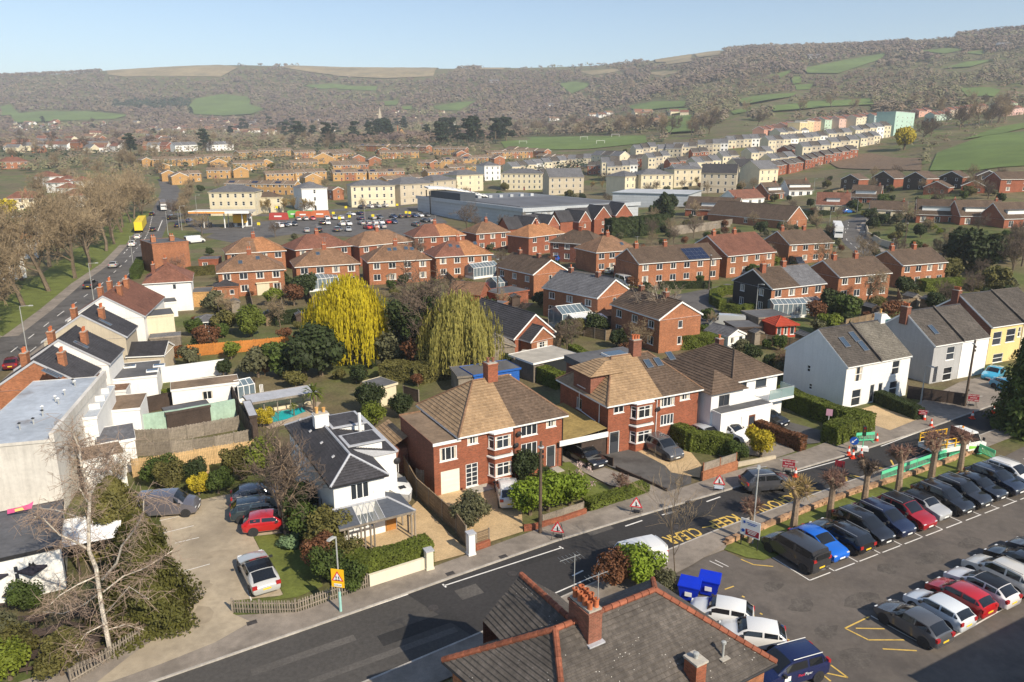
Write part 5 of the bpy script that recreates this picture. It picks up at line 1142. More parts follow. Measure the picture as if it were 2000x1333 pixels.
def gend(label,A,B,depth,wall,roofm,pitch=30,eaves=5.0,split=None,lw=3,nf=1,chim=((.5,.3),(.5,.8)),near=True,group=None,name='brick_house',zs=((.9,2.1),(3.3,4.4)),mats=None,fmat=None,ov=.3):
 d=dist_px(A,depth,eaves) if isinstance(depth,tuple) else depth
 h=House(name,label,'house',A,B,eaves,d,group,near=near)
 if nf: h.autowin('f',nf,zs,.8,1)
 if lw: h.autowin('l',lw,zs,1.4)
 h.walls(wall,'y',pitch,fmat=fmat); h.roof('gable',roofm,pitch,ov,.36,ridge=roofm,axis='y',mats=mats)
 for c in chim: h.chimney(c[0]*h.w,c[1]*h.d,h.zr+.8,.7,.7,1,M_brickd,M_pot,zb=h.zr-1.)
 return h
gend('orange brick house with white gable trim beyond the red fence',(5,1120,294),(5,1306,270),(5,985,242),M_bricko,M_brown)
gend('brick pair with dark and grey roof halves beside the lantern extension',(5,1477,424),(5,1662,386),(5,1288,352),M_bricko,M_slateg)
gend('large brick house with weathered orange gable and dark roof behind bare birch',(5,1824,544),(6,198,514),(5,1588,455),M_bricko,M_brown)
bg=gend('bungalow with steep dark slate roof and small porch gable',(5,1015,652),(5,1235,612),(5,925,532),M_brick,M_slate,40,2.6,lw=2,nf=0,chim=())
pg=House('porch_wing','small brick gabled wing of the slate bungalow with french doors','extension',(5,1108,668),(5,1228,640),2.5,3.0); pg.winm('f',pg.w*.25,pg.w*.75,.1,2.1,2,'grid'); pg.walls(M_bricko,'y',38); pg.roof('gable',M_slate,38,.3,.3,axis='y')
mid('brick semi with solar panels on its brown roof beside the cul-de-sac',(6,-150,235),(6,305,198),9.,'gable',M_bricko,M_brown,30,nf=6,axis='x',chim=((.1,.5),(.45,.5)),solar=((6,165,180),5,3,1.1,1.3),name='brick_semi')
mid('brick semi with red brown gabled roof and slate hung band',(6,345,192),(6,612,163),(6,265,142),'gable',M_bricko,M_browr,30,axis='x',chim=((.12,.5),(.55,.5)))
mid('brick semi with brown gabled roof and a white clad panel by the bend',(6,690,128),(6,935,108),(6,575,98),'gable',M_bricko,M_brown,30,axis='x',chim=((.1,.5),(.6,.5)))
mid('brick semi with mossy and grey roof halves and dark clad gable behind round hedge',(6,592,374),(6,890,342),(6,432,322),'gable',M_bricko,M_brown,30,axis='x',split=M_slateg,fmat={'l':M_dark},lw=2,chim=((.1,.4),(.55,.5)))
mid('brick semi with lichen spotted brown roof behind the weeping bare tree',(6,967,308),(6,1255,284),(6,822,267),'gable',M_bricko,M_brown,30,axis='x',chim=((.2,.5),(.62,.5)))
mid('brick semi with dark brown roof at the foot of the wooded bank',(6,1320,243),(6,1568,217),(6,1160,202),'gable',M_bricko,M_brown,30,axis='x',chim=((.1,.5),(.6,.5)))
# conservatories, sheds and garages of the middle ground
glasshouse('white framed roof lantern extension between brick pairs',(5,1280,520),(5,1440,500),4.2,2.6)
glasshouse('white lean-to conservatory on the mossy roofed semi',(6,605,465),(6,790,458),3.,2.4); glasshouse('small gabled glass conservatory on the grey roofed half',(6,770,450),(6,865,435),3.,2.2)
glasshouse('glass lean-to across the back of the orange and brown semi',(5,785,262),(5,925,245),3.5,2.4); glasshouse('blue grey glass lean-to behind the yellow willow',(4,1700,330),(4,1885,310),3.5,2.4)
glasshouse('white conservatory with flat polycarbonate roof beyond the red fence',(5,915,345),(5,1040,330),4.,2.3)
def shed(label,A,B,h,depth,wall,roofm,kind='flat',pitch=20,name='shed',cat='shed',wins=0,group=None):
 H=House(name,label,cat,A,B,h,depth,group)
 if wins: H.autowin('f',wins,((.9,1.8),),.8,1)
 H.walls(wall,('x' if H.w>H.d else 'y') if kind=='gable' else None,pitch); H.roof(kind,roofm,pitch,.15,.3,ridge=roofm,fascia=wall); return H
M_blue=mat('blue_paint',(.02,.11,.42),n1=(1,.1),n2=(6,.1)); M_turq=mat('pale_blue_paint',(.16,.35,.42),n1=(1,.1),n2=None)
bs=shed('bright blue garden studio with grey felt roof and white window',(5,788,860),(5,1040,820),2.3,3.6,M_blue,M_felt,wins=2,name='garden_studio')
shed('grey block shed alongside the blue studio',(5,700,870),(5,788,862),2.2,4.,M_woodg,M_felt)
gr=House('garden_room','garden room with stained pale roof and glazed folding doors','garden room',(5,1120,792),(5,1345,742),2.5,4.5); gr.winm('f',gr.w*.25,gr.w*.85,.1,2.2,4,'plain',MATS['grey_frame'],0); gr.walls(M_woodg); gr.roof('flat',M_conc,0,.3,fascia=M_upvc)
flat('flat_extension','long stained felt roof joined to the garden room','extension',(5,1012,765),(5,1130,775),2.4,4.,M_woodg,M_conc)
shed('tumbledown grey shed with sagging roof near the pale willow',(5,870,700),(5,1015,690),2.2,4.5,M_woodg,M_woodg,'gable',22)
shed('cream summer shed at the edge of the allotment garden',(5,265,930),(5,352,905),2.2,3.,M_cream,M_felt)
shed('grey flat roofed garage block with one round window',(5,1350,548),(5,1525,540),2.4,4.,M_conc,M_upvc,name='garage',cat='garage')
shed('brown shed leaning on the brick pair',(5,1490,530),(5,1580,520),2.2,3.,M_woodd,M_clay,'gable')
shed('white boarded cabin with grey roof beside the parked van',(6,350,640),(6,445,622),2.1,4.5,M_white,M_slateg,'gable',25,name='cabin',wins=2)
rp=House('garden_pavilion','dark red octagonal style pavilion with hipped red roof','pavilion',(6,618,578),(6,728,572),2.,3.6); rp.autowin('f',3,((.4,1.7),),.7,1); rp.walls(M_woodr); rp.roof('hip',M_woodr,28,.4,.4,ridge=M_woodr,fascia=M_woodr)
shed('flat roofed garage behind the red pavilion',(6,520,540),(6,690,530),2.3,5.,M_woodg,M_felt,name='garage',cat='garage')
shed('dark garage with felt roof beside the red pavilion',(6,395,595),(6,528,590),2.3,4.,M_woodd,M_felt,name='garage',cat='garage')
shed('pale blue playhouse on the lawn behind the white Victorian pair',(6,1215,545),(6,1250,540),1.5,1.4,M_turq,M_upvc,'gable',30,name='playhouse',cat='playhouse')
shed('flat garage joined to the brown roofed house by the blossom',(5,1625,265),(5,1725,258),2.4,5.,M_brick,M_felt,name='garage',cat='garage')
shed('cream lean-to with low roof at the back of the tan semi',(4,1430,345),(4,1555,335),2.4,3.5,M_cream,M_clay); shed('brick rear wing with dark hipped roof on the tan semi',(4,1185,365),(4,1325,358),2.5,4.,M_bricko,M_slate,'hip',25,wins=2)
shed('flat roofed brick garage behind the red panel fence',(5,925,410),(5,1090,385),2.3,5.,M_brick,M_felt,name='garage',cat='garage'); shed('blue grey roofed garage next to the pale willow',(5,800,470),(5,905,480),2.4,5.,M_bricko,M_slateg,name='garage',cat='garage')
shed('brick outbuilding with sloping tile roof left of the red fence',(5,640,400),(5,820,410),2.6,6.,M_brick,M_clay,'gable',30,name='outbuilding')
shed('white porch with felt roof at the back of the four rooflight semi',(5,640,250),(5,770,242),2.4,3.,M_white,M_felt,wins=2,name='extension')
fence('bright red panel fence around the gable house garden',((5,1065,420),(5,1180,412),(5,1283,402)),1.7,M_woodr,posts=M_woodr); fence('bright red panel fence along the flat garages',((5,795,390),(5,905,375),(5,1030,358)),1.6,M_woodr,posts=M_woodr)
fence('brown garden fence under the bare birch',((5,1400,640),(5,1520,665),(5,1650,640)),1.6,M_wood); fence('garden fence behind the willow trunk',((4,1740,720),(5,210,700),(5,380,685)),1.6,M_wood); fence('garden fence between pale willow and allotment',((5,210,750),(5,330,740),(5,560,720)),1.5,M_wood)
fence('fence beside the white boarded cabin',((6,450,680),(6,560,690),(6,760,720)),1.6,M_wood); fence('brown fence along the lawn behind the Victorian houses',((6,1260,490),(6,1395,475)),1.6,M_wood); fence('dark panel fence beside the grey painted house',((6,1345,985),(6,1480,1005),(6,1660,1030)),1.5,M_woodd,posts=M_woodd)
fence('long grey garden fence below the chalet houses',((3,0,1320),(3,200,1290),(3,360,1265)),1.8,M_woodg); fence('grey garden fence along the hillside gardens',((6,0,60),(6,150,45),(6,370,15)),1.8,M_woodg)
wallrun('retaining_wall','curved stone retaining wall along the bend of the hill road',((6,1290,160),(6,1190,130),(6,1125,80),(6,1115,20),(3,1120,1260)),1.8,M_stone)
fence('dark fence on the allotment side of the tan roofed semi',((5,395,985),(5,480,1010)),1.5,M_woodd)
FB='brown panel fences dividing the back gardens'
for qs in (((4,1200,440),(4,1230,560)),((4,1390,410),(4,1420,540)),((4,1560,420),(4,1590,560)),((4,1700,400),(4,1750,480)),((4,1250,560),(4,1380,575),(4,1500,560)),((5,20,260),(5,60,330)),((5,190,290),(5,300,330),(5,420,320)),((5,620,300),(5,700,380)),((5,900,290),(5,960,350)),((5,1040,560),(5,1200,600)),((5,1240,520),(5,1270,600)),((5,1540,560),(5,1590,600)),((6,540,480),(6,640,530)),((6,860,420),(6,880,520)),((6,1290,420),(6,1320,500)),((6,1000,600),(6,1180,560)),((3,200,1230),(3,330,1210)),((3,470,1170),(3,560,1150)),((3,900,1090),(3,990,1070)),((4,1150,480),(4,1330,500)),((5,480,620),(5,560,640))): fence('brown panel fence dividing two back gardens',qs,1.6,M_wood,1.83,group=FB)
SB='small felt roofed sheds in the back gardens'
for k,(u,v) in enumerate(((4.,(1290,450)),(4.,(1480,520)),(4.,(1650,520)),(5.,(300,300)),(5.,(720,350)),(5.,(1000,420)),(5.,(1120,560)),(5.,(1230,640)),(6.,(40,620)),(6.,(500,620)),(6.,(780,640)),(6.,(1150,480)),(6.,(1380,420)),(6.,(1480,440)))): shed('small timber shed with felt roof in a back garden',(int(u),*v),(int(u),v[0]+45,v[1]-4),1.9,2.2,(M_woodg,M_wood,M_woodd)[k%3],M_felt,'gable',25,group=SB)
# ------------------------------------------------------------ far houses: chalets, estates, supermarket
WN={'render_white':'white','render_cream':'cream','render_stone':'stone coloured','brick_red':'red brick','brick_orange':'orange brick','brick_yellow':'yellow brick','tile_clay':'brown','tile_estate':'brown','tile_red_brown':'red brown','slate_grey':'grey','slate_weathered':'dark grey'}
def row(label,group,A,B,n,depth=8.,eaves=5.,roof='gable',wall=None,roofm=None,pitch=30,axis='x',storeys=2,nw=2,name='terraced_house',walls=None,chim=0,cat='house',solar=False,step=0.,color=None,roofs=None,ov=.25):
 a=T(A,eaves); b=T(B,eaves); d=Vector((b.x-a.x,b.y-a.y)); L=d.length; yaw=math.atan2(d.y,d.x); r=random.Random(int(L*100))
 out=[]
 for i in range(n):
  p=Vector((a.x,a.y))+d*(i/n); w=L/n
  wm=(walls[i%len(walls)] if walls else wall); rm_=roofs[i%len(roofs)] if roofs else roofm
  lb=label.format(w=WN.get(wm.name,''),r=WN.get(rm_.name,''),s=' with solar panels' if solar and i%2==0 else '',n=('two','three')[storeys>2])
  h=House(name,lb,cat,None,None,eaves,depth,group,near=False,world=(p.x,p.y),w=w,yaw=yaw)
  dz=step*(i%2); h.E=eaves+dz
  zs=[(.9+2.7*k,2.2+2.7*k) for k in range(storeys)]
  if nw: h.autowin('f',nw,zs,min(1.3,w/nw*.55),1,'w',door=r.randrange(nw))
  h.autowin('r',1,zs[-1:],.8,1) if i==n-1 else None
  h.walls(wm,axis if roof=='gable' else None,pitch)
  if roof=='flat': h.roof('flat',roofm,0,.1,fascia=wm)
  else: h.roof(roof,rm_,pitch,ov,None,axis=axis,fascia=M_upvc if roof=='gable' else wm)
  if chim and i%chim==0: h.chimney(.1,h.d/2,h.zr+.8,.7,.6,0,M_brick,zb=h.zr-.8)
  if solar and i%2==0:
   P=Vector((h.w*.5,h.d*.25,h.E+h.d*.25*h.tp)); m=MB(); m.bx(-1.6,1.6,-1.1,1.1,0,.06,M_solar); h.onroof('solar_panel',m.me('solar_panel'),P,'f',lift=.08)
  if color:
   for ch in h.root.children:
    if ch.name.startswith('wall'): ch.color=(*color,1)
  out.append(h)
 return out
# chalet houses on the right hand rise
def chalet(label,A,B,depth=9.,wall=M_brick,roofm=M_brown,dorm=True,eaves=2.7,pitch=43,nf=3,gr=False,dw=.75,group=None):
 h=House('chalet_house',label,'house',A,B,eaves,depth,group,near=True); h.autowin('f',nf,((.4,2.1),),1.6,2)
 h.walls(wall,'x',pitch); h.roof('gable',roofm,pitch,.3,.4,axis='x',ridge=roofm,ovg=.2)
 if dorm:
  w=h.w*dw; x0=(h.w-w)/2; m=MB(); m.bx(x0,x0+w,1.0,h.d/2,eaves+.5,eaves+2.3,M_upvc); o=m.build('dormer',h.root); m=MB(); m.bx(x0-.2,x0+w+.2,.7,h.d/2+.1,eaves+2.3,eaves+2.45,M_felt); m.build('dormer_roof',o)
  for i in range(3): h.put_at((0,.98),(1,0),(0,-1),(x0+w*(i+.18)/3,x0+w*(i+.82)/3,eaves+1.0,eaves+2.0,2,'w',M_upvc,0),o)
 h.chimney(h.w*.9,h.d*.5,h.zr+.6,.7,.7,1,M_brick,zb=h.zr-1); return h
chalet('chalet house with full white dormer, steep dark roof and railed terrace',(3,1400,1195),(3,1638,1188)); chalet('chalet house with white dormer and patio doors, middle of three',(3,1645,1205),(3,1905,1195)); chalet('chalet house with steep roof, last of three beside the field',(3,1890,1222),(3,2130,1205))
chalet('chalet with two small white dormers and orange brick gable beyond the hedge',(3,110,1165),(3,400,1172),dw=.4); chalet('brown roofed bungalow with white dormer and cream front',(3,840,1142),(3,1028,1130),wall=M_cream,roofm=M_browr,dw=.4)
chalet('white fronted chalet with long box dormer on the hillside',(3,690,1062),(3,820,1050),wall=M_white,dw=.9); chalet('brick chalet with white box dormer below the cream terraces',(3,575,1080),(3,662,1070),dw=.8); chalet('chalet with box dormer above the blue van drive',(3,1030,1098),(3,1195,1085),dw=.7)
chalet('white bungalow with plain red brown roof beside the dormer chalets',(3,395,1112),(3,552,1092),wall=M_white,roofm=M_browr,dorm=False,pitch=36); chalet('long low bungalow above the yellow shrubs',(3,1140,1168),(3,1350,1152),wall=M_cream,roofm=M_brown,dorm=False,pitch=30)
gend('gabled bungalow with pale panel and orange brick side by the bend',(3,680,1232),(3,790,1212),(3,565,1165),M_bricko,M_brown,38,2.8,lw=1,chim=())
GG='dark gabled houses in a line below the green field'
for x0,x1,y in ((980,1078,998),(1150,1275,990),(1328,1455,992),(1528,1658,985),(1740,1862,978)): gend('brick house with dark gable front and white window band below the green field',(3,x0,y),(3,x1,y-5),8.,M_brick,M_brown,28,4.8,lw=0,nf=2,chim=(),group=GG,near=False,fmat={'f':M_woodd})
gend('lower gabled house in front of the dark gable line',(3,1440,1042),(3,1580,1035),7.,M_brick,M_brown,28,3.,lw=0,nf=2,chim=(),near=False,zs=((.9,2.1),)); gend('gabled bungalow beside the yellow bush',(3,1652,1035),(3,1785,1030),7.,M_brick,M_brown,28,3.,lw=0,nf=2,chim=(),near=False,zs=((.9,2.1),))
mid('brick house with brown roof at the right end of the gabled line',(3,1870,1000),(3,2060,990),8.,'gable',M_brick,M_brown,30,axis='x',nf=2,chim=())
# five dark roofed gabled houses in front of the supermarket
GH='five matching new houses beside the supermarket'
for x0,x1,ap,y0 in ((1092,1165,1205,1278),(1195,1262,1190,1262),(1372,1440,1175,1238),(1458,1556,1162,1222),(1578,1672,1140,1202)):
 h=gend('new red brick house with steep dark slate gables and white barge boards',(2,x0,y0),(2,x1,y0-8),9.,M_brick,M_slate,50,5.2,lw=0,nf=1,chim=(),group=GH,near=True,ov=.15)
 m=MB(); E=h.E; k=h.w; slope(m,(-k*1.1,2.2,E),(.2,2.2,E),(.2,5.,E+3.3),(-k*1.1,5.,E+3.3),M_slate,.4); slope(m,(.2,7.8,E),(-k*1.1,7.8,E),(-k*1.1,5.,E+3.3),(.2,5.,E+3.3),M_slate,.4); m.build('side_roof',h.root)
 m=MB(); m.bx(-k*1.05,-.02,2.4,7.6,-.2,E,M_brick); m.face([(-k*1.05,2.4,E),(-k*1.05,5,E+3.1),(-k*1.05,7.6,E)],M_brick); m.build('side_wing',h.root)
# supermarket
sm=House('supermarket','large flat roofed supermarket with grey metal walls and dark rooftop plant','supermarket',(2,1062,1172),(2,1705,1106),7.0,dist_px((2,1062,1172),(2,858,1075),7.))
M_clad=mat('metal_cladding',(.46,.49,.52),rough=.45,n1=(.3,.06),n2=None,brick=(6.,1.2,.03,(.25,.27,.3),.05)); M_rfl=mat('pale_roof',(.42,.44,.46),n1=(.1,.15),n2=(1,.1)); M_rfd=mat('dark_roof',(.12,.125,.14),n1=(.1,.2),n2=(1,.1))
sm.walls(M_clad); sm.roof('flat',mat('slate_blue_roof',(.17,.18,.195),n1=(.1,.15),n2=(1,.1)),0,.3,fascia=mat('fascia_teal',(.20,.25,.28),n1=None,n2=None,rough=.4))
w_,d_=sm.w,sm.d; m=MB(); m.bx(w_*.10,w_*.93,d_*.12,d_*.62,7.15,7.3,M_rfd); m.build('solar_field',sm.root)
M_pl=mat('plant_grey',(.06,.07,.085),n1=(.5,.1),n2=None)
m=MB(); m.bx(w_*.0+.5,w_*.14,d_*.55,d_*.86,7.1,10.2,M_pl); m.build('plant_room',sm.root)
for i in range(7): m=MB(); m.bx(w_*(.2+.1*i),w_*(.2+.1*i)+1.6,d_*.7,d_*.7+1.4,7.1,8.2,M_rfl); m.build('roof_unit',sm.root)
m=MB(); m.bx(-.6,w_+.6,-.6,-.35,6.3,7.6,M_clad); m.bx(-.6,-.35,-.35,d_+.5,6.3,7.6,M_clad); m.build('parapet',sm.root)
s2=House('supermarket_annexe','low grey flat roofed annexe behind the supermarket','building',(2,1560,1075),(2,1985,1062),6.5,30.,near=False); s2.walls(M_clad); s2.roof('flat',M_rfl,0,.4,fascia=MATS['fascia_teal'])
cv=thing('entrance_canopy','white curved canopy sweeping over the supermarket entrance','canopy',T((2,560,1195)),0.25); m=MB(); n=10; L=26.
for i in range(n):
 f=lambda t:(t*L-2, 6.5+3.2*math.cos(t*1.9-.15)+1.2)
 x0,z0=f(i/n);x1,z1=f((i+1)/n); m.mesh([(x0,-2,z0),(x1,-2,z1-.5*i/n),(x1,11,z1),(x0,11,z0),(x0,-2,z0-.5),(x1,-2,z1-.5-.5*i/n),(x1,11,z1-.5),(x0,11,z0-.5)],[(0,1,2,3),(4,7,6,5),(0,4,5,1),(2,6,7,3)],M_upvc)
m.build('canopy_roof',cv);
for y in (-1,9): m=MB(); m.tube((-1.2,y,0),(-1.4,y,9.4),.25,.25,M_dark,8); m.build('column',cv)
m=MB(); m.bx(5,24,1,10,0,5.2,M_dark); m.bx(4.8,24,.7,1,3.8,5.2,M_upvc); m.build('glazed_front',cv); m=MB(); m.bx(10,22,.4,.65,0,3.6,M_upvc)
m.build('shopfront',cv)
# petrol station
pf=thing('petrol_station','petrol station with flat pale canopy edged in orange and white','petrol station',T((1,1250,1275)),math.radians(2)); c=T((1,1250,1275))
m=MB(); m.bx(-11,9,-1,7,5.2,5.9,mat('canopy_grey',(.48,.46,.42),n1=(.3,.1),n2=None)); m.build('canopy',pf); m=MB(); m.bx(-11.1,9.1,-1.15,-1.02,5.1,6.0,M_upvc); m.bx(-11.1,1,-1.25,-1.16,5.2,5.7,mat('orange_sign',(.85,.33,.05),n1=None,n2=None)); m.build('fascia',pf)
for x in (-7,0,6):
 for y in (1,5): m=MB(); m.tube((x,y,0),(x,y,5.2),.2,.2,M_upvc,8); m.build('column',pf);
for x in (-7,0): m=MB(); m.bx(x+1,x+2,2,3,0,1.8,M_dark); m.build('pump',pf)
m=MB(); m.bx(2.2,6.2,3,6,1.6,4.4,mat('yellow_sign',(.85,.45,.03),n1=None,n2=None)); m.build('price_panel',pf)
ks=House('petrol_kiosk','white petrol station kiosk with orange lettering','kiosk',(1,1300,1185),(1,1398,1182),5.,8.,near=False); ks.winm('f',1.,3.4,.3,2.8,2,'plain',M_dark,0); ks.winm('f',4.5,6.6,.3,2.8,2,'plain',M_dark,0); ks.walls(M_white); ks.roof('flat',M_rfl,0,.1,fascia=M_upvc)
tx=text_mesh("Sainsbury's",1.5,MATS['orange_sign'],.02); o=obj('lettering',tx,ks.root,(ks.w*.5,-.06,4.1)); o.rotation_euler=(R(90),0,0)
# cream regency style blocks
def cream(label,A,B,storeys,depth=11.,wall=M_cream,roof='hip',roofm=M_slateg,nw=5,pitch=24,name='cream_block',near=True,bal=False,parapet=False):
 e=3.0*storeys+.2; h=House(name,label,'flats',A,B,e,depth,near=near); h.autowin('f',nw,[(1.+3*k,2.5+3*k) for k in range(storeys)],.95,1,'sash',door=nw//2,fm=M_upvc,curt=0); h.autowin('r',2,[(1.+3*k,2.5+3*k) for k in range(storeys)],.9,1,'sash')
 h.walls(wall,'x' if roof=='gable' else None,pitch); h.roof(roof,roofm,pitch,.35,.6,axis='x',fascia=wall)
 b=MB(); b.bx(-.08,h.w+.08,-.10,-.004,3.1,3.3,wall); b.bx(-.1,h.w+.1,-.14,-.004,e-.55,e-.35,wall); b.build('string_course',h.root); return h
cream('three storey cream block with hipped grey roof behind the petrol station',(1,1162,1072),(1,1415,1070),3,12.,nw=6); cream('two storey cream wing beside the petrol station block',(1,1418,1102),(1,1575,1098),2,9.,nw=3,roofm=M_brown)
k=cream('white gabled end block with blank wall facing the car park',(1,1680,1052),(1,1822,1048),3,12.,M_white,nw=1,roof='hip'); cream('three storey cream block with seven window bays facing the car park',(2,100,1038),(2,345,1036),3,11.,nw=6)
cream('three storey stone coloured block with four bays, left of the supermarket canopy',(2,375,1030),(2,560,1018),3,14.,M_stone,nw=4); cream('two storey stone coloured block beside red brick house',(2,562,1010),(2,686,998),3,12.,M_stone,nw=3)
cream('cream block with slate roof above the curved canopy',(2,690,978),(2,838,970),3,12.,nw=3); cream('pale block with three bays behind the curved canopy',(2,845,925),(2,935,920),3,12.,M_white,nw=3)
cream('wide cream block with eight bays and balconies above the supermarket roof',(2,937,968),(2,1168,966),3,12.,nw=8); cream('stone block with mansard dormers above the supermarket roof',(2,1206,990),(2,1400,975),3,11.,M_stone,nw=5,roof='gable',pitch=38)
cream('white three bay block behind the supermarket annexe',(2,1630,985),(2,1720,970),3,12.,nw=3); cream('cream block right of the supermarket annexe',(2,1720,975),(2,1900,955),3,12.,nw=5); cream('cream block joined at the corner above evergreen tree',(2,1905,945),(2,2060,930),3,12.,nw=4)
cream('stone terrace with dark mansard roof below the hillside',(3,200,965),(3,398,960),3,11.,M_stone,nw=5,roof='gable',pitch=35,roofm=M_slate); cream('cream terrace with dormers at the foot of the estate',(3,412,935),(3,520,928),3,11.,nw=4,roof='gable',pitch=35,roofm=M_slate); cream('cream gabled block next to brick houses of the estate',(3,525,945),(3,630,935),3,11.,nw=3,roof='gable',pitch=35)
# yellow and red brick estate (rows surveyed from the left)
YE='yellow brick terraces of the estate beyond the petrol station'; YL='yellow brick terraced house{s}, brown roof, in the estate beyond the petrol station'
for A,B,n,s in (((1,845,890),(1,1085,886),4,0),((1,1090,878),(1,1300,870),4,0),((1,1298,912),(1,1470,908),3,0),((1,1150,952),(1,1280,950),2,0),((1,1480,972),(1,1640,966),3,0),((1,1250,1025),(1,1640,1032),6,1),((1,1440,842),(1,1620,836),4,0),((1,1330,852),(1,1440,846),2,0),((1,1620,908),(1,1775,902),3,0),((1,1000,972),(1,1120,966),2,0),((1,1645,965),(1,1820,955),3,0)): row(YL,YE,A,B,n,8.,5.,'gable',M_bricky,M_estate,24,'x',2,2,solar=s)
RE='brown roofed brick terraces of the central estate'; RL='{w} terraced house{s}, shallow brown roof, in the central estate'
for A,B,n,s in (((1,1850,915),(1,1998,908),3,0),((1,1640,852),(1,1760,846),3,0),((1,1790,850),(1,1960,840),4,0),((2,0,862),(2,130,852),3,0),((2,260,852),(2,480,846),5,0),((2,470,905),(2,600,908),3,0),((2,620,892),(2,770,886),3,1),((2,770,882),(2,950,872),4,0),((2,860,852),(2,1130,842),6,0),((2,960,830),(2,1180,846),4,0),((2,200,962),(2,400,956),4,1),((2,0,924),(2,200,918),4,0),((2,300,1002),(2,500,985),4,0),((2,530,962),(2,690,952),3,0),((2,130,812),(2,300,815),3,1),((2,310,815),(2,520,822),4,0),((2,560,830),(2,740,832),4,0),((2,0,965),(2,190,960),3,1),((2,650,935),(2,800,925),3,0),((2,1130,870),(2,1310,880),4,0)): row(RL,RE,A,B,n,8.,5.,'gable',M_brick,M_estate,24,'x',2,2,solar=s,walls=(M_bricky,M_bricko))
for x0,x1,y in ((790,842,892),(880,945,925),(900,980,968),(955,1050,985),(1170,1265,905),(1300,1385,950),(1450,1520,905),(1745,1860,880),(1700,1790,990)): gend('gable ended yellow house of the estate with brown roof',(1,x0,y),(1,x1,y-3),10.,M_bricky,M_estate,26,4.8,lw=2,nf=1,chim=(),near=False,group='gable ended yellow estate houses')
for x0,x1,y in ((110,180,880),(200,270,890),(240,330,842),(700,800,880),(540,605,910),(900,960,885),(930,990,850),(690,745,855),(0,60,1060)): gend('gable ended orange brick house of the estate with brown roof',(2,x0,y),(2,x1,y-3),10.,M_bricko,M_estate,26,4.8,lw=2,nf=1,chim=(),near=False,group='gable ended orange estate houses')
# dark slate and white houses behind
for A,B,n in (((1,840,812),(1,970,806),2),((1,975,812),(1,1100,806),3),((1,1180,808),(1,1300,802),3)): row('house with dark slate roof and white walls beyond the estate','dark slate houses beyond the estate',A,B,n,9.,6.,'gable',M_white,M_slateg,32,'x',2,2)
# cream hillside estate
HE='cream terraces climbing the hillside estate'; HL='{n} storey {w} terraced house with {r} roof on the hillside estate'
for A,B,n,st in (((2,1310,888),(2,1440,878),3,2),((2,1180,905),(2,1310,888),3,2),((2,1440,865),(2,1600,870),3,3),((2,1500,905),(2,1600,895),2,3),((2,1690,832),(2,1810,812),3,3),((2,1815,830),(2,1950,815),3,3),((2,1760,880),(2,1880,862),3,3),((2,1530,930),(2,1700,915),4,3),((2,1000,930),(2,1180,905),4,2),((3,0,830),(3,90,825),2,3),((3,90,820),(3,175,812),2,3),((3,180,806),(3,350,796),4,3),((3,350,782),(3,570,768),5,2),((3,575,782),(3,905,752),8,3),((3,910,745),(3,1040,733),3,3),((3,1060,725),(3,1260,695),5,3),((3,765,818),(3,920,803),3,3),((3,925,792),(3,1080,772),3,3),((3,480,852),(3,600,838),3,3),((3,320,872),(3,410,862),2,3),((3,170,905),(3,310,890),3,3),((3,60,950),(3,200,935),3,3),((3,590,885),(3,730,866),3,2),((3,640,738),(3,800,722),4,2),((3,1090,770),(3,1200,750),3,2),((3,400,910),(3,470,900),2,2)): row(HL,HE,A,B,n,9.,2.8*st+.2,'gable',M_cream,M_slateg,32,'x',st,2,walls=(M_cream,M_stone,M_cream,M_white),roofs=(M_slateg,M_slatew,M_slateg))
BE='red brick houses inside the hillside estate'
for A,B,n in (((3,690,835),(3,765,815),2),((3,690,915),(3,770,895),2),((3,780,892),(3,885,862),3),((3,890,862),(3,1075,825),4),((2,1420,925),(2,1525,918),2),((2,1600,890),(2,1740,880),3),((2,1170,965),(2,1205,960),1),((3,620,925),(3,690,912),2),((3,150,850),(3,240,840),2),((2,1880,905),(2,1990,890),2)): row('red brick house with dark roof inside the hillside estate',BE,A,B,n,8.5,5.6,'gable',M_brick,M_slatew,30,'x',2,2)
PE='pastel rendered blocks at the top of the hillside estate'
for A,B,n,c,st in (((3,670,700),(3,745,690),2,(.62,.36,.26),3),((3,750,682),(3,830,668),2,(.68,.55,.32),4),((3,830,675),(3,900,662),2,(.62,.40,.28),3),((3,890,668),(3,960,658),2,(.45,.58,.46),3),((3,970,662),(3,1060,648),2,(.62,.42,.36),3),((3,1065,655),(3,1160,640),3,(.66,.60,.45),3),((3,1165,645),(3,1280,632),3,(.35,.45,.45),3),((3,1415,620),(3,1500,608),2,(.62,.36,.28),2),((3,1560,618),(3,1690,600),4,(.55,.46,.36),2),((3,1690,600),(3,1800,588),4,(.60,.40,.30),2),((3,1860,585),(3,1965,570),4,(.48,.58,.42),2),((3,1880,612),(3,2000,600),4,(.62,.40,.36),2),((3,550,722),(3,660,705),3,(.60,.32,.24),2),((3,1500,640),(3,1600,628),3,(.45,.56,.48),2)): row('pastel rendered house near the top of the hillside estate',PE,A,B,n,9.,2.9*st,'gable' if st<4 else 'flat',M_pastel,M_browr if st<4 else M_rfl,28,'x',st,2,color=c)
tw=House('apartment_tower','pale green apartment tower standing over the hillside estate','tower',(3,1285,622),(3,1395,602),17.,13.,near=False); tw.autowin('f',4,[(1.+2.9*k,2.3+2.9*k) for k in range(5)],1.2,1); tw.walls(M_pastel); tw.roof('flat',M_rfl,0,.1,fascia=M_lead)
for ch in tw.root.children:
 if ch.name.startswith('wall'): ch.color=(.42,.58,.50,1)
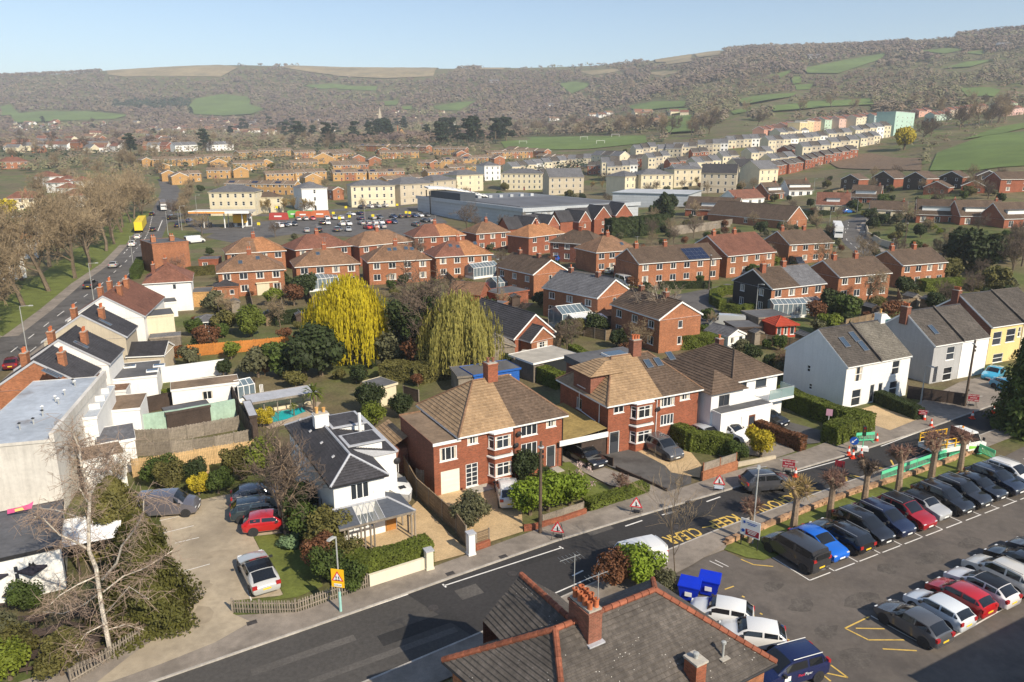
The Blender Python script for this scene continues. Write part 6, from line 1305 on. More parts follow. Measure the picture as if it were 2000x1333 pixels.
# houses on the left of the avenue
mid('large brick house with red brown hipped roof half hidden by bare trees',(1,5,905),(1,160,898),10.,'hip',M_bricko,M_browr,nf=4,near=False)
for A,B in (((1,190,985),(1,275,990)),((1,255,1020),(1,330,1022)),((1,315,1050),(1,385,1052)),((1,395,1010),(1,460,1012)),((1,330,1000),(1,390,1000))): mid('white walled semi with brown roof left of the avenue trees',A,B,8.,'hip',M_white,M_browr,nf=2,near=False,group='white walled semis left of the avenue',chim=())
mid('white house with long brown hipped roof beside the avenue trees',(1,380,1095),(1,570,1080),8.,'hip',M_white,M_browr,nf=3,near=False); mid('cream semi with red bay and brown roof in the left gardens',(1,30,1110),(1,250,1100),8.,'hip',M_cream,M_browr,nf=4,near=False)
mid('orange roofed house low on the left beyond the trees',(4,20,110),(4,200,95),8.,'hip',M_white,M_oran,nf=3,near=False); mid('white gabled house behind the avenue trees on the left',(4,-40,215),(4,130,190),8.,'gable',M_white,M_browr,nf=2,near=False,axis='x'); mid('brown roofed house among the left gardens',(1,130,1290),(1,250,1280),8.,'hip',M_brickd,M_brown,nf=2,near=False)
shed('pale outbuilding with solar panels in the left gardens',(1,120,1215),(1,235,1205),2.5,6.,M_white,M_felt,name='outbuilding')
r=random.Random(11)
for i in range(190):
 u=r.uniform(5,640); v=r.uniform(243,300) if u<330 else r.uniform(240,268); p=T((u,v))
 if p.y>2000: continue
 wm=r.choice((M_white,M_cream,M_brick,M_bricko,M_white)); rm_=r.choice((M_clay,M_browr,M_slateg)); e=r.choice((4.5,5.2,5.2,8.)); h=House('town_house','small %s house with %s roof in the distant town'%(WN[wm.name],WN[rm_.name]),'house',None,None,e,r.uniform(8,11),'houses of the distant town',near=False,world=(p.x,p.y),w=r.uniform(9,18),yaw=r.uniform(-.6,.6))
 h.autowin('f',2,((1,2.3),(3.2,4.4)) if e>5 else ((1,2.3),),1.4,1); h.walls(wm,'x',33); h.roof('gable',rm_,33,.3,None,axis='x')
for i in range(60):
 u=r.uniform(640,1330); v=r.uniform(222,252); p=T((u,v))
 wm=r.choice((M_white,M_cream)); rm_=r.choice((M_clay,M_browr)); h=House('town_house','small %s house with %s roof in the distant town'%(WN[wm.name],WN[rm_.name]),'house',None,None,5.,9.,'houses of the distant town',near=False,world=(p.x,p.y),w=r.uniform(10,20),yaw=r.uniform(-.6,.6)); h.autowin('f',3,((1,2.3),),1.4,1); h.walls(wm,'x',33); h.roof('gable',rm_,33,.3,None,axis='x')
for q,l in (((2,875,468),'white farmhouse high on the wooded slope'),((3,800,332),'stone farmhouse on the upper pasture'),((3,1858,270),'white house high on the right hand slope'),((2,1200,607),'long pale building at the foot of the hills')):
 p=T(q); h=House('farmhouse',l,'house',None,None,7.,12.,None,near=False,world=(p.x,p.y),w=26.,yaw=.1); h.autowin('f',5,((1,2.8),(4,5.8)),1.6,1); h.walls(M_white,'x',35); h.roof('gable',M_slateg,35,.3,None,axis='x')
# church spire
p=T((2,265,690)); sp=thing('church','stone church with slender spire rising above the conifers','church',p); sp.scale=(.7,.7,.7); m=MB(); m.bx(-4,4,-4,4,0,20,M_stone); m.build('tower',sp); m=MB(); m.mesh([(-4,-4,20),(4,-4,20),(4,4,20),(-4,4,20),(0,0,46)],[(0,1,4),(1,2,4),(2,3,4),(3,0,4)],M_stone); m.build('spire',sp); m=MB(); m.bx(4,26,-5,5,0,9,M_stone); m.mesh([(4,-5.5,9),(26,-5.5,9),(26,5.5,9),(4,5.5,9),(4,0,15),(26,0,15)],[(0,1,5,4),(2,3,4,5),(1,2,5),(3,0,4)],M_slateg); m.build('nave',sp)
p=T((2,385,770)); ch=thing('chapel','buff brick chapel gable with tall chimney among the conifers','chapel',p,.3); m=MB(); m.bx(-4,4,0,14,0,6,M_bricky); m.face([(-4,0,6),(4,0,6),(0,0,12)],M_bricky); m.build('wall',ch); m=MB(); slope(m,(4.3,-.3,5.7),(4.3,14,5.7),(0,14,12.2),(0,-.3,12.2),M_clay,0); slope(m,(-4.3,14,5.7),(-4.3,-.3,5.7),(0,-.3,12.2),(0,14,12.2),M_clay,0); m.build('roof',ch); m=MB(); m.bx(-4.6,-3.4,6,7.2,0,16,M_bricko); m.build('chimney',ch)
# masts on the ridge
for u in (875.5,883):
 p=T((u,126)); m=thing('radio_mast','slim lattice radio mast on the skyline of the common','mast',p,0,'radio masts on the hill'); b=MB(); hh=62 if u<880 else 60
 for a in range(3): g=a*2.094; b.tube((2.2*math.cos(g),2.2*math.sin(g),-3),(.5*math.cos(g),.5*math.sin(g),hh),.35,.25,M_lead,4)
 b.build('lattice_legs',m); b=MB()
 for i in range(12):
  z=hh*i/12; rr=2.2-1.7*i/12
  for a in range(3): g=a*2.094; g2=(a+1)*2.094; b.tube((rr*math.cos(g),rr*math.sin(g),z),(rr*.93*math.cos(g2),rr*.93*math.sin(g2),z+hh/12),.2,.2,M_lead,3)
 b.build('bracing',m)
# goals on the playing field
for q in ((2,1400,782),(2,1492,805),(2,1060,806),(2,1575,768)):
 m=MB(); p=T(q); m.tube((-3.6,0,0),(-3.6,0,2.6),.13,.13,M_upvc,4); m.tube((3.6,0,0),(3.6,0,2.6),.13,.13,M_upvc,4); m.tube((-3.6,0,2.6),(3.6,0,2.6),.13,.13,M_upvc,4)
 tag(m.build('goal_frame',None,(p.x,p.y,p.z+.5)),'white football goal frame on the playing field','goal','goals on the playing field')
# bottle banks in the supermarket car park
for q,w,c,l in (((1,1555,1225),7,(.42,.06,.05),'red recycling skip in the supermarket car park'),((1,1640,1212),5,(.16,.45,.10),'bright green bottle bank beside red skip'),((1,1693,1215),6,(.50,.13,.05),'orange red clothes bank between two green banks'),((1,1730,1210),4,(.10,.38,.18),'dark green bottle bank in the recycling corner'),((1,1787,1212),7,(.55,.17,.07),'wide orange clothes bank at the end of the recycling row')):
 m=MB(); mm=mat('bank_%d'%int(c[0]*100),c,n1=(.5,.1),n2=None,rough=.5); m.box((0,0,1.2),(w,2.2,2.4),mm,0,.9); m.box((0,0,2.45),(w*.8,1.6,.15),mm); m.box((0,-1.12,1.3),(w*.4,.06,.5),M_upvc); tag(m.build('recycling_bank',None,T(q)),l,'recycling bank')
# ------------------------------------------------------------ vegetation
RV=np.random.default_rng(7)
def quads_mesh(name,V,m,mats=None,mi=None):
 n=len(V)//4; me=bpy.data.meshes.new(name); me.vertices.add(4*n); me.vertices.foreach_set('co',np.asarray(V,np.float32).ravel())
 me.loops.add(4*n); me.loops.foreach_set('vertex_index',np.arange(4*n,dtype=np.int32)); me.polygons.add(n); me.polygons.foreach_set('loop_start',np.arange(0,4*n,4,dtype=np.int32))
 for k in (mats or [m]): me.materials.append(k)
 if mi is not None: me.polygons.foreach_set('material_index',np.asarray(mi,np.int32))
 me.update(calc_edges=True); return me
def leaf_quads(P,Nn,s,jit=.6,asp=1.5):
 """one leaf-sized face at each point P, facing roughly along Nn"""
 n=len(P); Nn=Nn+RV.normal(0,jit,(n,3)); Nn/=np.linalg.norm(Nn,axis=1,keepdims=True)+1e-9
 a=np.cross(Nn,RV.normal(0,1,(n,3))); a/=np.linalg.norm(a,axis=1,keepdims=True)+1e-9; b=np.cross(Nn,a)
 s=(np.asarray(s)*RV.uniform(.6,1.35,n))[:,None] if np.ndim(s)==0 else np.asarray(s)[:,None]
 V=np.empty((n,4,3)); V[:,0]=P-a*s*asp*.5; V[:,1]=P+b*s*.5; V[:,2]=P+a*s*asp*.5; V[:,3]=P-b*s*.5
 return V.reshape(-1,3)
def clump_cloud(clumps,per,s,inner=.55,flat=1.):
 Ps=[];Ns=[]
 for c in clumps:
  r=np.array(c[3:6]) if len(c)>=6 else np.array([c[3]]*3); n=max(8,int(per*float(np.mean(r))**2))
  d=RV.normal(0,1,(n,3)); d/=np.linalg.norm(d,axis=1,keepdims=True); k=RV.uniform(inner,1.,(n,1))
  Ps.append(np.array(c[:3])+d*r*k); Ns.append(d*np.array([1,1,flat])+np.array([0,0,.25]))
 return leaf_quads(np.vstack(Ps),np.vstack(Ns),s)
def segs_mesh(name,S,m,sides=3):
 """thin tapering branches from an array of (p0,p1,r0,r1)"""
 S=np.asarray(S,float); n=len(S); p0,p1,r0,r1=S[:,:3],S[:,3:6],S[:,6:7],S[:,7:8]; d=p1-p0; d/=np.linalg.norm(d,axis=1,keepdims=True)+1e-9
 h=np.where(np.abs(d[:,2:3])<.9,np.array([[0,0,1.]]),np.array([[1.,0,0]])); t=np.cross(d,h); t/=np.linalg.norm(t,axis=1,keepdims=True)+1e-9; w=np.cross(d,t)
 V=[]
 for i in range(sides):
  g0,g1=2*math.pi*i/sides,2*math.pi*(i+1)/sides; e0=t*math.cos(g0)+w*math.sin(g0); e1=t*math.cos(g1)+w*math.sin(g1)
  V.append(np.stack([p0+e0*r0,p0+e1*r0,p1+e1*r1,p1+e0*r1],1))
 return quads_mesh(name,np.concatenate(V).reshape(-1,3),m)
def skeleton(seed,H,trunk=.3,limbs=8,br=6,tw=6,twl=4,spread=.9,r0=.25,tr=.022,up=.35,wander=.25,droop=0.,len1=.55):
 r=random.Random(seed); big=[];fine=[]
 def vec(): return Vector((r.gauss(0,1),r.gauss(0,1),r.gauss(0,1)))
 def grow(p,d,L,rad,depth,rend):
  n=4 if depth<=1 else (3 if depth==2 else 2); pts=[p]; dirs=[d]
  for i in range(n):
   d=(d+vec()*wander*.45+Vector((0,0,up*.12-(droop*.25 if depth>=2 else 0)))).normalized(); q=p+d*L/n; a=rad+(rend-rad)*i/n; b=rad+(rend-rad)*(i+1)/n
   (big if depth<=2 else fine).append((*p,*q,max(a,tr*.8),max(b,tr*.6))); p=q; pts.append(p); dirs.append(d)
  k={0:limbs,1:br,2:tw,3:twl}.get(depth,0)
  for j in range(k):
   f=(j+.6)/k if depth else (.35+.65*(j+.7)/k)
   f=min(max(f if depth==0 else .2+.8*f,0),.999)*n; i=int(f); q=pts[i].lerp(pts[i+1],f-i); dd=dirs[min(i+1,n)]
   s=vec(); s=(s-dd*s.dot(dd)).normalized(); sp=spread*r.uniform(.7,1.25); nd=(dd*(1-.35*sp)+s*sp+Vector((0,0,up*(.5 if depth<2 else .25)))).normalized()
   lr=max(tr,(rad+(rend-rad)*f/n)*.6); grow(q,nd,L*({0:len1/.6*(1-.35*f/n)*.85,1:.52,2:.50,3:.55}[depth])*r.uniform(.75,1.2),lr,depth+1,max(tr*.7,lr*.35))
 grow(Vector((0,0,-.15)),Vector((r.gauss(0,.05),r.gauss(0,.05),1)).normalized(),H*(.6 if trunk<.9 else 1.),r0,0,r0*.5)
 return np.array(big),np.array(fine)
def bare_meshes(seed,H,m_tr,m_tw,**k):
 b,f=skeleton(seed,H,**k); return segs_mesh('trunk',b,m_tr,5),segs_mesh('crown',f,m_tw,3)
def tree(name,label,q,meshes,s=1.,rz=0.,group=None,names=('trunk','crown'),loc=None,cat='tree',sz=None):
 o=thing(name,label,cat,T(q) if loc is None else loc,rz,group); o.scale=(s,s,s*(sz or 1.))
 for n,m in zip(names,meshes): obj(n,m,o)
 return o
BARE=[bare_meshes(20+i,13.,L_bark,(L_twig,L_twig,L_twigd,L_twig)[i],limbs=10,br=7,tw=6,twl=6,spread=.85,r0=.34,tr=.028,up=.4) for i in range(4)]
BARES=[bare_meshes(40+i,7.,L_bark,(L_twigd,L_twigr,L_twig)[i],limbs=9,br=6,tw=6,twl=4,spread=.95,r0=.16,tr=.017,up=.3) for i in range(3)]
BAREY=[bare_meshes(50+i,8.,L_bark,L_twigy,limbs=10,br=6,tw=6,twl=5,spread=.6,r0=.18,tr=.03,up=.7) for i in range(2)]
def blob(seed,R0,H,m,leafs=.35,per=260,n=9,trunk=True,flat=1.):
 r=random.Random(seed); cl=[(0,0,H*.55,R0*.75,R0*.75,H*.38)]
 for i in range(n): g=r.uniform(0,6.28); k=R0*r.uniform(.35,.7); cl.append((k*math.cos(g),k*math.sin(g),H*r.uniform(.3,.8),*( [R0*r.uniform(.3,.5)]*2),H*r.uniform(.15,.26)))
 V=clump_cloud(cl,per,leafs,.5,flat); t=MB(); t.tube((0,0,-.1),(0,0,H*.55),R0*.09,R0*.05,L_bark,6)
 for i in range(4): g=r.uniform(0,6.28); t.tube((0,0,H*.25),(R0*.5*math.cos(g),R0*.5*math.sin(g),H*.6),R0*.05,R0*.02,L_bark,5)
 return t.me('trunk'),quads_mesh('crown',V,m)
def conifer(seed,R0,H,m,s=.4,n=4200,pw=.75,trunk=True):
 z=RV.uniform(0,1,n)**1.25; rr=R0*(1-z)**pw*(1+.16*np.sin(z*38+RV.uniform(0,6,n)*.3))*RV.uniform(.55,1.05,n); g=RV.uniform(0,6.283,n); rr*=1+.18*np.sin(g*5+z*9)
 P=np.stack([rr*np.cos(g),rr*np.sin(g),.3+z*H*.98],1); N_=np.stack([np.cos(g),np.sin(g),np.full(n,.35)],1)
 t=MB(); t.tube((0,0,-.1),(0,0,H*.95),R0*.10,.03,L_bark,6); return t.me('trunk'),quads_mesh('crown',leaf_quads(P,N_,s,.5,2.),m)
def cedar(seed,R0,H,m):
 r=random.Random(seed); cl=[]
 for i in range(26): z=r.uniform(.25,1); k=R0*(1.1-z*.75)*r.uniform(.2,1); g=r.uniform(0,6.28); cl.append((k*math.cos(g),k*math.sin(g),H*z,R0*r.uniform(.25,.42),R0*r.uniform(.25,.42),H*.05))
 t=MB(); t.tube((0,0,-.1),(0,0,H*.95),R0*.08,.1,L_bark,6); return t.me('trunk'),quads_mesh('crown',clump_cloud(cl,34,.95,.3),m)
GREENB=[blob(1,2.4,4.6,L_green,.32,260),blob(2,2.6,4.4,L_olive,.32,260),blob(3,2.3,4.8,L_dark,.32,260),blob(4,2.4,4.2,L_lime,.3,240),blob(5,2.2,4.,L_grey,.3,200),blob(6,2.4,4.4,L_brown,.26,150)]
CONES=[conifer(1,2.2,9.,L_pine,.55,2600),conifer(2,1.7,9.,L_dark,.5,2400),conifer(3,1.6,6.,L_green,.4,1800)]
CEDAR=[cedar(i,7.,17.,L_pine) for i in range(3)]
# ---- avenue trees on the verge
r=random.Random(3); AVT=[]
def along(ps,step,off,jit=1.5):
 out=[]; acc=0.
 for a,b in zip(ps,ps[1:]):
  d=b-a; L=d.length; n=Vector((-d.y,d.x)).normalized(); s=acc
  while s<L: p=a+d*(s/L)+n*(off+r.uniform(-jit,jit)); out.append(p); s+=step
  acc=s-L
 return out
AT='tall bare avenue trees on the verge'
for off,st in ((8.5,15.),(17.,19.)):
 for p in along(ave[:-2],st,off):
  if p.y<60 or p.y>330: continue
  s=r.uniform(1.1,1.45); tree('avenue_tree','tall bare plane tree on the grass verge beside the avenue',None,BARE[r.choice((0,1,3,0))],s,r.uniform(0,6),AT,loc=(p.x,p.y,ter(p.x,p.y)))
for p in along(ave[6:],22.,-9.):
 if p.y<400: tree('avenue_tree','bare street tree on the shop side of the avenue',None,BARE[1],.6,r.uniform(0,6),'bare trees on the shop side of the avenue',loc=(p.x,p.y,ter(p.x,p.y)))
# ---- named trees
def birch():
 S=[];Fn=[]; rr=random.Random(9); trunk=[(7,620,1190),(7,590,1030),(7,565,880),(7,530,700),(7,505,590),(7,495,420),(7,490,280),(7,470,120),(7,440,20),(4,425,1240),(4,415,1130)]
 base=T(trunk[0]); pts=[]
 for i,q in enumerate(trunk):
  rq=ray(q); t=base.y/rq[1]; pts.append(Vector((rq[0]*t-base.x,rr.uniform(-.15,.15)*i*.3,CAMH+rq[2]*t)))
 n=len(pts)
 rad=[.125*(1-i/n)**.8+.012 for i in range(n)]
 for i in range(n-1): S.append((*pts[i],*pts[i+1],rad[i],rad[i+1]))
 def px3(q,dy): rq=ray(q); t=(base.y+dy)/rq[1]; return Vector((rq[0]*t-base.x,dy,CAMH+rq[2]*t))
 limbs=[([(7,570,760),(7,650,670),(7,680,570),(7,760,470),(7,800,390),(7,800,320),(7,850,260)],.11,-.8),([(7,575,830),(7,690,740),(7,800,700),(7,900,640),(7,960,600)],.07,.9),([(7,505,600),(7,420,550),(7,330,510),(7,240,420),(7,190,410)],.10,-.9),([(7,495,430),(7,400,400),(7,300,370),(7,200,360)],.06,.8),([(7,490,330),(7,430,230),(7,380,180)],.06,-.5),([(7,480,270),(7,540,190),(7,600,90),(7,640,20)],.07,.7),([(7,600,1000),(7,480,1060),(7,420,1140),(7,440,1180)],.05,-1.2),([(7,540,740),(7,430,790),(7,330,850),(7,280,900)],.06,-1.),([(7,600,1040),(7,700,1010),(7,800,1040),(7,860,1080)],.05,1.),([(7,560,830),(7,470,900),(7,350,950),(7,240,940)],.05,1.3),([(7,490,180),(7,560,60),(4,590,1300),(4,650,1240)],.05,-.6),([(7,470,100),(7,380,0),(4,330,1280)],.04,.6),([(7,590,950),(7,720,800),(7,830,870)],.04,-.9)]
 allp=[]
 for qs,r0,dy in limbs:
  r0*=.62
  pp=[px3(q,dy*i/(len(qs)-1)*2.2) for i,q in enumerate(qs)]
  for i in range(len(pp)-1):
   a=r0*(1-i/len(pp)); b=r0*(1-(i+1)/len(pp))+.012; S.append((*pp[i],*pp[i+1],a,b))
   for k in range(9): allp.append((pp[i].lerp(pp[i+1],rr.random()),(pp[i+1]-pp[i]).normalized()))
 for i in range(4,n-1):
  for k in range(12): allp.append((pts[i].lerp(pts[i+1],rr.random()),Vector((0,0,1))))
 for p,d in allp:
  d1=(d*.5+Vector((rr.gauss(0,1),rr.gauss(0,1),rr.gauss(0,.7)))).normalized(); L=rr.uniform(.6,1.7); q=p+d1*L*.5; q2=q+(d1+Vector((rr.gauss(0,.4),rr.gauss(0,.4),rr.gauss(0,.4)-.1))).normalized()*L*.6
  Fn.append((*p,*q,.02,.014)); Fn.append((*q,*q2,.014,.009))
  for k in range(8):
   a=p.lerp(q2,rr.uniform(.3,1)); b=a+Vector((rr.gauss(0,.3),rr.gauss(0,.3),rr.gauss(-.08,.25))); Fn.append((*a,*b,.010,.007))
 o=thing('silver_birch','large bare silver birch with pale trunk in the beer garden','tree',base); obj('trunk',segs_mesh('trunk',S,L_birch,7),o); obj('crown',segs_mesh('crown',Fn,mat('bark_twig_birch',(.29,.215,.165),n1=None,n2=None),3),o)
birch()
def willow(name,label,q,R0,H,m,n=900,low=.08):
 p=T(q); V=[]; S=[]; rr=random.Random(4)
 for i in range(7):
  g=i*.9; S.append((0,0,H*.25,R0*.55*math.cos(g),R0*.55*math.sin(g),H*.8,.16,.06))
 S.append((0,0,-.1,0,0,H*.4,.35,.25))
 g=RV.uniform(0,6.283,n); k=np.sqrt(RV.uniform(0,1,n)); top=H*(.98-.42*k**2.2)*RV.uniform(.9,1.02,n); lump=1+.12*np.sin(g*6+1)+.08*np.sin(g*11)
 x=R0*k*lump*np.cos(g); y=R0*k*lump*np.sin(g); bot=np.maximum(H*low,top-H*RV.uniform(.35,.8,n)*(.5+.5*k))
 Ps=[];Ns=[];ss=[]
 for j in range(18):
  t=RV.uniform(0,1,n); z=top-(top-bot)*t; ex=1+.10*np.minimum(t,.5); Ps.append(np.stack([x*ex+RV.normal(0,.05,n),y*ex+RV.normal(0,.05,n),z],1)); Ns.append(np.stack([np.cos(g),np.sin(g),np.zeros(n)],1))
 P=np.vstack(Ps); Nn=np.vstack(Ns); m_=len(P); Nn=Nn+RV.normal(0,.5,(m_,3)); Nn[:,2]*=.3; Nn/=np.linalg.norm(Nn,axis=1,keepdims=True); up=np.tile([[0,0,1.]],(m_,1)); a=np.cross(Nn,up); a/=np.linalg.norm(a,axis=1,keepdims=True)+1e-9
 w=RV.uniform(.03,.06,(m_,1)); l=RV.uniform(.25,.55,(m_,1)); Q=np.stack([P-a*w-up*l*.5,P+a*w-up*l*.5,P+a*w+up*l*.5,P-a*w+up*l*.5],1).reshape(-1,3)
 o=thing(name,label,'tree',p); obj('trunk',segs_mesh('trunk',S,L_bark,6),o); obj('crown',quads_mesh('crown',Q,m),o)
willow('weeping_willow','bright yellow green weeping willow with hanging branches in the middle gardens',(0,685,705),5.6,12.2,L_willow,1500)
willow('weeping_willow','pale olive weeping willow beside the slate bungalow',(0,898,728),4.9,11.,L_palew,900,.12)
def add(name,label,q,ms,s=1.,group=None,sz=None,cat=None,names=('trunk','crown')): return tree(name,label,q,ms,s,r.uniform(0,6.2),group,names,cat=cat or ('tree' if 'tree' in name or 'conifer' in name else 'shrub'),sz=sz)
# ivy clad tree
p=T((0,812,712)); o=thing('ivy_tree','dark ivy clad bare tree between the two willows','tree',p); o.scale=(1.15,1.15,1.15); a,b=skeleton(77,12.,limbs=11,br=7,tw=6,twl=4,spread=.85,r0=.35,tr=.03); obj('trunk',segs_mesh('trunk',a,L_bark,6),o); obj('crown',segs_mesh('crown',b,L_twigd,3),o)
cl=[(r.uniform(-2.2,2.2),r.uniform(-2.2,2.2),r.uniform(1.5,8.),1.3,1.3,1.5) for i in range(22)]; obj('ivy',quads_mesh('ivy',clump_cloud(cl,230,.28,.4),L_ivy),o)
LEY=conifer(11,4.0,10.5,L_conif,.17,42000,.62)
add('leyland_conifer','broad bushy conifer between the birch and the pub car park',(7,820,985),LEY,.68); add('leyland_conifer','shorter bushy conifer behind the big one, next to the corrugated shelter',(7,660,560),conifer(12,3.0,6.5,L_olive,.16,16000,.55),.8)
# twin stemmed tree at the car park edge
p=T((7,1600,505)); o=thing('bare_tree','twin stemmed bare tree with ivy beside the red car','tree',p); a,b=skeleton(31,8.5,limbs=10,br=6,tw=6,twl=4,spread=.8,r0=.22,tr=.018,up=.5); obj('trunk',segs_mesh('trunk',a,mat('bark_pale',(.30,.22,.15),n1=(2,.25),n2=(9,.2)),6),o); obj('crown',segs_mesh('crown',b,L_twigd,3),o)
a,b=skeleton(32,7.,limbs=8,br=6,tw=5,twl=4,spread=.8,r0=.17,tr=.018,up=.5); x=obj('stem',segs_mesh('stem',a,MATS['bark_pale'],6),o,(-.6,.3,0)); obj('crown',segs_mesh('crown',b,L_twigd,3),o,(-.6,.3,0))
cl=[(.1,0,z,.35,.35,.5) for z in (.6,1.3,2.,2.7)]; obj('ivy',quads_mesh('ivy',clump_cloud(cl,700,.12,.6),L_ivy),o)
add('flowering_clump','pale green leafy clump at the foot of the twin stemmed tree',(7,1610,575),blob(21,1.1,.9,mat('leaf_sage',(.16,.24,.12),rough=.6,n1=(.9,.2),n2=None,trans=.2),.16,900,8),1.,cat='plant')
SHR=[blob(60+i,1.3,2.3,m_,.105,1500,8) for i,m_ in enumerate((L_green,L_olive,L_dark,L_hedge,L_lime,L_brown,L_grey,L_yellow,L_laurel))]
for q,k,s,l in (((7,1690,420),2,1.5,'dark evergreen shrub against the white house wall, behind the tree'),((7,1740,560),0,1.4,'green shrub beside the shaded house wall'),((7,1830,620),1,1.5,'olive shrub between lawn and veranda'),((7,1790,720),5,1.2,'brown leaved shrub above the lawn edge'),((7,1850,780),0,1.2,'green shrub behind the school warning sign'),((7,1930,720),1,1.1,'olive shrub left of the clipped hedge'),((7,1960,800),0,1.0,'green shrub behind the picket fence end'),
 ((7,880,240),0,1.3,'green shrub below the new fence, nearest the grey van'),((7,960,270),1,1.2,'olive shrub behind the grey van bonnet'),((7,1090,230),2,1.1,'dark round shrub beside garden bench'),((7,1110,290),7,.8,'yellow flowering shrub at the head of the car park'),((7,1220,280),0,1.0,'green shrub right of the yellow flowers'),((7,1340,200),1,1.3,'olive shrub behind parked cars'),((7,1460,170),4,1.6,'lime green ivy shrub behind the dark parked car'),
 ((7,90,1210),1,1.1,'olive shrub in the beer garden corner'),((7,60,1320),4,1.2,'lime green shrub at the beer garden bottom'),((7,170,940),0,1.0,'green shrub beneath the birch branches'),((7,350,1300),1,1.1,'olive shrub next to the low picket fence'),((7,20,1180),6,1.2,'grey twiggy shrub by the picnic tables'),((7,960,1020),0,.5,'small green weed clump at the fence end'),
 ((8,770,470),6,1.35,'loose grey green shrub overhanging the gravel drives'),((8,1070,210),2,1.4,'dark shrub under the ground floor window'),((8,1010,160),0,1.2,'climbing green shrub beside the white bay'),((8,860,200),0,.5,'low green plant by the front step'),((8,1190,230),2,.8,'dark shrub on the front lawn edge'),
 ((9,410,100),0,.9,'green shrub behind the low brick wall with blue pot'),((9,530,80),7,1.3,'bright golden yellow shrub beside the road'),((5,380,1090),2,1.3,'dark shrub next to the little lawn'),((5,230,1150),4,1.4,'lime shrub hugging the white house wing'),((5,210,1060),2,1.6,'dark green shrub behind the white house'),((4,1470,1145),7,.9,'yellow green shrub at the poolside corner')): add('shrub',l,q,SHR[k],s)
for q,k,s,l in (((8,1100,400),8,1.5,'glossy bright laurel at the drive entrance, beside the pole'),((8,1200,380),8,1.5,'glossy bright laurel right of the telegraph pole'),((8,1320,350),8,1.4,'glossy bright laurel near the magnolia')): add('laurel_bush',l,q,SHR[k],s)
MAG=bare_meshes(90,2.6,L_bark,L_twig,limbs=8,br=5,tw=4,twl=2,r0=.06,tr=.01); b=quads_mesh('blossom',clump_cloud([(r.uniform(-.9,.9),r.uniform(-.9,.9),r.uniform(.8,2.5),.4) for _ in range(14)],260,.13,.2),L_blossom)
add('magnolia_tree','small magnolia with pale pink blossom on the front lawn',(8,1380,290),(*MAG,b),1.,names=('trunk','crown','blossom')); add('acer_shrub','small reddish brown leafless shrub beside the drive',(8,1610,270),bare_meshes(91,2.3,L_bark,L_twigr,limbs=10,br=6,tw=5,twl=4,r0=.06,tr=.014,up=.5),1.)
# clipped hedges: leafy skin over a solid heart
def hedge(label,pts,w,h,m=L_hedge,dens=170,s=.13,world=False,name='clipped_hedge',wob=.06,z=0.):
 ps=[Vector((p[0],p[1])) if world else Vector(T(p)[:2]) for p in pts]; o=thing(name,label,'hedge',(ps[0].x,ps[0].y,ter(*ps[0])+z)); core=MB(); Ps=[];Ns=[]
 for a,b in zip(ps,ps[1:]):
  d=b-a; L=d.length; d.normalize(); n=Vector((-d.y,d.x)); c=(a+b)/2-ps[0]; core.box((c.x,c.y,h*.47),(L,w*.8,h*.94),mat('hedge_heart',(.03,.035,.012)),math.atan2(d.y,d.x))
  k=int(dens*(L+w)*(2*h+w)); f=RV.uniform(0,1,k); along_=RV.uniform(-w*.45,L+w*.45,k); per=RV.uniform(0,2*h+w,k)
  off=np.where(per<h,-w/2,np.where(per<h+w,per-h-w/2,w/2)); zz=np.where(per<h,per,np.where(per<h+w,h,2*h+w-per)); nx=np.where(per<h,-1.,np.where(per<h+w,0.,1.)); nz=np.where((per>=h)&(per<h+w),1.,0.15)
  wv=1+wob*np.sin(along_*2.1+zz*3)+RV.normal(0,.03,k)
  P=np.stack([a.x-ps[0].x+d.x*along_+n.x*off*wv,a.y-ps[0].y+d.y*along_+n.y*off*wv,zz*(1+.03*np.sin(along_*1.7))],1); Ps.append(P); Ns.append(np.stack([n.x*nx,n.y*nx,nz],1))
  k2=int(dens*.5*w*h*2)
  for e,sg in ((a,-1),(b,1)):
   q=e-ps[0]; u=RV.uniform(-w/2,w/2,k2); Ps.append(np.stack([q.x+d.x*sg*w*.42+n.x*u,q.y+d.y*sg*w*.42+n.y*u,RV.uniform(0,h,k2)],1)); Ns.append(np.tile([[d.x*sg,d.y*sg,.1]],(k2,1)))
 core.build('heart',o); obj('foliage',quads_mesh('foliage',leaf_quads(np.vstack(Ps),np.vstack(Ns),s,.5),m),o); return o
def Hq(q,h): return T(q,h)
_a,_b=Vector(T((8,205,805))[:2]),Vector(T((8,530,700))[:2]); _n=(_b-_a).normalized(); _m=Vector((-_n.y,_n.x)); hedge('clipped green hedge above the cream front wall',[_a+_m*2.6-_n*.3,_a+_m*.95-_n*.1,_b+_m*.95],1.4,1.75,world=True,s=.10,dens=300)
hedge('low clipped hedge between the lawn and the pavement',[(8,1440,365),(8,1720,275)],1.0,.85,dens=240,s=.1)
hedge('tall clipped privet hedge beside the grey car',[(9,330,62),(8,2000,35),(6,-20,1185)],1.3,1.9,m=L_hedge)
hedge('tall clipped hedge in front of the white Victorian house',[(6,650,1015),(6,800,1080),(6,990,1150),(6,1090,1165)],1.6,2.0,m=L_hedge); hedge('return of the clipped hedge along the pavement',[(6,930,1235),(6,1100,1165)],1.6,2.0,m=L_hedge)
hedge('low dark hedge by the twin doors of the Victorian house',[(6,1200,1015),(6,1300,1060),(6,1390,1100)],1.2,1.4,m=L_dark)
hedge('coppery brown beech hedge between two driveways',[(6,320,1105),(6,520,1190),(6,745,1275)],.9,1.5,m=L_brown); hedge('low green hedge at the balcony corner',[(6,470,1090),(6,605,1078)],.8,.7)
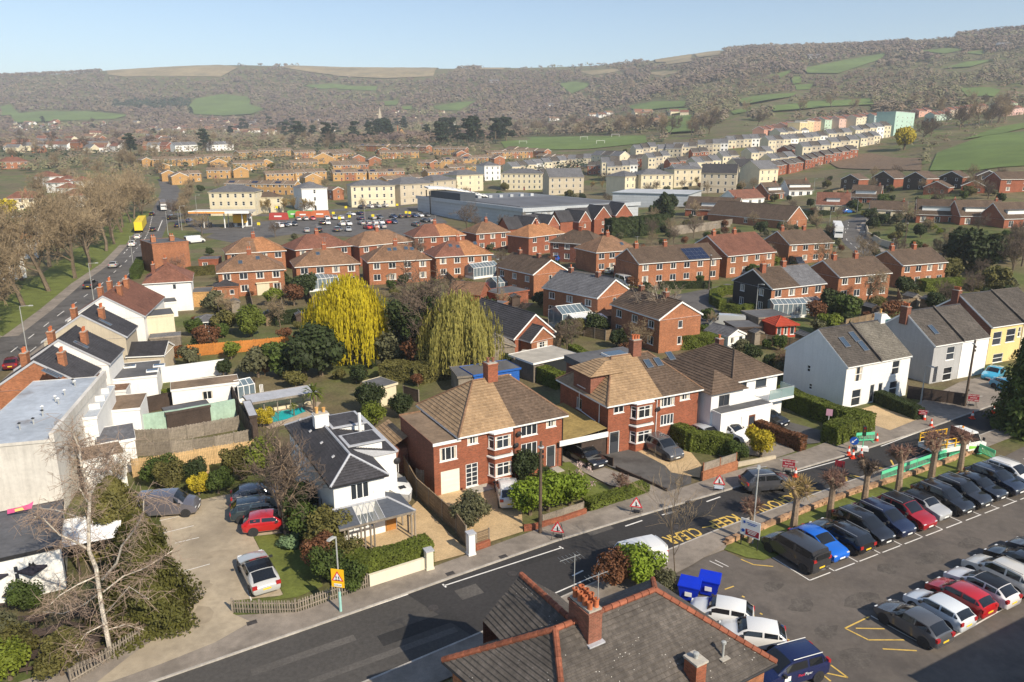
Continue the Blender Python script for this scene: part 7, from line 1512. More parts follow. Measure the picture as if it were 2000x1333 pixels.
hedge('evergreen hedge beside the garden room',[(5,1075,850),(5,1160,890),(5,1250,925)],1.5,2.0,m=L_hedge); hedge('hedge along the far side of the garden room lawn',[(5,1340,760),(5,1410,800)],1.2,1.8)
hedge('dark square hedge with bright top below the weathered gable',[(6,60,700),(6,250,705)],3.0,2.0,m=L_hedge); hedge('rounded hedge curving round the corner garden',[(6,420,405),(6,330,405),(6,265,430),(6,265,460),(6,310,485)],1.3,1.7); hedge('clipped hedge above brick wall at the corner',[(6,330,510),(6,430,520),(6,540,490),(6,610,480)],1.4,1.6); hedge('dark hedge in front of the solar panelled semi',[(6,-20,375),(6,230,370)],1.6,1.4,m=L_dark)
hedge('broad clipped hedge at the foot of the wooded bank',[(6,1450,385),(6,1690,375)],3.,2.2,m=L_hedge); hedge('tall dark hedge beside the five new houses',[(2,1560,1330),(2,1700,1315),(2,1830,1290)],4.,6.,m=L_dark,dens=60,s=.35); hedge('dark garden hedge left of the yellow willow',[(4,1510,575),(4,1760,560)],1.6,2.2,m=L_dark)
hedge('hedge beside the orange brick block',[(4,1060,305),(4,1180,295)],1.6,2.,m=L_olive); hedge('small green hedge at the allotment edge',[(4,945,1000),(4,1130,965)],1.4,1.3,m=L_lime); hedge('hedge beside the avenue in front of the red roofed house',[(4,755,320),(4,790,250)],1.8,2.2,m=L_green); hedge('rough green hedge along the allotment garden',[(5,330,880),(5,480,890),(5,600,870)],2.6,2.2,m=L_olive,dens=90,s=.2)
hedge('dark dense hedge behind the chalet road',[(3,760,1215),(3,900,1200)],2.,2.4,m=L_dark,dens=80,s=.25)
# pollarded trees along the school verge
def pollard(q,label,s=1.,m=L_twigr,seed=0,lean=0.):
 rr=random.Random(seed); o=thing('pollarded_tree',label,'tree',T(q),rr.uniform(0,6),'pollarded trees along the school wall'); o.scale=(s,s,s)
 S=[(0,0,-.1,lean*.4,0,1.4,.30,.24),(lean*.4,0,1.4,lean,0,2.7,.24,.22)]; Fn=[]; K=[]
 for i in range(5): g=rr.uniform(0,6.28); e=(lean+.55*math.cos(g),.55*math.sin(g),3.0+rr.uniform(0,.7)); S.append((lean,0,2.5,*e,.2,.13)); K.append(e)
 for e in K+[(lean,0,3.0)]:
  for j in range(90):
   d=Vector((rr.gauss(0,1),rr.gauss(0,1),rr.gauss(.5,.8))).normalized(); L=rr.uniform(.3,.85); Fn.append((*e,e[0]+d.x*L,e[1]+d.y*L,e[2]+d.z*L,.02,.011))
 t=segs_mesh('trunk',S,mat('bark_pollard',(.26,.19,.13),n1=(2,.3),n2=(10,.3),bump=.6),7); obj('trunk',t,o); kb=MB()
 for e in K: kb.lathe((e[0],e[1],e[2]-.18),[(.03,0),(.2,.1),(.22,.25),(.05,.36)],MATS['bark_pollard'],7)
 obj('knuckles',kb.me('knuckles'),o); o.children[-1]['kind']='stuff'; obj('crown',segs_mesh('crown',Fn,m,3),o)
for i,(q,m,s,l) in enumerate((((9,470,555),L_twigr,.85,'slim pollarded tree behind the school notice board'),((9,710,487),L_twigy,1.05,'thick pollarded tree with yellowish shoots'),((9,913,412),L_twigr,1.,'pollarded tree with red shoots and forked trunk'),((9,1105,335),L_twigd,1.,'slender pollarded tree with one low burr'),((9,1295,278),L_twigr,1.05,'leaning pollarded tree beside the start of the green barriers'),((9,1478,212),L_twigr,1.1,'thick pollarded tree in front of the yellow framed truck'),((9,1640,150),L_twigr,1.,'pollarded tree at the bend of the green barriers'))): pollard(q,l,s,m,i,(.0,.1,0,.0,.25,0,-.05)[i])
# small young trees
add('young_tree','thin staked young tree on the grass by the blue bins',(9,50,770),bare_meshes(95,5.6,L_bark,L_twig,limbs=9,br=4,tw=3,twl=2,spread=.5,r0=.05,tr=.009,trunk=1.),1.)
add('apple_tree','small bare tree between white villa and Victorian pair',(6,650,850),BARES[1],.55); add('bare_birch','tall pale bare birch in front of the large brick gable',(5,1765,670),bare_meshes(96,9.5,L_birch,mat('bark_twig_pale',(.36,.28,.20),n1=None,n2=None),limbs=9,br=6,tw=5,twl=3,spread=.7,r0=.2,tr=.02,up=.5),1.,cat='tree'); add('weeping_tree','weeping bare tree in front of the lichen roofed semi',(6,1120,470),bare_meshes(97,8.,L_bark,L_twig,limbs=9,br=7,tw=6,twl=4,spread=.9,r0=.2,tr=.02,droop=1.2),1.,cat='tree')
CY=conifer(21,2.6,11.,L_green,.2,12000,.6); add('cypress_tree','tall dark cypress overhanging the road near the works truck',(0,1990,835),CY,1.0); add('cypress_tree','second dark cypress behind the roadside one',(0,2035,850),CY,1.3)
PALM=MB();
for i in range(46):
 g=r.uniform(0,6.28); el=r.uniform(-.5,1.2); d=Vector((math.cos(g)*math.cos(el),math.sin(g)*math.cos(el),math.sin(el))); p0=Vector((0,0,2.2)); n=Vector((-d.y,d.x,0)).normalized()*.09; p1=p0+d*.8; p2=p0+d*1.35+Vector((0,0,-.35)); PALM.mesh([p0-n*.3,p0+n*.3,p1+n,p1-n,p2],[(0,1,2,3),(3,2,4)],L_hedge)
TP=MB(); TP.tube((0,0,-.1),(0,0,2.2),.16,.13,L_bark,7); add('palm_tree','bushy fan palm beside the swimming pool',(4,1755,1075),(TP.me('trunk'),PALM.me('crown')),1.15)
pm2=add('palm_tree','small palm in the middle of the pool edge',(4,1640,1085),(TP.me('trunk'),PALM.me('crown')),.5)
BALL=blob(31,2.6,5.2,L_hedge,.24,700,5); add('round_tree','dense round evergreen tree in the gardens left of the yellow willow',(4,1400,640),BALL,1.05)
MIDT=[((4,1290,770),3,.6,'yellow green shrub beside the orange fence'),((4,1080,640),0,.65,'green shrub in front of the open shed'),((4,1170,720),5,.9,'brown shrub behind the orange fence'),((4,1070,810),4,.75,'grey pink shrub below orange fence'),((4,1440,870),4,1.0,'white blossomed shrub beside the greenhouse'),((4,1560,850),0,1.0,'green tree beyond the greenhouse'),((4,1700,880),2,1.35,'dark evergreen tree left of the pavilion end'),((4,1790,860),2,1.5,'dark evergreen tree in front of the willow'),((4,1580,380),2,.8,'dark round bush behind the tan semi'),((4,1700,430),2,1.1,'dark evergreen left of the willow top'),((4,1520,470),3,.8,'lime shrub in the long garden'),((4,1640,470),5,1.,'brown shrub in the long garden'),((4,1200,510),4,1.,'bare grey shrub behind the summerhouse'),((4,1260,620),1,.9,'olive shrub beside the round tree'),((5,330,800),4,1.2,'bare grey shrub above the allotment'),((5,480,820),5,1.,'brown twiggy shrub in the allotment'),((5,560,850),1,1.,'olive shrub near the pale willow foot'),((5,690,800),1,1.,'olive shrub left of the blue studio'),((5,440,650),2,1.,'dark shrub under the ivy tree'),((5,850,600),2,1.1,'dark tree behind the pale willow'),((5,1160,480),2,.7,'small dark conifer by the flat garage'),((5,1290,690),4,1.,'bare shrub beside the slate bungalow'),((5,1470,640),2,.8,'dark shrub below the grey garage'),((5,1340,640),1,.7,'olive shrub next to bungalow gable'),((6,230,560),0,.55,'round dark shrub beside the brick gable'),((6,910,620),3,.8,'yellow green shrub behind the Victorian roof'),((6,1000,560),0,1.1,'green tree behind the Victorian pair'),((6,930,520),2,1.,'dark shrub near the red pavilion'),((6,830,560),5,.9,'brown shrub right of the red pavilion'),((6,1240,560),5,.9,'brown shrub near the blue playhouse'),((6,1330,410),2,.8,'dark shrub beside the long lean-to roof'),((6,1440,330),0,.8,'green shrub before the dark brown semi'),((6,1820,380),1,1.2,'olive tree behind the yellow terrace'),((6,600,260),3,.7,'golden shrub beside the navy van'),((6,460,300),0,.5,'green shrub on the cul-de-sac lawn'),((6,1650,270),2,2.0,'large dark evergreen on the wooded bank'),((6,1760,300),2,2.2,'second dark evergreen on the wooded bank'),((6,1560,330),1,1.2,'olive shrub below the wooded bank'),((6,1880,230),1,1.6,'olive tree high on the wooded bank'),((5,1400,260),5,.9,'reddish tree by the brown roofed house'),((5,1010,160),3,.6,'green garden hedge clump between the semis'),((5,650,300),4,.9,'pale shrub behind the brick semis'),((5,560,240),4,.8,'grey shrub between two brick semis')]
for q,k,s,l in MIDT: add('garden_shrub',l,q,GREENB[k],s)
PB=quads_mesh('blossom',clump_cloud([(r.uniform(-1.8,1.8),r.uniform(-1.8,1.8),r.uniform(2,6),1.) for _ in range(14)],60,.2,.2),L_pinkbl)
add('blossom_tree','pink blossoming tree beside the dark brown semi',(5,1310,220),(*BARES[1],PB),.95,names=('trunk','crown','blossom'))
for q,s,l in (((5,1420,260),.95,'reddish bare tree next to the pink blossom'),((5,940,265),.8,'bare garden tree between orange roof and gable house'),((5,480,240),1.1,'bare tree behind the ivy tree'),((5,1330,690),.7,'bare shrubby tree right of the bungalow'),((6,1560,480),.8,'bare tree near the long lean-to'),((6,700,430),.7,'bare tree by the mossy semi'),((6,1920,330),1.6,'pale bare tree on the wooded bank'),((6,1985,250),1.6,'bare tree at the top of the wooded bank'),((6,1700,440),.9,'bare tree above the Victorian gardens'),((4,1000,330),.9,'reddish bare tree against the orange brick block'),((2,745,1290),1.5,'large dark bare tree in front of the curved canopy'),((2,800,1300),1.0,'bare tree right of the dark one by the canopy')): add('bare_tree',l,q,BARES[1 if 'redd' in l else 0],s)
for q,s,l in (((2,1850,1230),2.2,'tall dark pine beside the supermarket annexe'),((3,25,1180),1.5,'dark evergreen left of the chalets')): add('pine_tree',l,q,blob(71,2.6,6.,L_dark,.35,200,9),s*.8)
for q,s,l in (((7,60,330),.8,'bare multi stemmed shrub against the white block, far end'),((7,150,300),.85,'bare multi stemmed shrub in the middle of the white block wall'),((7,330,260),.9,'bare shrub against the white block beside the lamp pipe'),((7,640,330),.7,'brown bare shrub behind the corrugated shelter')): add('bare_shrub',l,q,BARES[2],s)
# ---- unnamed garden planting between the houses (each kind in its own group)
OCC=[]
for o in list(COL.objects):
 if o.parent is None and o.type=='EMPTY' and o.get('category') in ('house','flats','extension','building','supermarket','shed','garage','pub','kiosk','tower','town_house','carport','outbuilding','shelter','pavilion','greenhouse','conservatory','garden room','cabin','playhouse','church','chapel','petrol station','canopy','store','summerhouse','outhouse'):
  ws=[c for c in o.children if c.name.split('.')[0] in ('roof','frame')]
  if not ws: continue
  bb=[Vector(c) for c in ws[0].bound_box]; OCC.append((o.location.x,o.location.y,math.cos(o.rotation_euler.z),math.sin(o.rotation_euler.z),min(b.x for b in bb),max(b.x for b in bb),min(b.y for b in bb),max(b.y for b in bb)))
OA=np.array(OCC)
def free(x,y,rad):
 dx,dy=x-OA[:,0],y-OA[:,1]; lx=dx*OA[:,2]+dy*OA[:,3]; ly=-dx*OA[:,3]+dy*OA[:,2]
 return not np.any((lx>OA[:,4]-rad)&(lx<OA[:,5]+rad)&(ly>OA[:,6]-rad)&(ly<OA[:,7]+rad))
SURF=[]   # built surfaces to keep clear
from mathutils.bvhtree import BVHTree
sv=[];sf=[]
for o in COL.objects:
 if o.get('kind')=='structure' and o.name.split('.')[0] in ('road','avenue_road','supermarket_car_park','car_park','pub_car_park','gravel_drive','drive','pavement','lawn','pool_terrace','field'):
  n=len(sv); sv+= [(v.co.x,v.co.y,0) for v in o.data.vertices]; sf+=[tuple(i+n for i in p.vertices) for p in o.data.polygons]
BV=BVHTree.FromPolygons(sv,sf)
def clear(x,y): return BV.ray_cast(Vector((x,y,5)),Vector((0,0,-1)),20)[0] is None
def scatter(n,box,kinds,seed,name,cat,rad=1.2,smin=.5,smax=1.1):
 rr=random.Random(seed); u0,v0,u1,v1=box; k=0
 for _ in range(n*6):
  if k>=n: break
  q=(rr.uniform(u0,u1),rr.uniform(v0,v1)); p=T(q)
  if not free(p.x,p.y,rad) or not clear(p.x,p.y): continue
  ms,l,g=rr.choice(kinds); tree('evergreen_shrub' if 'dark everg' in l else 'twiggy_shrub' if 'grey tw' in l else 'copper_shrub' if 'brown leaved' in l else name,l,None,ms,rr.uniform(smin,smax),rr.uniform(0,6.2),g,loc=(p.x,p.y,p.z),cat=cat); k+=1
ks=[(GREENB[0],'green leafy shrub in the back gardens','green garden shrubs'),(GREENB[1],'olive leafy shrub in the back gardens','olive garden shrubs'),(GREENB[2],'dark evergreen shrub in the back gardens','dark garden shrubs'),(GREENB[4],'grey twiggy shrub in the back gardens','grey garden shrubs'),(GREENB[5],'brown leaved shrub in the back gardens','brown garden shrubs'),(GREENB[2],'dark evergreen shrub in the back gardens','dark garden shrubs')]
scatter(60,(320,560,1000,760),ks,1,'garden_shrub','shrub',.8,.25,.6); scatter(46,(1000,560,1560,760),ks,2,'garden_shrub','shrub',.8,.25,.6); scatter(40,(1500,480,1960,660),ks,3,'garden_shrub','shrub',.8,.3,.7); scatter(34,(1000,440,1500,560),ks,4,'garden_shrub','shrub',.8,.3,.7); scatter(40,(1300,360,1980,470),ks,5,'garden_shrub','shrub',1.,.4,.9); scatter(26,(400,470,1000,560),ks,6,'garden_shrub','shrub',1.,.3,.6); scatter(30,(0,400,110,470),ks,7,'garden_shrub','shrub',1.,.5,1.)
scatter(70,(1250,345,1990,470),ks,15,'garden_shrub','shrub',1.,.4,1.); scatter(50,(1380,470,1990,610),ks,16,'garden_shrub','shrub',.8,.3,.8); scatter(40,(300,300,1300,400),ks,17,'garden_shrub','shrub',1.,.5,1.1)
BK=[(BARES[0],'small dark bare tree among the houses','small dark bare trees'),(BARES[2],'small brown bare tree among the houses','small brown bare trees')]
scatter(30,(300,330,1350,470),BK,8,'bare_tree','tree',1.5,.7,1.2); scatter(64,(1250,345,1990,560),BK,9,'bare_tree','tree',1.5,.6,1.1); scatter(24,(380,560,1500,700),BK,10,'bare_tree','tree',1.5,.4,.8)
UK=[(BAREY[0],'upright bare tree with yellowish twigs in front of cream blocks','upright yellow twigged trees'),(BAREY[1],'upright bare tree with yellowish twigs in front of cream blocks','upright yellow twigged trees')]
for q in ((1,1450,1190),(1,1510,1190),(1,1590,1190),(1,1650,1185),(1,1700,1190),(1,1750,1190),(2,95,1145),(2,235,1145),(2,335,1140),(2,615,1075),(2,680,1080),(2,740,1100),(1,1350,1190),(2,1440,1060),(2,1500,1060),(2,1560,1065),(3,80,1040),(3,170,1040),(3,250,1050),(2,1660,1060)): tree('upright_tree',UK[0][1],q,BAREY[r.randrange(2)],r.uniform(.55,.85),r.uniform(0,6),UK[0][2])
tree('yellow_tree','large round bright yellow willow below the green tower',(3,1330,835),blob(81,7.5,15.,L_yellow,.8,40,10),1.); tree('yellow_tree','yellow weeping tree in the gardens beyond the avenue',(1,30,1220),blob(82,4.5,8.,L_yellow,.5,80,10),1.)
for q,s,l in (((2,1228,750),1.3,'small bright yellow tree at the back of the playing field'),((1,185,770),1.2,'yellow tree among the distant town roofs'),((3,1800,1055),.35,'yellow bush above the chalets'),((3,1100,1205),.3,'golden bush beside the blue van drive'),((3,1490,1290),.4,'lime yellow bush in the terrace garden'),((3,1525,1310),.35,'second lime bush in the terrace garden')): tree('yellow_tree',l,q,blob(83,3.,6.,L_yellow if 'lime' not in l else L_lime,.45,70,8),s)
# ---- conifers around the church and trees of the valley floor
CK=[(c,'dark spreading cedar in the park around the church','dark cedars around the church') for c in CEDAR]
for i in range(46):
 q=(r.uniform(560,1000),r.uniform(268,286)) if i<30 else (r.uniform(440,930),r.uniform(250,272)); p=T(q); tree('cedar_tree',CK[0][1],None,CEDAR[i%3],r.uniform(.9,1.5),r.uniform(0,6),CK[0][2],loc=p)
for q,l in (((1,240,690),'tall dark redwood standing alone left of the town'),((1,1065,640),'dark conifer above the town houses'),((1,520,740),'broad dark cedar group among the town'),((1,860,775),'flat topped dark pine beside slate houses'),((1,1140,835),'dark cedar in front of slate roofed houses'),((1,730,860),'dark round pine beside the yellow estate')): tree('cedar_tree',l,q,CEDAR[1],r.uniform(.8,1.2),1.)
LB=[(BARE[0],'tall bare tree in the valley woods','tall bare trees of the valley'),(BARE[2],'tall dark bare tree in the valley woods','tall dark bare trees of the valley')]
rr=random.Random(21)
for i in range(150):
 z=rr.random()
 q=(rr.uniform(930,1400),rr.uniform(244,268)) if z<.42 else ((rr.uniform(0,640),rr.uniform(246,300)) if z<.8 else (rr.uniform(1350,1990),rr.uniform(205,250)))
 p=T(q); ms,l,g=rr.choice(LB)
 if free(p.x,p.y,2) and clear(p.x,p.y): tree('bare_tree',l,None,ms,rr.uniform(.9,1.5),rr.uniform(0,6),g,loc=p)
for i in range(26):
 q=(rr.uniform(0,330),rr.uniform(285,400)); p=T(q)
 if free(p.x,p.y,2) and clear(p.x,p.y): tree('bare_tree','tall tan bare tree between the left hand houses',None,BARE[3],rr.uniform(.7,1.1),rr.uniform(0,6),'tan bare trees of the left gardens',loc=p)
for q,s in (((3,1430,800),1.3),((3,1640,725),1.4),((3,1815,700),1.5),((3,1480,760),1.1),((3,1560,700),1.0)): tree('field_tree','big bare oak at the edge of the green field',q,BARE[2],s,1.,'bare oaks around the green field')
# ---- woodland on the hills: one mass
def woods(name,label,N,urange,vrange,cols,smin,smax,seed,fq=16,gate=None,lq=.34):
 g=np.random.default_rng(seed); V=[];MI=[]; cnt=0; polys=[[(x,y) for x,y in P_] for P_ in FPOLY]
 def inside(u,v):
  for P_ in polys:
   c=False; j=len(P_)-1
   for i in range(len(P_)):
    if (P_[i][1]>v)!=(P_[j][1]>v) and u<(P_[j][0]-P_[i][0])*(v-P_[i][1])/(P_[j][1]-P_[i][1])+P_[i][0]: c=not c
    j=i
   if c: return True
  return False
 for k in range(N):
  s=g.uniform(*urange); y=math.exp(g.uniform(math.log(vrange[0]),math.log(vrange[1]))); x=s*y; z=ter(x,y); u,v=px_of((x,y,z))
  th=14000./y
  if inside(u,v+1.5) or inside(u,v-.3*th) or inside(u,v-.65*th) or inside(u,v-th): continue
  f=math.sin(x*.011+3)+math.sin(y*.009+x*.004)+math.sin(x*.0047-y*.006)
  if gate and not gate(u,v,f,g): continue
  if y<1500 and not (free(x,y,3) and clear(x,y)): continue
  h=g.uniform(smin,smax); rd=h*.55; n=fq; d=g.normal(0,1,(n,3)); d/=np.linalg.norm(d,axis=1,keepdims=True); d[:,2]=np.abs(d[:,2])
  P=np.array([x,y,z+h*.32])+d*np.array([rd,rd,h*.62])*g.uniform(.7,1,(n,1)); V.append(leaf_quads(P,d*.75+np.array([.1,-.25,.6]),h*lq,.16,1.15)); MI+= [int((abs(f)*1.7+g.uniform(0,1.6))%len(cols))]*n
 me=quads_mesh(name,np.vstack(V),None,cols,MI); o=obj(name,me); tag(o,label,'woodland',None,'stuff')
W1=mat('wood_brown',(.155,.112,.074),n1=(.02,.2),n2=(.2,.25)); W2=mat('wood_purple',(.135,.097,.082),n1=(.02,.2),n2=(.2,.25)); W3=mat('wood_olive',(.165,.155,.085),n1=(.02,.2),n2=(.2,.25)); W4=mat('wood_grey',(.178,.142,.10),n1=(.02,.2),n2=(.2,.25)); W5=mat('wood_evergreen',(.026,.042,.022),n1=(.02,.2),n2=(.2,.2))
def gate_far(u,v,f,g):
 if v<140 and f<.2 and 180<u<1300: return g.random()<.06
 return g.random()<(.93 if f>-1.0 else .5)
woods('hill_woodland','bare brown woodland covering the distant hills',30000,(-.85,.85),(1450,3050),[W1,W2,W4,W1,W2,W3],8,14,5,14,gate_far,.38)
woods('slope_woodland','hedgerows and bare woods on the lower slopes',8500,(-.8,.85),(800,1500),[W1,W3,W4,W1,W2],6,12,6,36,lambda u,v,f,g: g.random()<(.9 if f>-.9 else .4),.22)
woods('hill_woodland','dark conifer plantation on the left hand slope',700,(-.56,-.40),(1850,2150),[W5],12,18,8,16,lambda u,v,f,g: 225<u<385 and 165<v<215)
woods('valley_scrub','scrub and garden trees between the distant houses',2600,(-.75,.25),(480,900),[W1,W3,W4,W5],4,8,9,34,lambda u,v,f,g: g.random()<.6,.2)
woods('valley_scrub','scrub and hedges on the right hand rise',700,(.3,.8),(300,800),[W1,W3,W4,W3],2.5,6,10,40,lambda u,v,f,g: g.random()<.55 and v<330,.18)
# ------------------------------------------------------------ vehicles
M_paint=mat('car_paint',(.5,.5,.5),rough=.22,n1=None,n2=None,objcol=True,spec=.5,coat=1.)
M_cglass=mat('car_glass',(.012,.014,.017),rough=.05,n1=None,n2=None,spec=.7); M_tyre=mat('tyre',(.018,.018,.018),rough=.8,n1=None,n2=None); M_rim=mat('alloy',(.45,.45,.46),rough=.35,n1=None,n2=None,metal=.6); M_hl=mat('headlight',(.70,.72,.74),rough=.1,n1=None,n2=None,spec=.8); M_tl=mat('tail_light',(.38,.02,.02),rough=.2,n1=None,n2=None,spec=.6); M_ypl=mat('yellow_plate',(.80,.55,.03),n1=None,n2=None); M_wpl=mat('white_plate',(.78,.78,.76),n1=None,n2=None); M_trim=mat('car_trim',(.03,.03,.032),rough=.6,n1=None,n2=None)
#      L   W    H   hood  cowl  wtop  rend  tail  belt
KIND={'hatch':(4.2,1.8,1.48,.98,1.15,1.95,3.45,4.02,.98),'mini':(3.85,1.73,1.42,.98,1.05,1.6,3.3,3.75,.98),'suv':(4.5,1.86,1.68,1.08,1.15,1.95,3.85,4.38,1.08),'estate':(4.65,1.83,1.5,.98,1.2,2.05,4.1,4.58,.98),'mpv':(4.4,1.82,1.66,1.05,.95,1.85,3.9,4.32,1.05),'van':(4.75,1.85,1.85,1.12,.95,1.65,4.45,4.72,1.15),'bigvan':(5.6,2.0,2.25,1.2,.75,1.45,5.35,5.58,1.3),'coupe':(4.95,1.95,1.38,.92,1.5,2.35,3.6,4.65,.95),'saloon':(4.7,1.83,1.45,.95,1.25,2.1,3.5,4.15,.97)}
CC={}; CS={}
def car_parts(kind,panel=False):
 if (kind,panel) in CC: return CC[(kind,panel)]
 L,W_,H,hood,cowl,wt,re,ta,belt=KIND[kind]; w=W_/2; zb=.22
 def st(x,wf,zbo,zm,zbe,zt,wr): return x,[(0,zbo),(w*wf*.84,zbo),(w*wf*.97,zbo+.10),(w*wf,zm),(w*wf*.965,zbe),(wr,zt-.055),(wr*.55,zt-.012),(0,zt)]
 rw=w*(.80 if kind not in('van','bigvan') else .88)
 S=[st(0,.78,.34,.5,.58,.62,w*.55),st(.07,.90,.25,.52,.70,.76,w*.62),st(.35,.985,zb,.60,hood-.16,hood-.08,w*.76),st(cowl*.75,1.,zb,.62,hood-.07,hood,w*.80),st(cowl,1.,zb,.64,belt,hood+.05,w*.82),
  st((cowl+wt)/2,1.,zb,.64,belt,(hood+H)/2+.07,w*.815),st(wt,1.,zb,.64,belt+.01,H-.02,rw),st((wt+re)/2,1.,zb,.64,belt+.02,H,rw),st(re,.995,zb,.66,belt+.04,H-.05,rw*.97)]
 if ta-re>.25: S.append(st((re+ta)/2,.985,zb+.03,.68,belt+.04,H-.05-(H-belt)*.42,rw*.96))
 S+= [st(ta,.965,.28,.7,belt-.02,belt+.06 if kind!='saloon' else belt+.03,w*.84)]
 if kind in('van','bigvan'): S[-1]=st(ta,.97,.28,.7,belt+.02,H-.16,rw*.95)
 if kind=='saloon': S.append(st(L-.12,.95,.28,.7,belt-.04,belt+.01,w*.8))
 S+= [st(L-.03,.90,.30,.62,belt-.2,belt-.13,w*.72),st(L,.86,.36,.58,.70,.74,w*.62)]
 V=[];F=[];n=8;m=len(S); full=[]
 for x,pts in S:
  ring=[(x,-y,z) for y,z in pts]+[(x,y,z) for y,z in pts[-2:0:-1]]; full.append(ring); V+=ring
 k=len(full[0])
 for i in range(m-1):
  for j in range(k): F.append((i*k+j,(i+1)*k+j,(i+1)*k+(j+1)%k,i*k+(j+1)%k))
 F.append(tuple(range(k))); F.append(tuple((m-1)*k+j for j in range(k-1,-1,-1)))
 b=MB(); b.mesh([(L/2-x,-y,z) for x,y,z in V],F,M_paint)
 body=b.me('body',38 if kind not in('van','bigvan') else 28); CS[kind]=[[Vector((L/2-x,-y,z+.008)) for x,y,z in rg_] for rg_ in full]
 def P(i,j,sgn): x,pts=S[i]; y,z=pts[j]; return Vector((L/2-x,sgn*y,z))
 G=[]; it=len(S)-3 if kind!='saloon' else len(S)-4
 def band(st_,js,lift,e0=.12,e1=.12):
  """glass following the body skin across the car between stations"""
  g=MB(); rows=[]
  for n_,i in enumerate(st_):
   pts=[]
   for s in (-1,1):
    jj=js if s<0 else js[-2::-1]
    for j in jj:
     p=P(i,j,s)
     if j==js[0]: p=p.lerp(P(i,j+1,s),.22)
     if n_==0: p=p.lerp(P(st_[1],j,s),e0)
     if n_==len(st_)-1: p=p.lerp(P(st_[-2],j,s),e1)
     pts.append(p+lift)
   rows.append(pts)
  for a,b in zip(rows,rows[1:]):
   for k in range(len(a)-1): g.face([a[k],a[k+1],b[k+1],b[k]],M_cglass)
  return g
 G.append(('windscreen',band([4,5,6],[5,6,7],Vector((.012,0,.016)),.1,.1).me('windscreen')))
 if kind in('van','bigvan'):
  rg=MB(); zt,zl=H-.32,belt+.08; xx=L/2-ta-.03; rg.face([(xx-.045,-w*.7,zl),(xx-.045,w*.7,zl),(xx-.015,w*.66,zt),(xx-.015,-w*.66,zt)],M_cglass); G.append(('rear_window',rg.me('rear_window')))
 else: G.append(('rear_window',band(list(range(8,it+1)),[5,6,7],Vector((-.014,0,.016)),.12,.12).me('rear_window')))
 for s in (-1,1):
  for sp_ in ([[5,6,7],[7,8]] if not panel else [[5,6]]):
   sg=MB(); bt=[P(i,4,s).lerp(P(i,5,s),.12) for i in sp_]; tp_=[P(i,4,s).lerp(P(i,5,s),.86) for i in sp_]
   for l in (bt,tp_): l[0]=l[0].lerp(l[1],.07); l[-1]=l[-1].lerp(l[-2],.07)
   o_=Vector((0,s*.014,.004))
   for k in range(len(sp_)-1): sg.face([bt[k]+o_,bt[k+1]+o_,tp_[k+1]+o_,tp_[k]+o_],M_cglass)
   G.append(('side_window',sg.me('side_window')))
  if not panel and it-8>=1 and kind not in('coupe','saloon'):
   n_=min(9,it); sg=MB(); a,b_,c,d=P(8,4,s).lerp(P(8,5,s),.15),P(n_,4,s).lerp(P(n_,5,s),.2),P(n_,5,s).lerp(P(n_,4,s),.25),P(8,5,s).lerp(P(8,4,s),.14); c0=(a+b_+c+d)/4; o_=Vector((0,s*.016,.004)); sg.face([p.lerp(c0,.14)+o_ for p in (a,b_,c,d)],M_cglass); G.append(('side_window',sg.me('side_window')))
  h=MB(); h.mesh([(L/2-.10,s*w*.50,.62),(L/2-.05,s*w*.50,.72),(L/2-.32,s*w*.93,.80),(L/2-.22,s*w*.92,.66)],[(0,1,2,3)] if s>0 else [(3,2,1,0)],M_hl); h.bx(L/2-.24,L/2-.06,min(s*w*.58,s*w*.86),max(s*w*.58,s*w*.86),.62,.74,M_hl); G.append(('headlight',h.me('headlight')))
  h=MB(); zt=belt-.14 if kind not in('van','bigvan','mpv') else belt+.05; y0,y1=sorted((s*w*.62,s*w*.93)); h.bx(-L/2+.0+(L-L),-L/2+.16,y0,y1,zt-.12,zt+.10,M_tl); G.append(('tail_light',h.me('tail_light')))
  h=MB(); h.box((L/2-cowl-.25,s*(w+.09),belt+.05),(.16,.2,.13),M_trim); G.append(('mirror',h.me('mirror')))
 h=MB(); h.bx(L/2-.05,L/2+.012,-.26,.26,.42,.53,M_wpl); G.append(('number_plate',h.me('number_plate'))); h=MB(); h.bx(-L/2-.014,-L/2+.04,-.26,.26,.56,.67,M_ypl); G.append(('number_plate',h.me('number_plate')))
 h=MB(); h.bx(L/2-.12,L/2+.005,-w*.5,w*.5,.30,.40,M_trim); G.append(('grille',h.me('grille')))
 if kind in('suv','estate','mpv'):
  for s in (-1,1): h=MB(); h.tube((L/2-wt-.1,s*rw*.93,H+.02),(L/2-re,s*rw*.92,H),.025,.025,M_steel,5); G.append(('roof_rail',h.me('roof_rail')))
 wr_=.33 if kind not in('suv','bigvan') else .36
 ty=MB(); ty.lathe((0,-.11,0),[(wr_*.6,0),(wr_*.94,0),(wr_,.03),(wr_,.19),(wr_*.94,.22),(wr_*.6,.22)],M_tyre,18,'y'); rm=MB(); rm.lathe((0,-.118,0),[(.02,.0),(wr_*.22,.0),(wr_*.62,.012),(wr_*.63,.12)],M_rim,16,'y')
 for i in range(5): g_=i*1.2566; rm.box((wr_*.4*math.cos(g_),-.128,wr_*.4*math.sin(g_)),(.07,.02,.07),M_trim)
 arch=MB(); arch.lathe((0,-.02,0),[(wr_*1.14,0),(wr_*1.16,.25)],M_trim,18,'y')
 r=(body,G,ty.me('tyre',40),rm.me('rim',40),arch.me('arch',40),[(L/2-.82,s*(w-.105),wr_) for s in (-1,1)]+[(-L/2+.80,s*(w-.105),wr_) for s in (-1,1)]); CC[(kind,panel)]=r; return r
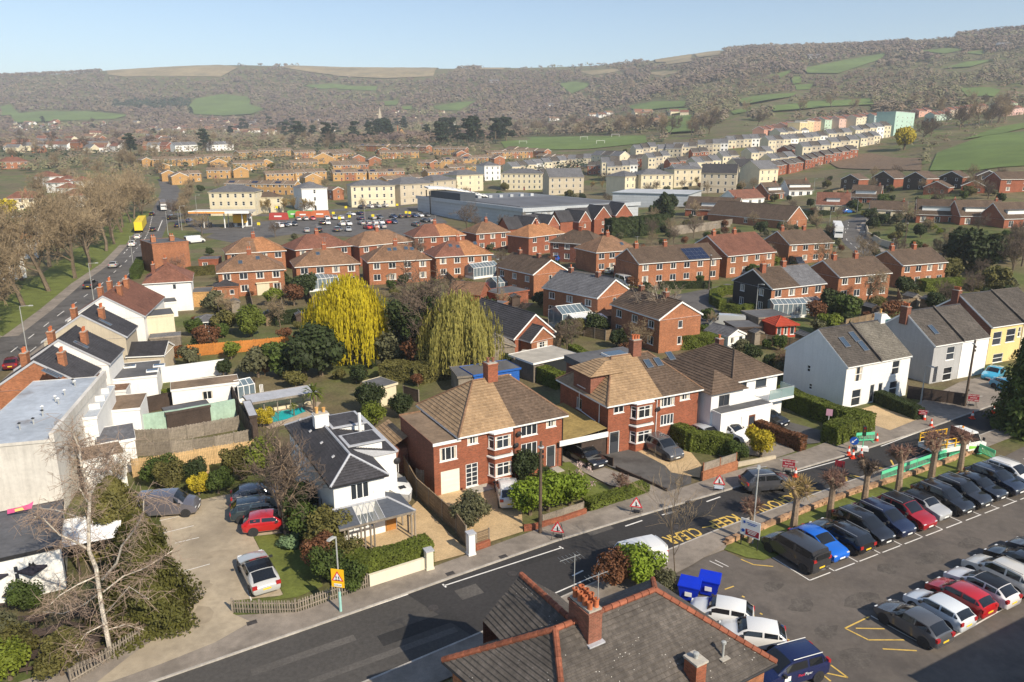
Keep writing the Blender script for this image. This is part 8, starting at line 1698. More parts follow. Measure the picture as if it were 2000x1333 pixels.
def car(label,kind,loc,yaw,col,name='parked_car',group=None,roof=None,panel=False,cat='car'):
 b,G,ty,rm,ar,wh=car_parts(kind,panel); o=thing(name,label,cat,loc,yaw,group); bo=obj('body',b,o); bo.color=(*col,1)
 for n,m in G: obj(n,m,o)
 for x,y,z in wh:
  t=obj('wheel',ty,o,(x,y,z),0 if y<0 else math.pi); obj('rim',rm,t); obj('wheel_arch',ar,o,(x,y-(.10 if y<0 else -.10),z),0 if y<0 else math.pi)
 if roof:
  q=MB(); rmat=mat('roof_'+roof[0],roof[1],rough=.25,n1=None,n2=None,spec=.5);
  for i in (6,7):
   for jj in range(5,9): q.face([CS[kind][i][jj],CS[kind][i+1][jj],CS[kind][i+1][jj+1],CS[kind][i][jj+1]],rmat)
  q.build('roof_panel',o)
 return o
def carpx(label,kind,qf,qr,col,**k):
 """front and rear ground points as photographed"""
 hh=k.pop('hh',0); a,b=T(qf,hh),T(qr,hh); c=(a+b)/2; d=a-b; return car(label,kind,(c.x,c.y,ter(c.x,c.y)+k.pop('z',.04)),math.atan2(d.y,d.x),col,**k)
BLK=(.012,.012,.014); WHT=(.72,.72,.71); SIL=(.36,.37,.38); GRY=(.075,.078,.085); NAV=(.012,.018,.05); RED=(.42,.012,.016); BLU=(.008,.12,.55); DBL=(.015,.03,.09); DGR=(.035,.036,.04)
ang_f=math.atan2(-bn.y,-bn.x); ang_r=math.atan2(bn.y,bn.x)
ROW=[(-1,'van',DGR,1,'dark grey people carrier van showing its yellow rear plate beside the blue hatchback',None),(0,'hatch',BLU,0,'bright blue hatchback in the school car park',None),(1,'estate',BLK,1,'black estate car showing its yellow rear plate, right of the blue hatchback',None),(2,'mpv',BLK,0,'black people carrier facing out between two estate cars',None),(3,'mpv',NAV,0,'navy people carrier next to the red crossover',None),(4,'suv',(.30,.008,.012),0,'dark red crossover with black roof',('black',(.012,.012,.013))),(5,'mini',SIL,0,'silver small hatchback with black roof',('black',(.012,.012,.013))),(6,'suv',BLK,0,'black crossover right of the silver hatchback',None),(7,'suv',(.02,.02,.023),0,'charcoal estate style crossover, seventh beyond the blue hatchback',None),(8,'hatch',(.014,.016,.022),0,'dark hatchback between two crossovers at the top of the row',None),(9,'suv',(.016,.022,.04),0,'dark blue crossover beside the white car at the row end',None),(10,'suv',WHT,0,'white crossover at the end of the verge row',None)]
for i,kd,c,rv,l,rf in ROW:
 p=bd[0]+bdir*(2.43*(i+.5))+bn*2.45; car(l,kd,(p.x,p.y,.045),ang_r if rv else ang_f,c,roof=rf,name='parked_car' if kd!='van' else 'parked_van',cat='car' if kd!='van' else 'van')
fl=[((9,1375,1000),'hatch',GRY,'grey hatchback at the corner of the lower car park row'),((9,1520,925),'mini',(.62,.66,.70),'pale blue white hatchback beside the grey one'),((9,1640,855),'mini',RED,'bright red hatchback in the lower car park row'),((9,1757,800),'hatch',(.68,.67,.68),'white crossover with black roof next to the red hatchback'),((9,1868,735),'suv',(.62,.60,.55),'pearl white crossover higher in the lower row'),((9,1975,665),'hatch',BLK,'black hatchback at the far end of the lower row')]
for q,kd,c,l in fl:
 p=T(q,.6); car(l,kd,(p.x,p.y,.045),ang_r,c,roof=('black',(.012,.012,.013)) if 'black roof' in l else None)
p0=T((9,1868,735),.6)
for i,(kd,c,l) in enumerate((('suv',GRY,'grey crossover beyond the lower row end'),)): p=Vector((p0.x,p0.y))+bdir*5.2; car(l,kd,(p.x,p.y,.045),ang_r,c)
carpx('white hatchback parked against the slate roofed house, nearest the blue bins','mini',(9,180,905),(9,448,955),WHT,hh=.8); carpx('white small crossover with dark rear lights beside the slate roof edge','mini',(9,352,1035),(9,618,1072),WHT,hh=.8)
nv=carpx('navy people carrier with white lettering and logos on its side','mpv',(9,530,1275),(9,825,1190),(.008,.015,.07),hh=.9)
# side lettering of the navy people carrier
def decal(parent,txt,size,m,x,z,y): t=text_mesh(txt,size,m,.0); o=obj('lettering',t,parent,(x,y,z)); o.rotation_euler=(R(90),0,0); return o
sy=-.93; w=MB(); w.bx(-.0,.42,sy-.012,sy-.004,.68,1.0,M_wpl);
M_redp=mat('red_print',(.7,.03,.05),n1=None,n2=None); M_teal=mat('teal_print',(.02,.42,.40),n1=None,n2=None)
for par,side in ((nv,-1),(nv,1)):
 q=MB(); q.bx(.55,.95,min(side*.925,side*.94),max(side*.925,side*.94),.66,.96,M_wpl); q.build('sticker',par)
 for t,s_,m_,x,z in (('SAND',.22,M_teal,.75,.52),('Pied',.24,M_redp,-.15,.82),('Piper',.24,M_wpl,-.65,.82)):
  me=text_mesh(t,s_,m_,.0); o=obj('lettering',me,par,(x if side<0 else x,side*.945,z)); o.rotation_euler=(R(90),0,0 if side<0 else math.pi)
# drives
carpx('white estate car with roof bars on the golden gravel drive','suv',(8,960,250),(8,990,375),WHT); carpx('black saloon on the drive beside the front lawn','estate',(8,1470,140),(8,1350,70),BLK); carpx('dark grey crossover on the gravel in front of the tall hedge','suv',(8,1905,100),(8,1765,25),GRY); carpx('white sport utility car beside the beech hedge','suv',(6,445,1240),(6,265,1180),WHT); carpx('silver hatchback half behind the tall hedge','hatch',(6,300,1255),(6,160,1190),(.45,.48,.52)); carpx('black hatchback behind the beech hedge','hatch',(6,640,1150),(6,500,1105),BLK)
carpx('dark grey crossover driving along the road past the cone','suv',(9,680,245),(9,445,265),(.05,.052,.06),name='moving_car')
carpx('white panel van parked on the road beside the leafy shrub','van',(8,1530,735),(8,1800,665),WHT,name='parked_van',panel=True,cat='van')
carpx('pearl grey coupe with black glass roof beside the small lawn','coupe',(7,1400,670),(7,1490,850),(.46,.46,.45),roof=('glass',(.006,.006,.007))); carpx('bright red small car under the twin stemmed tree','mini',(7,1590,470),(7,1420,490),RED); carpx('dark teal estate parked behind the red small car','estate',(7,1560,390),(7,1360,420),(.02,.035,.045)); carpx('dark silver car in the shade behind the teal estate','hatch',(7,1520,310),(7,1360,335),(.10,.10,.12)); carpx('grey panel van parked next to the conifer','van',(7,1050,385),(7,830,400),(.11,.105,.125),name='parked_van',panel=True,cat='van')
# avenue and town traffic
for l,kd,qf,qr,c in (('dark grey car on the near stretch of the avenue','suv',(4,540,350),(4,475,390),(.05,.045,.045)),('silver hatchback further along the avenue','hatch',(4,655,240),(4,618,270),SIL),('white pick-up on the avenue behind the lamp post','suv',(4,755,125),(4,725,150),WHT),('white car behind the yellow lorry','hatch',(4,785,85),(4,755,108),WHT),('black car driving away on the avenue','hatch',(4,860,40),(4,845,70),BLK),('navy car in the turning lane','hatch',(4,1000,20),(4,982,42),NAV),('black car beyond the avenue junction','hatch',(1,860,1192),(1,838,1212),BLK),('black car approaching the junction','hatch',(1,985,1165),(1,965,1185),BLK),('dark blue car on the petrol station road','hatch',(1,1082,1232),(1,1038,1245),(.10,.16,.30)),('dark red car low on the avenue','hatch',(4,100,790),(4,60,835),(.12,.01,.015)),('dark grey car parked between brick semis','hatch',(5,1105,150),(5,1075,170),SIL),('blue hatchback by the pink blossom tree','hatch',(5,1275,215),(5,1240,225),(.01,.10,.45)),('pale green car by the minibus','hatch',(5,1590,285),(5,1530,295),(.55,.6,.5)),('blue car in front of the white terrace','hatch',(6,1800,890),(6,1845,860),(.05,.35,.55)),('white car behind the chalet hedge','hatch',(3,870,1200),(3,825,1205),WHT),('blue car outside the hillside bungalow','hatch',(3,1050,1185),(3,985,1195),(.02,.15,.5)),('blue car near yellow terrace gate','hatch',(0,1985,770),(0,1955,760),(.05,.3,.5))): carpx(l,kd,qf,qr,c,name='car')
for l,kd,qf,qr,c,pn in (('white panel van behind the orange brick block','bigvan',(4,1140,115),(4,1035,125),WHT,True),('white van between brick semis','bigvan',(5,190,220),(5,140,190),WHT,True),('white minibus parked above the grey roofed pair','bigvan',(5,1670,375),(5,1580,340),WHT,False),('navy van on the brick semi drive','bigvan',(6,790,265),(6,655,225),(.01,.012,.02),True),('pale grey van by the boarded cabin','bigvan',(6,295,590),(6,385,595),(.45,.46,.45),True),('dark van at the avenue junction','van',(1,980,1222),(1,945,1228),BLK,True)): carpx(l,kd,qf,qr,c,panel=pn,name='van',cat='van')
def lorry(label,qf,qr,cabc,boxc,name='lorry'):
 a,b=T(qf),T(qr); d=a-b; c=(a+b)/2; o=thing(name,label,'lorry',c,math.atan2(d.y,d.x)); L=max(6.5,d.length)
 m1=mat('lorry_%d'%int(cabc[0]*90+cabc[1]*9),cabc,n1=None,n2=None,rough=.4); m2=mat('lorrybox_%d%d'%(int(boxc[0]*90),int(boxc[2]*90)),boxc,n1=None,n2=None,rough=.5); q=MB(); q.box((L/2-.9,0,1.5),(1.8,2.3,2.2),m1,0,.9); q.build('cab',o); q=MB(); q.mesh([(L/2-.02,-1,1.6),(L/2-.02,1,1.6),(L/2-.1,.95,2.4),(L/2-.1,-.95,2.4)],[(0,1,2,3)],M_cglass); q.build('windscreen',o); q=MB(); q.box((-1,0,2.05),(L-2.1,2.4,2.7),m2); q.build('box_body',o)
 for x in (L/2-1.,-L/2+1.2):
  for s in (-1,1): t=MB(); t.lathe((x,s*1.05-.15,.48),[(.28,0),(.48,0),(.48,.3),(.28,.3)],M_tyre,14,'y'); t.build('wheel',o)
 return o
lo=lorry('yellow lorry with red chevrons on its tail, on the avenue',(4,800,15),(4,775,65),(.75,.55,.03),(.78,.58,.03));
for i in range(3):
 q=MB(); z=1.2+.8*i; q.mesh([(-.0,-1.,0),(-.0,0,.45),(-.0,1.,0),(-.0,1.,.3),(-.0,0,.75),(-.0,-1.,.3)],[(0,5,4,1),(1,4,3,2)],M_tl); q.build('chevron',lo,(-3.3,0,z))
lorry('small flatbed lorry waiting at the avenue junction',(1,915,1180),(1,905,1150),(.7,.7,.7),(.15,.13,.12)); lorry('white box lorry coming down the hill road',(6,962,105),(6,950,50),(.75,.75,.74),(.70,.70,.69))
# supermarket car park: rows of small cars
FC={}
def far_car(kd,col,loc,yaw):
 if kd not in FC:
  b,G,ty,rm,ar,wh=car_parts(kd); mb=MB();
  for me,M_ in [(b,Matrix())]+[(m,Matrix()) for n,m in G]+[(ty,Matrix.Translation(w_)@Matrix.Rotation(0 if w_[1]<0 else math.pi,4,'Z')) for w_ in wh]:
   for pl in me.polygons: mb.face([M_@me.vertices[i].co for i in pl.vertices],me.materials[pl.material_index])
  FC[kd]=mb.me('car',38)
 o=obj('shopper_car',FC[kd],None,loc,yaw); o.color=(*col,1); return o
rc=random.Random(8); NMS={'BLK':(BLK,'black'),'WHT':(WHT,'white'),'SIL':(SIL,'silver'),'GRY':(GRY,'dark grey'),'NAV':(DBL,'navy'),'RED':(RED,'red'),'TEA':((.02,.25,.32),'teal'),'BLU':((.02,.1,.35),'blue')}
for (A,B,n) in (((1,1500,1265),(1,1900,1250),13),((1,1560,1235),(1,1960,1222),10),((1,1560,1300),(1,1960,1290),12),((2,10,1235),(2,170,1228),5),((2,30,1260),(2,560,1238),15),((2,200,1225),(2,540,1208),9),((2,10,1290),(2,480,1262),12),((2,80,1205),(2,170,1198),2),((2,140,1165),(2,350,1150),5),((4,1500,40),(4,1640,25),4)):
 a,b=T(A),T(B); d=b-a; n=max(n,1)
 for i in range(n):
  if rc.random()<.34: continue
  c=a+d*((i+.5)/n); kn=rc.choice(('BLK','BLK','WHT','WHT','WHT','SIL','SIL','SIL','GRY','GRY','GRY','NAV','BLK','SIL','RED','TEA')); col,cn=NMS[kn]; yaw=math.atan2(d.y,d.x)+math.pi/2*rc.choice((1,-1))+rc.uniform(-.03,.03)
  tag(far_car(rc.choice(('hatch','suv','mpv','hatch')),col,(c.x,c.y,ter(c.x,c.y)+.06),yaw),'small %s car parked in the supermarket car park'%cn,'car','%s cars in the supermarket car park'%cn)
# yellow parking signs and lamp columns of the supermarket
for q in ((1,1445,1290),(1,1545,1190),(1,1860,1225),(1,1895,1255),(1,1950,1245),(2,75,1190),(2,95,1245),(2,360,1175),(2,410,1220),(2,430,1222),(2,225,1240)):
 o=thing('car_park_sign','yellow sign on a thin post in the supermarket car park','sign',T(q),0,'yellow signs in the supermarket car park'); m=MB(); m.tube((0,0,0),(0,0,2.6),.05,.05,M_dark,5); m.build('post',o); m=MB(); m.bx(-.5,.5,-.04,.04,2.0,2.9,mat('sign_yellow',(.85,.68,.03),n1=None,n2=None)); m.build('sign_plate',o)
# ------------------------------------------------------------ works truck
def truck():
 a,b=T((6,1740,1265)),T((6,1440,1320)); d=a-b; c=(a+b)/2; o=thing('works_truck','white flatbed works truck with yellow guard rails and green markings','truck',(c.x,c.y,.03),math.atan2(d.y,d.x)); L=6.4; wm=mat('truck_white',(.72,.73,.70),n1=(1,.06),n2=None,rough=.4); ym=mat('rail_yellow',(.75,.42,.02),n1=None,n2=None,rough=.5); gm=mat('flash_green',(.25,.62,.08),n1=None,n2=None,rough=.5)
 q=MB(); q.mesh([(3.2,-.95,.4),(3.2,.95,.4),(3.2,.95,1.0),(3.2,-.95,1.0),(2.5,-.95,1.25),(2.5,.95,1.25),(1.9,-.88,2.25),(1.9,.88,2.25),(.9,-.88,2.3),(.9,.88,2.3),(.9,-.95,.4),(.9,.95,.4)],[(0,1,2,3),(3,2,5,4),(4,5,7,6),(6,7,9,8),(8,9,11,10),(0,3,4,6,8,10),(1,11,9,7,5,2)],wm); q.build('cab',o)
 q=MB(); q.mesh([(2.5,-.88,1.3),(2.5,.88,1.3),(1.95,.8,2.18),(1.95,-.8,2.18)],[(0,1,2,3)],M_cglass); q.build('windscreen',o)
 for s in (-1,1):
  q=MB(); q.mesh([(2.4,s*.96,1.3),(1.1,s*.96,1.3),(1.1,s*.91,2.1),(1.95,s*.91,2.1)],[(0,1,2,3)],M_cglass); q.build('side_window',o); q=MB(); q.mesh([(3.0,s*.965,.6),(1.,s*.965,.6),(1.,s*.965,.95),(2.2,s*.965,.75)],[(0,1,2,3)],gm); q.build('side_flash',o); q=MB(); q.box((2.55,s*1.1,1.5),(.1,.2,.3),M_trim); q.build('mirror',o)
 q=MB(); q.bx(-3.2,.8,-1.05,1.05,.75,.95,wm); q.bx(-3.2,.8,-1.07,-1.03,.95,1.2,wm); q.bx(-3.2,.8,1.03,1.07,.95,1.2,wm); q.build('flatbed',o); q=MB(); q.bx(.66,.8,-1.0,1.0,.95,2.35,mat('bulkhead',(.13,.06,.05),n1=None,n2=None)); q.build('bulkhead',o)
 for x in (-3.1,-2.1,-1.,.2):
  for s in (-1,1): q=MB(); q.bx(x-.05,x+.05,s*1.03-.05,s*1.03+.05,1.2,2.1,ym); q.build('rail_post',o)
 for s in (-1,1):
  for z in (1.6,2.05): q=MB(); q.tube((-3.15,s*1.03,z),(.3,s*1.03,z),.05,.05,ym,5); q.build('guard_rail',o)
 q=MB(); q.tube((-3.15,-1.03,2.05),(-3.15,1.03,2.05),.05,.05,ym,5); q.build('guard_rail',o); q=MB(); q.bx(-3.0,-1.4,-.6,.6,.96,1.5,mat('tool_chest',(.18,.19,.14),n1=None,n2=None)); q.build('tool_chest',o); q=MB(); q.lathe((1.4,.3,2.3),[(.09,0),(.1,.12),(.04,.16)],mat('beacon_orange',(.8,.3,.02),n1=None,n2=None,rough=.2),8); q.build('beacon',o)
 for x in (2.2,-2.):
  for s in (-1,1): t=MB(); t.lathe((x,s*.9-.14,.42),[(.25,0),(.42,0),(.42,.28),(.25,.28)],M_tyre,16,'y'); t.build('wheel',o)
truck()
# ------------------------------------------------------------ boat on a trailer
def boat():
 a=T((8,375,400)); o=thing('motor_boat','small white cabin cruiser beside the veranda','boat',(a.x-.55,a.y+2.2,.55),SUBJ.yaw-math.pi/2); wm=mat('gelcoat',(.78,.78,.76),n1=None,n2=None,rough=.25); st=[(-2.6,.95,.15,.95),(-1.2,1.05,.05,1.0),(.4,1.02,.05,1.05),(1.6,.75,.12,1.15),(2.3,.4,.3,1.22),(2.75,.04,.75,1.26)]; q=MB(); V=[];F=[]
 for x,w,zk,zg in st: V+=[(x,0,zk),(x,w*.85,zk+.25),(x,w,zg),(x,-w,zg),(x,-w*.85,zk+.25)]
 for i in range(len(st)-1):
  for j,k in ((0,1),(1,2),(3,4),(4,0)): F.append((i*5+j,i*5+k,(i+1)*5+k,(i+1)*5+j))
 F.append((0,4,3,2,1)); q.mesh(V,F,wm); q.build('hull',o,smooth=40)
 q=MB(); q.mesh([(.2,-.98,1.06),(.2,.98,1.06),(1.6,.73,1.16),(2.3,.38,1.23),(2.72,0,1.27),(2.3,-.38,1.23),(1.6,-.73,1.16),(1.5,0,1.35),(.3,0,1.4)],[(0,8,7,6),(8,1,2,7),(7,2,3,4),(7,4,5,6)],wm); q.build('foredeck',o); q=MB(); q.mesh([(.3,-.85,1.1),(.3,.85,1.1),(.0,.75,1.6),(.0,-.75,1.6)],[(0,1,2,3)],M_cglass); q.build('windscreen',o)
 q=MB(); q.bx(-2.5,.2,-.85,.85,.55,.6,mat('deck_beige',(.5,.46,.4),n1=None,n2=None)); q.build('cockpit_floor',o)
 for s in (-1,1): q=MB(); q.bx(-.6,-.1,s*.45-.22,s*.45+.22,.6,1.05,wm); q.build('seat',o)
 q=MB(); q.box((1.3,0,1.35),(.5,.5,.04),M_dark); q.build('hatch',o); q=MB(); q.tube((2.6,0,1.25),(2.3,.35,1.6),.02,.02,M_steel,5)
 pts=[Vector((-2.2,-1.0,1.0)),Vector((-2.0,-.95,2.2)),Vector((-1.9,0,2.6)),Vector((-2.0,.95,2.2)),Vector((-2.2,1.0,1.0))]; q=MB()
 for u,v in zip(pts,pts[1:]): q.tube(u,v,.03,.03,M_upvc,6)
 q.build('arch_rail',o)
 t=thing('boat_trailer','galvanised boat trailer with yellow prop stands under the cruiser','trailer',(a.x-.55,a.y+2.2,.0),SUBJ.yaw-math.pi/2); q=MB(); q.tube((-2.6,-.5,.45),(3.4,0,.45),.05,.05,M_steel,6); q.tube((-2.6,.5,.45),(3.4,0,.45),.05,.05,M_steel,6); q.tube((-.8,-1,.4),(-.8,1,.4),.05,.05,M_steel,6); q.build('frame',t)
 for s in (-1,1): q=MB(); q.lathe((-.8,s*1.0-.1,.3),[(.16,0),(.3,0),(.3,.2),(.16,.2)],M_tyre,14,'y'); q.build('wheel',t); q=MB(); q.tube((2.2,s*.25,.0),(2.2,s*.2,.8),.035,.035,mat('prop_yellow',(.75,.5,.02),n1=None,n2=None),6); q.build('prop_stand',t)
boat()
# ------------------------------------------------------------ street furniture
def lamp(q,label,h=7.,arm=.5,rz=0.,m=None,low=None,name='street_lamp',group=None):
 o=thing(name,label,'street lamp',T(q),rz,group); m=m or M_lamp; b=MB()
 if low: b.tube((0,0,-.1),(0,0,1.5),.09,.085,low,8); b.tube((0,0,1.5),(0,0,h),.055,.045,m,8)
 else: b.tube((0,0,-.1),(0,0,1.2),.09,.085,m,8); b.tube((0,0,1.2),(0,0,h),.065,.05,m,8)
 b.build('column',o); b=MB(); b.tube((0,0,h),(0,-arm,h+.08),.04,.04,m,6); b.build('arm',o); b=MB(); b.box((0,-arm-.25,h+.1),(.24,.6,.12),m,0,.7); b.box((0,-arm-.25,h+.03),(.18,.45,.03),M_hl); b.build('lamp_head',o); return o
M_mint=mat('mint_paint',(.30,.55,.50),n1=(2,.1),n2=None)
sl_=lamp((7,1900,945),'street lamp with mint green base carrying the yellow school crossing sign',5.3,.15,R(-30),M_lamp,M_mint)
# school crossing warning sign
def tri(mb,c,r,y,m,up=True):
 pts=[(c[0]+r*math.cos(R(90+120*i)),y,c[1]+r*math.sin(R(90+120*i))) for i in range(3)]; mb.face(pts,m)
sgn=thing('warning_sign','yellow backed red triangle school crossing sign on the lamp post','sign',(T((7,1900,945)).x,T((7,1900,945)).y,1.9),R(-12)); q=MB(); q.bx(-.42,.42,-.14,-.10,0,1.25,mat('sign_amber',(.85,.50,.01),n1=None,n2=None)); q.build('backing_plate',sgn); q=MB(); tri(q,(0,.68),.46,-.148,M_redp); tri(q,(0,.68),.33,-.153,M_wpl); q.build('triangle',sgn)
q=MB()
for x,h in ((-.08,.24),(.09,.20)):
 q.box((x,-.158,.60+h*.35),(.07,.006,h*.5),M_dark); q.lathe((x,-.162,.60+h*.75),[(.032,0),(.032,.006)],M_dark,8,'y'); q.box((x-.03,-.158,.52),(.03,.006,.12),M_dark,0); q.box((x+.03,-.158,.52),(.03,.006,.12),M_dark,0)
q.build('children_symbol',sgn); sgn.children[-1]['kind']='stuff'
q=MB(); q.bx(-.25,.25,-.15,-.142,.06,.26,M_wpl); q.build('supplementary_plate',sgn); o=obj('lettering',text_mesh('School',.17,M_dark),sgn,(0,-.155,.16)); o.rotation_euler=(R(90),0,0)
lamp((9,480,560),'slim grey lamp post behind the school notice board',6.2,.1,R(-20)); lamp((6,1420,1020),'grey lamp post in front of the grey painted house',4.6,.5,R(20));
for q,h in (((4,160,772),7.5),((4,525,458),7.5),((4,745,258),7.5),((4,938,75),7.5),((1,1015,1285),8.),((1,1100,1205),8.)): lamp(q,'tall grey lamp column along the avenue',h,1.2,R(95),group='lamp columns along the avenue')
for q in ((1,1000,1270),(1,1660,1170),(1,1625,1160),(2,180,1230),(6,1070,190),(6,500,545),(3,640,1110),(3,910,1290),(3,1065,1200),(3,825,1075)): lamp(q,'grey lamp column in the side streets of the estate',6.,.6,R(40),group='lamp columns in the side streets')
def pole(q,label,h=8.,cross=True):
 o=thing('telegraph_pole',label,'pole',T(q)); b=MB(); b.tube((0,0,-.2),(0,0,h),.15,.10,M_post,9); b.build('shaft',o); b=MB(); b.lathe((0,0,h-.5),[(.22,0),(.26,.06),(.22,.12)],M_steel,10); b.build('ring',o)
 for z in (h-.9,h-1.3,1.9): b=MB(); b.bx(.1,.22,-.08,.08,z,z+.22,M_dark); b.build('bracket',o)
 return o
pole((8,1155,505),'tall dark telegraph pole at the drive entrance on the pavement',7.5); pole((6,1665,1035),'leaning telegraph pole outside the painted pair',7.8); pole((5,920,470),'tall wooden pole beside the flat garages',9.); pole((6,1330,150),'wooden pole at the bend of the hill road',7.); pole((6,240,380),'wooden pole in front of the solar panelled semi',7.5)
def cone(q,label,s=1.):
 o=thing('traffic_cone',label,'traffic cone',T(q)+Vector((0,0,.03)),0,'cones around the road works'); o.scale=(s,s,s); cm_=mat('cone_red',(.72,.06,.02),n1=None,n2=None,rough=.5); b=MB(); b.box((0,0,.03),(.42,.42,.06),cm_); b.build('base',o); b=MB(); b.lathe((0,0,.06),[(.16,0),(.125,.26)],cm_,12); b.lathe((0,0,.54),[(.08,0),(.035,.22),(.02,.24)],cm_,12); b.build('cone_body',o); b=MB(); b.lathe((0,0,.32),[(.127,0),(.082,.22)],M_wpl,12); b.build('white_band',o)
for q,l in (((9,722,188),'red and white cone beside the red road works sign'),((9,1018,65),'red and white cone nearest the black light trailer'),((9,1042,85),'red and white cone at the kerb by the keep left disc'),((9,1088,78),'red and white cone right of the light trailer'),((6,1175,1228),'red and white cone behind the green barrier'),((6,1478,1145),'red and white cone by the clipped dark hedge'),((6,1708,1100),'red and white cone on the far lane'),((6,1825,1070),'red and white cone under the cypress'),((6,1440,1110),'red and white cone by the small pink sign')): cone(q,l,1.15)
M_barr=mat('barrier_green',(.12,.60,.34),n1=None,n2=None,rough=.5)
def barrier(a,b,label,group='green plastic barriers along the road works'):
 a,b=Vector(a),Vector(b); d=b-a; L=d.length; o=thing('works_barrier',label,'barrier',(a.x,a.y,.12),math.atan2(d.y,d.x),group); q=MB(); q.bx(.03,L-.03,-.03,.03,.72,1.0,M_barr); q.build('top_board',o); q=MB(); q.bx(.03,L-.03,-.03,.03,.16,.26,M_barr); q.build('bottom_rail',o)
 n=12; p=MB(); p.bx(-.02,.02,-.02,.02,.26,.72,M_barr); pm_=p.me('bar')
 for i in range(n+1): obj('bar',pm_,o,(.05+(L-.1)*i/n,0,0))
 for x in (.2,L-.2): q=MB(); q.bx(x-.04,x+.04,-.3,.3,0,.06,M_barr); q.build('foot',o)
bl=[(9,1195,225),(9,1290,190),(9,1395,152),(9,1500,115),(9,1590,85),(9,1655,62),(9,1738,45)]
bp=[T(q) for q in bl]
for i,(a,b) in enumerate(zip(bp,bp[1:])): barrier(a[:2],b[:2],'green plastic barrier in the line beside the pollarded trees')
barrier(T((9,1740,62))[:2],T((9,1830,105))[:2],'green plastic barrier turned across the end of the verge'); barrier(T((6,1055,1238))[:2],T((6,1160,1232))[:2],'green plastic barrier with white and red boards beside the hedge')
def aframe(q,label,face='tri',txt=None,rz=-.3,w=.9,h=.6,name='road_works_sign'):
 o=thing(name,label,'sign',T(q)+Vector((0,0,.12)),rz); z0=.55
 for s in (-1,1): b=MB(); b.tube((s*.45,-.35,0),(s*.2,0,1.3),.018,.018,M_dark,5); b.tube((s*.45,.4,0),(s*.2,0,1.3),.018,.018,M_dark,5); b.build('leg',o)
 b=MB(); b.tube((-.45,-.35,.05),(.45,.4,.05),.015,.015,M_dark,4); b.build('brace',o); b=MB(); b.box((0,.25,.08),(.5,.3,.14),M_dark); b.build('sandbag',o)
 if face=='tri':
  b=MB(); tri(b,(0,.95),.60,-.20,M_redp); tri(b,(0,.95),.43,-.206,M_wpl); b.box((.0,-.212,.90),(.10,.004,.32),M_dark); b.box((.10,-.212,.80),(.22,.004,.06),M_dark); b.box((-.02,-.212,1.10),(.07,.004,.07),M_dark); b.build('triangle',o); o.children[-1]['kind']='stuff'
  if txt: b=MB(); b.bx(-.42,.42,-.24,-.22,.25,.55,mat('sign_blue_white',(.55,.62,.72),n1=None,n2=None)); b.build('lower_plate',o); t=obj('lettering',text_mesh(txt,.14,M_dark),o,(0,-.246,.40)); t.rotation_euler=(R(90),0,0)
 else:
  b=MB(); b.bx(-w/2,w/2,-.24,-.20,.65,.65+h,mat('sign_maroon',(.30,.02,.035),n1=None,n2=None)); b.build('sign_plate',o)
  for i,t in enumerate(txt): x=obj('lettering',text_mesh(t,h/len(txt)*.75,M_wpl),o,(0,-.246,.65+h*(1-(i+.5)/len(txt)))); x.rotation_euler=(R(90),0,0)
aframe((8,1255,540),'red triangle road works sign on a folding frame by the laurel'); aframe((8,1690,400),'red triangle road works sign on a folding frame by the low hedge'); aframe((9,295,270),'red triangle narrow road sign with pale plate beneath, near the brick wall','tri',' ');
aframe((9,680,175),'maroon temporary signal sign with three lines of white lettering','rect',('WHEN RED LIGHT','SHOWS','WAIT HERE'),-.35,1.05,.75); aframe((6,1705,1035),'maroon board with white lettering outside the painted pair','rect',('WHEN RED LIGHT','SHOWS','WAIT HERE'),-.3,1.1,.8); aframe((6,1425,1110),'small maroon board near the clipped dark hedge','rect',('WHEN RED LIGHT','SHOWS','WAIT HERE'),-.3,.8,.5)
aframe((0,1637,930),'black backed folding sign seen from behind beside the hedge','rect',(' ',),2.6,.8,.6)
# keep left disc and temporary traffic light
kl=thing('keep_left_sign','round blue keep left arrow sign in front of the green barrier','sign',T((6,1045,1285)),-.3); q=MB(); q.lathe((0,-.04,1.15),[(.40,0),(.40,.04)],mat('sign_blue',(.01,.08,.38),n1=None,n2=None),24,'y'); q.build('disc',kl); q=MB(); q.mesh([(.16,-.05,1.42),(.22,-.05,1.36),(-.08,-.05,1.06),(.0,-.05,.98),(-.24,-.05,.92),(-.2,-.05,1.16),(-.13,-.05,1.10)],[(0,1,2,6),(2,3,4,5,6)],M_wpl); q.build('arrow',kl); q=MB(); q.tube((-.2,.1,0),(0,0,.8),.02,.02,M_dark,5); q.tube((.2,.1,0),(0,0,.8),.02,.02,M_dark,5); q.build('stand',kl)
tlt=thing('traffic_light','portable traffic light with green post on a trailer base','traffic light',T((6,1095,1280)),-.3); q=MB(); q.tube((0,0,.3),(0,0,1.6),.04,.04,M_barr,6); q.build('post',tlt); q=MB(); q.bx(-.16,.16,-.1,.1,1.6,2.55,M_dark); q.build('signal_head',tlt); q=MB(); q.bx(-.5,.5,-.35,.35,.12,.45,M_wpl); q.build('battery_box',tlt)
for i in range(3): q=MB(); q.lathe((0,-.12,1.78+.3*i),[(.10,0),(.10,.03)],mat('lens_%d'%i,((.02,.08,.03),(.15,.08,.01),(.2,.02,.02))[i],n1=None,n2=None,rough=.2),12,'y'); q.build('lens',tlt)
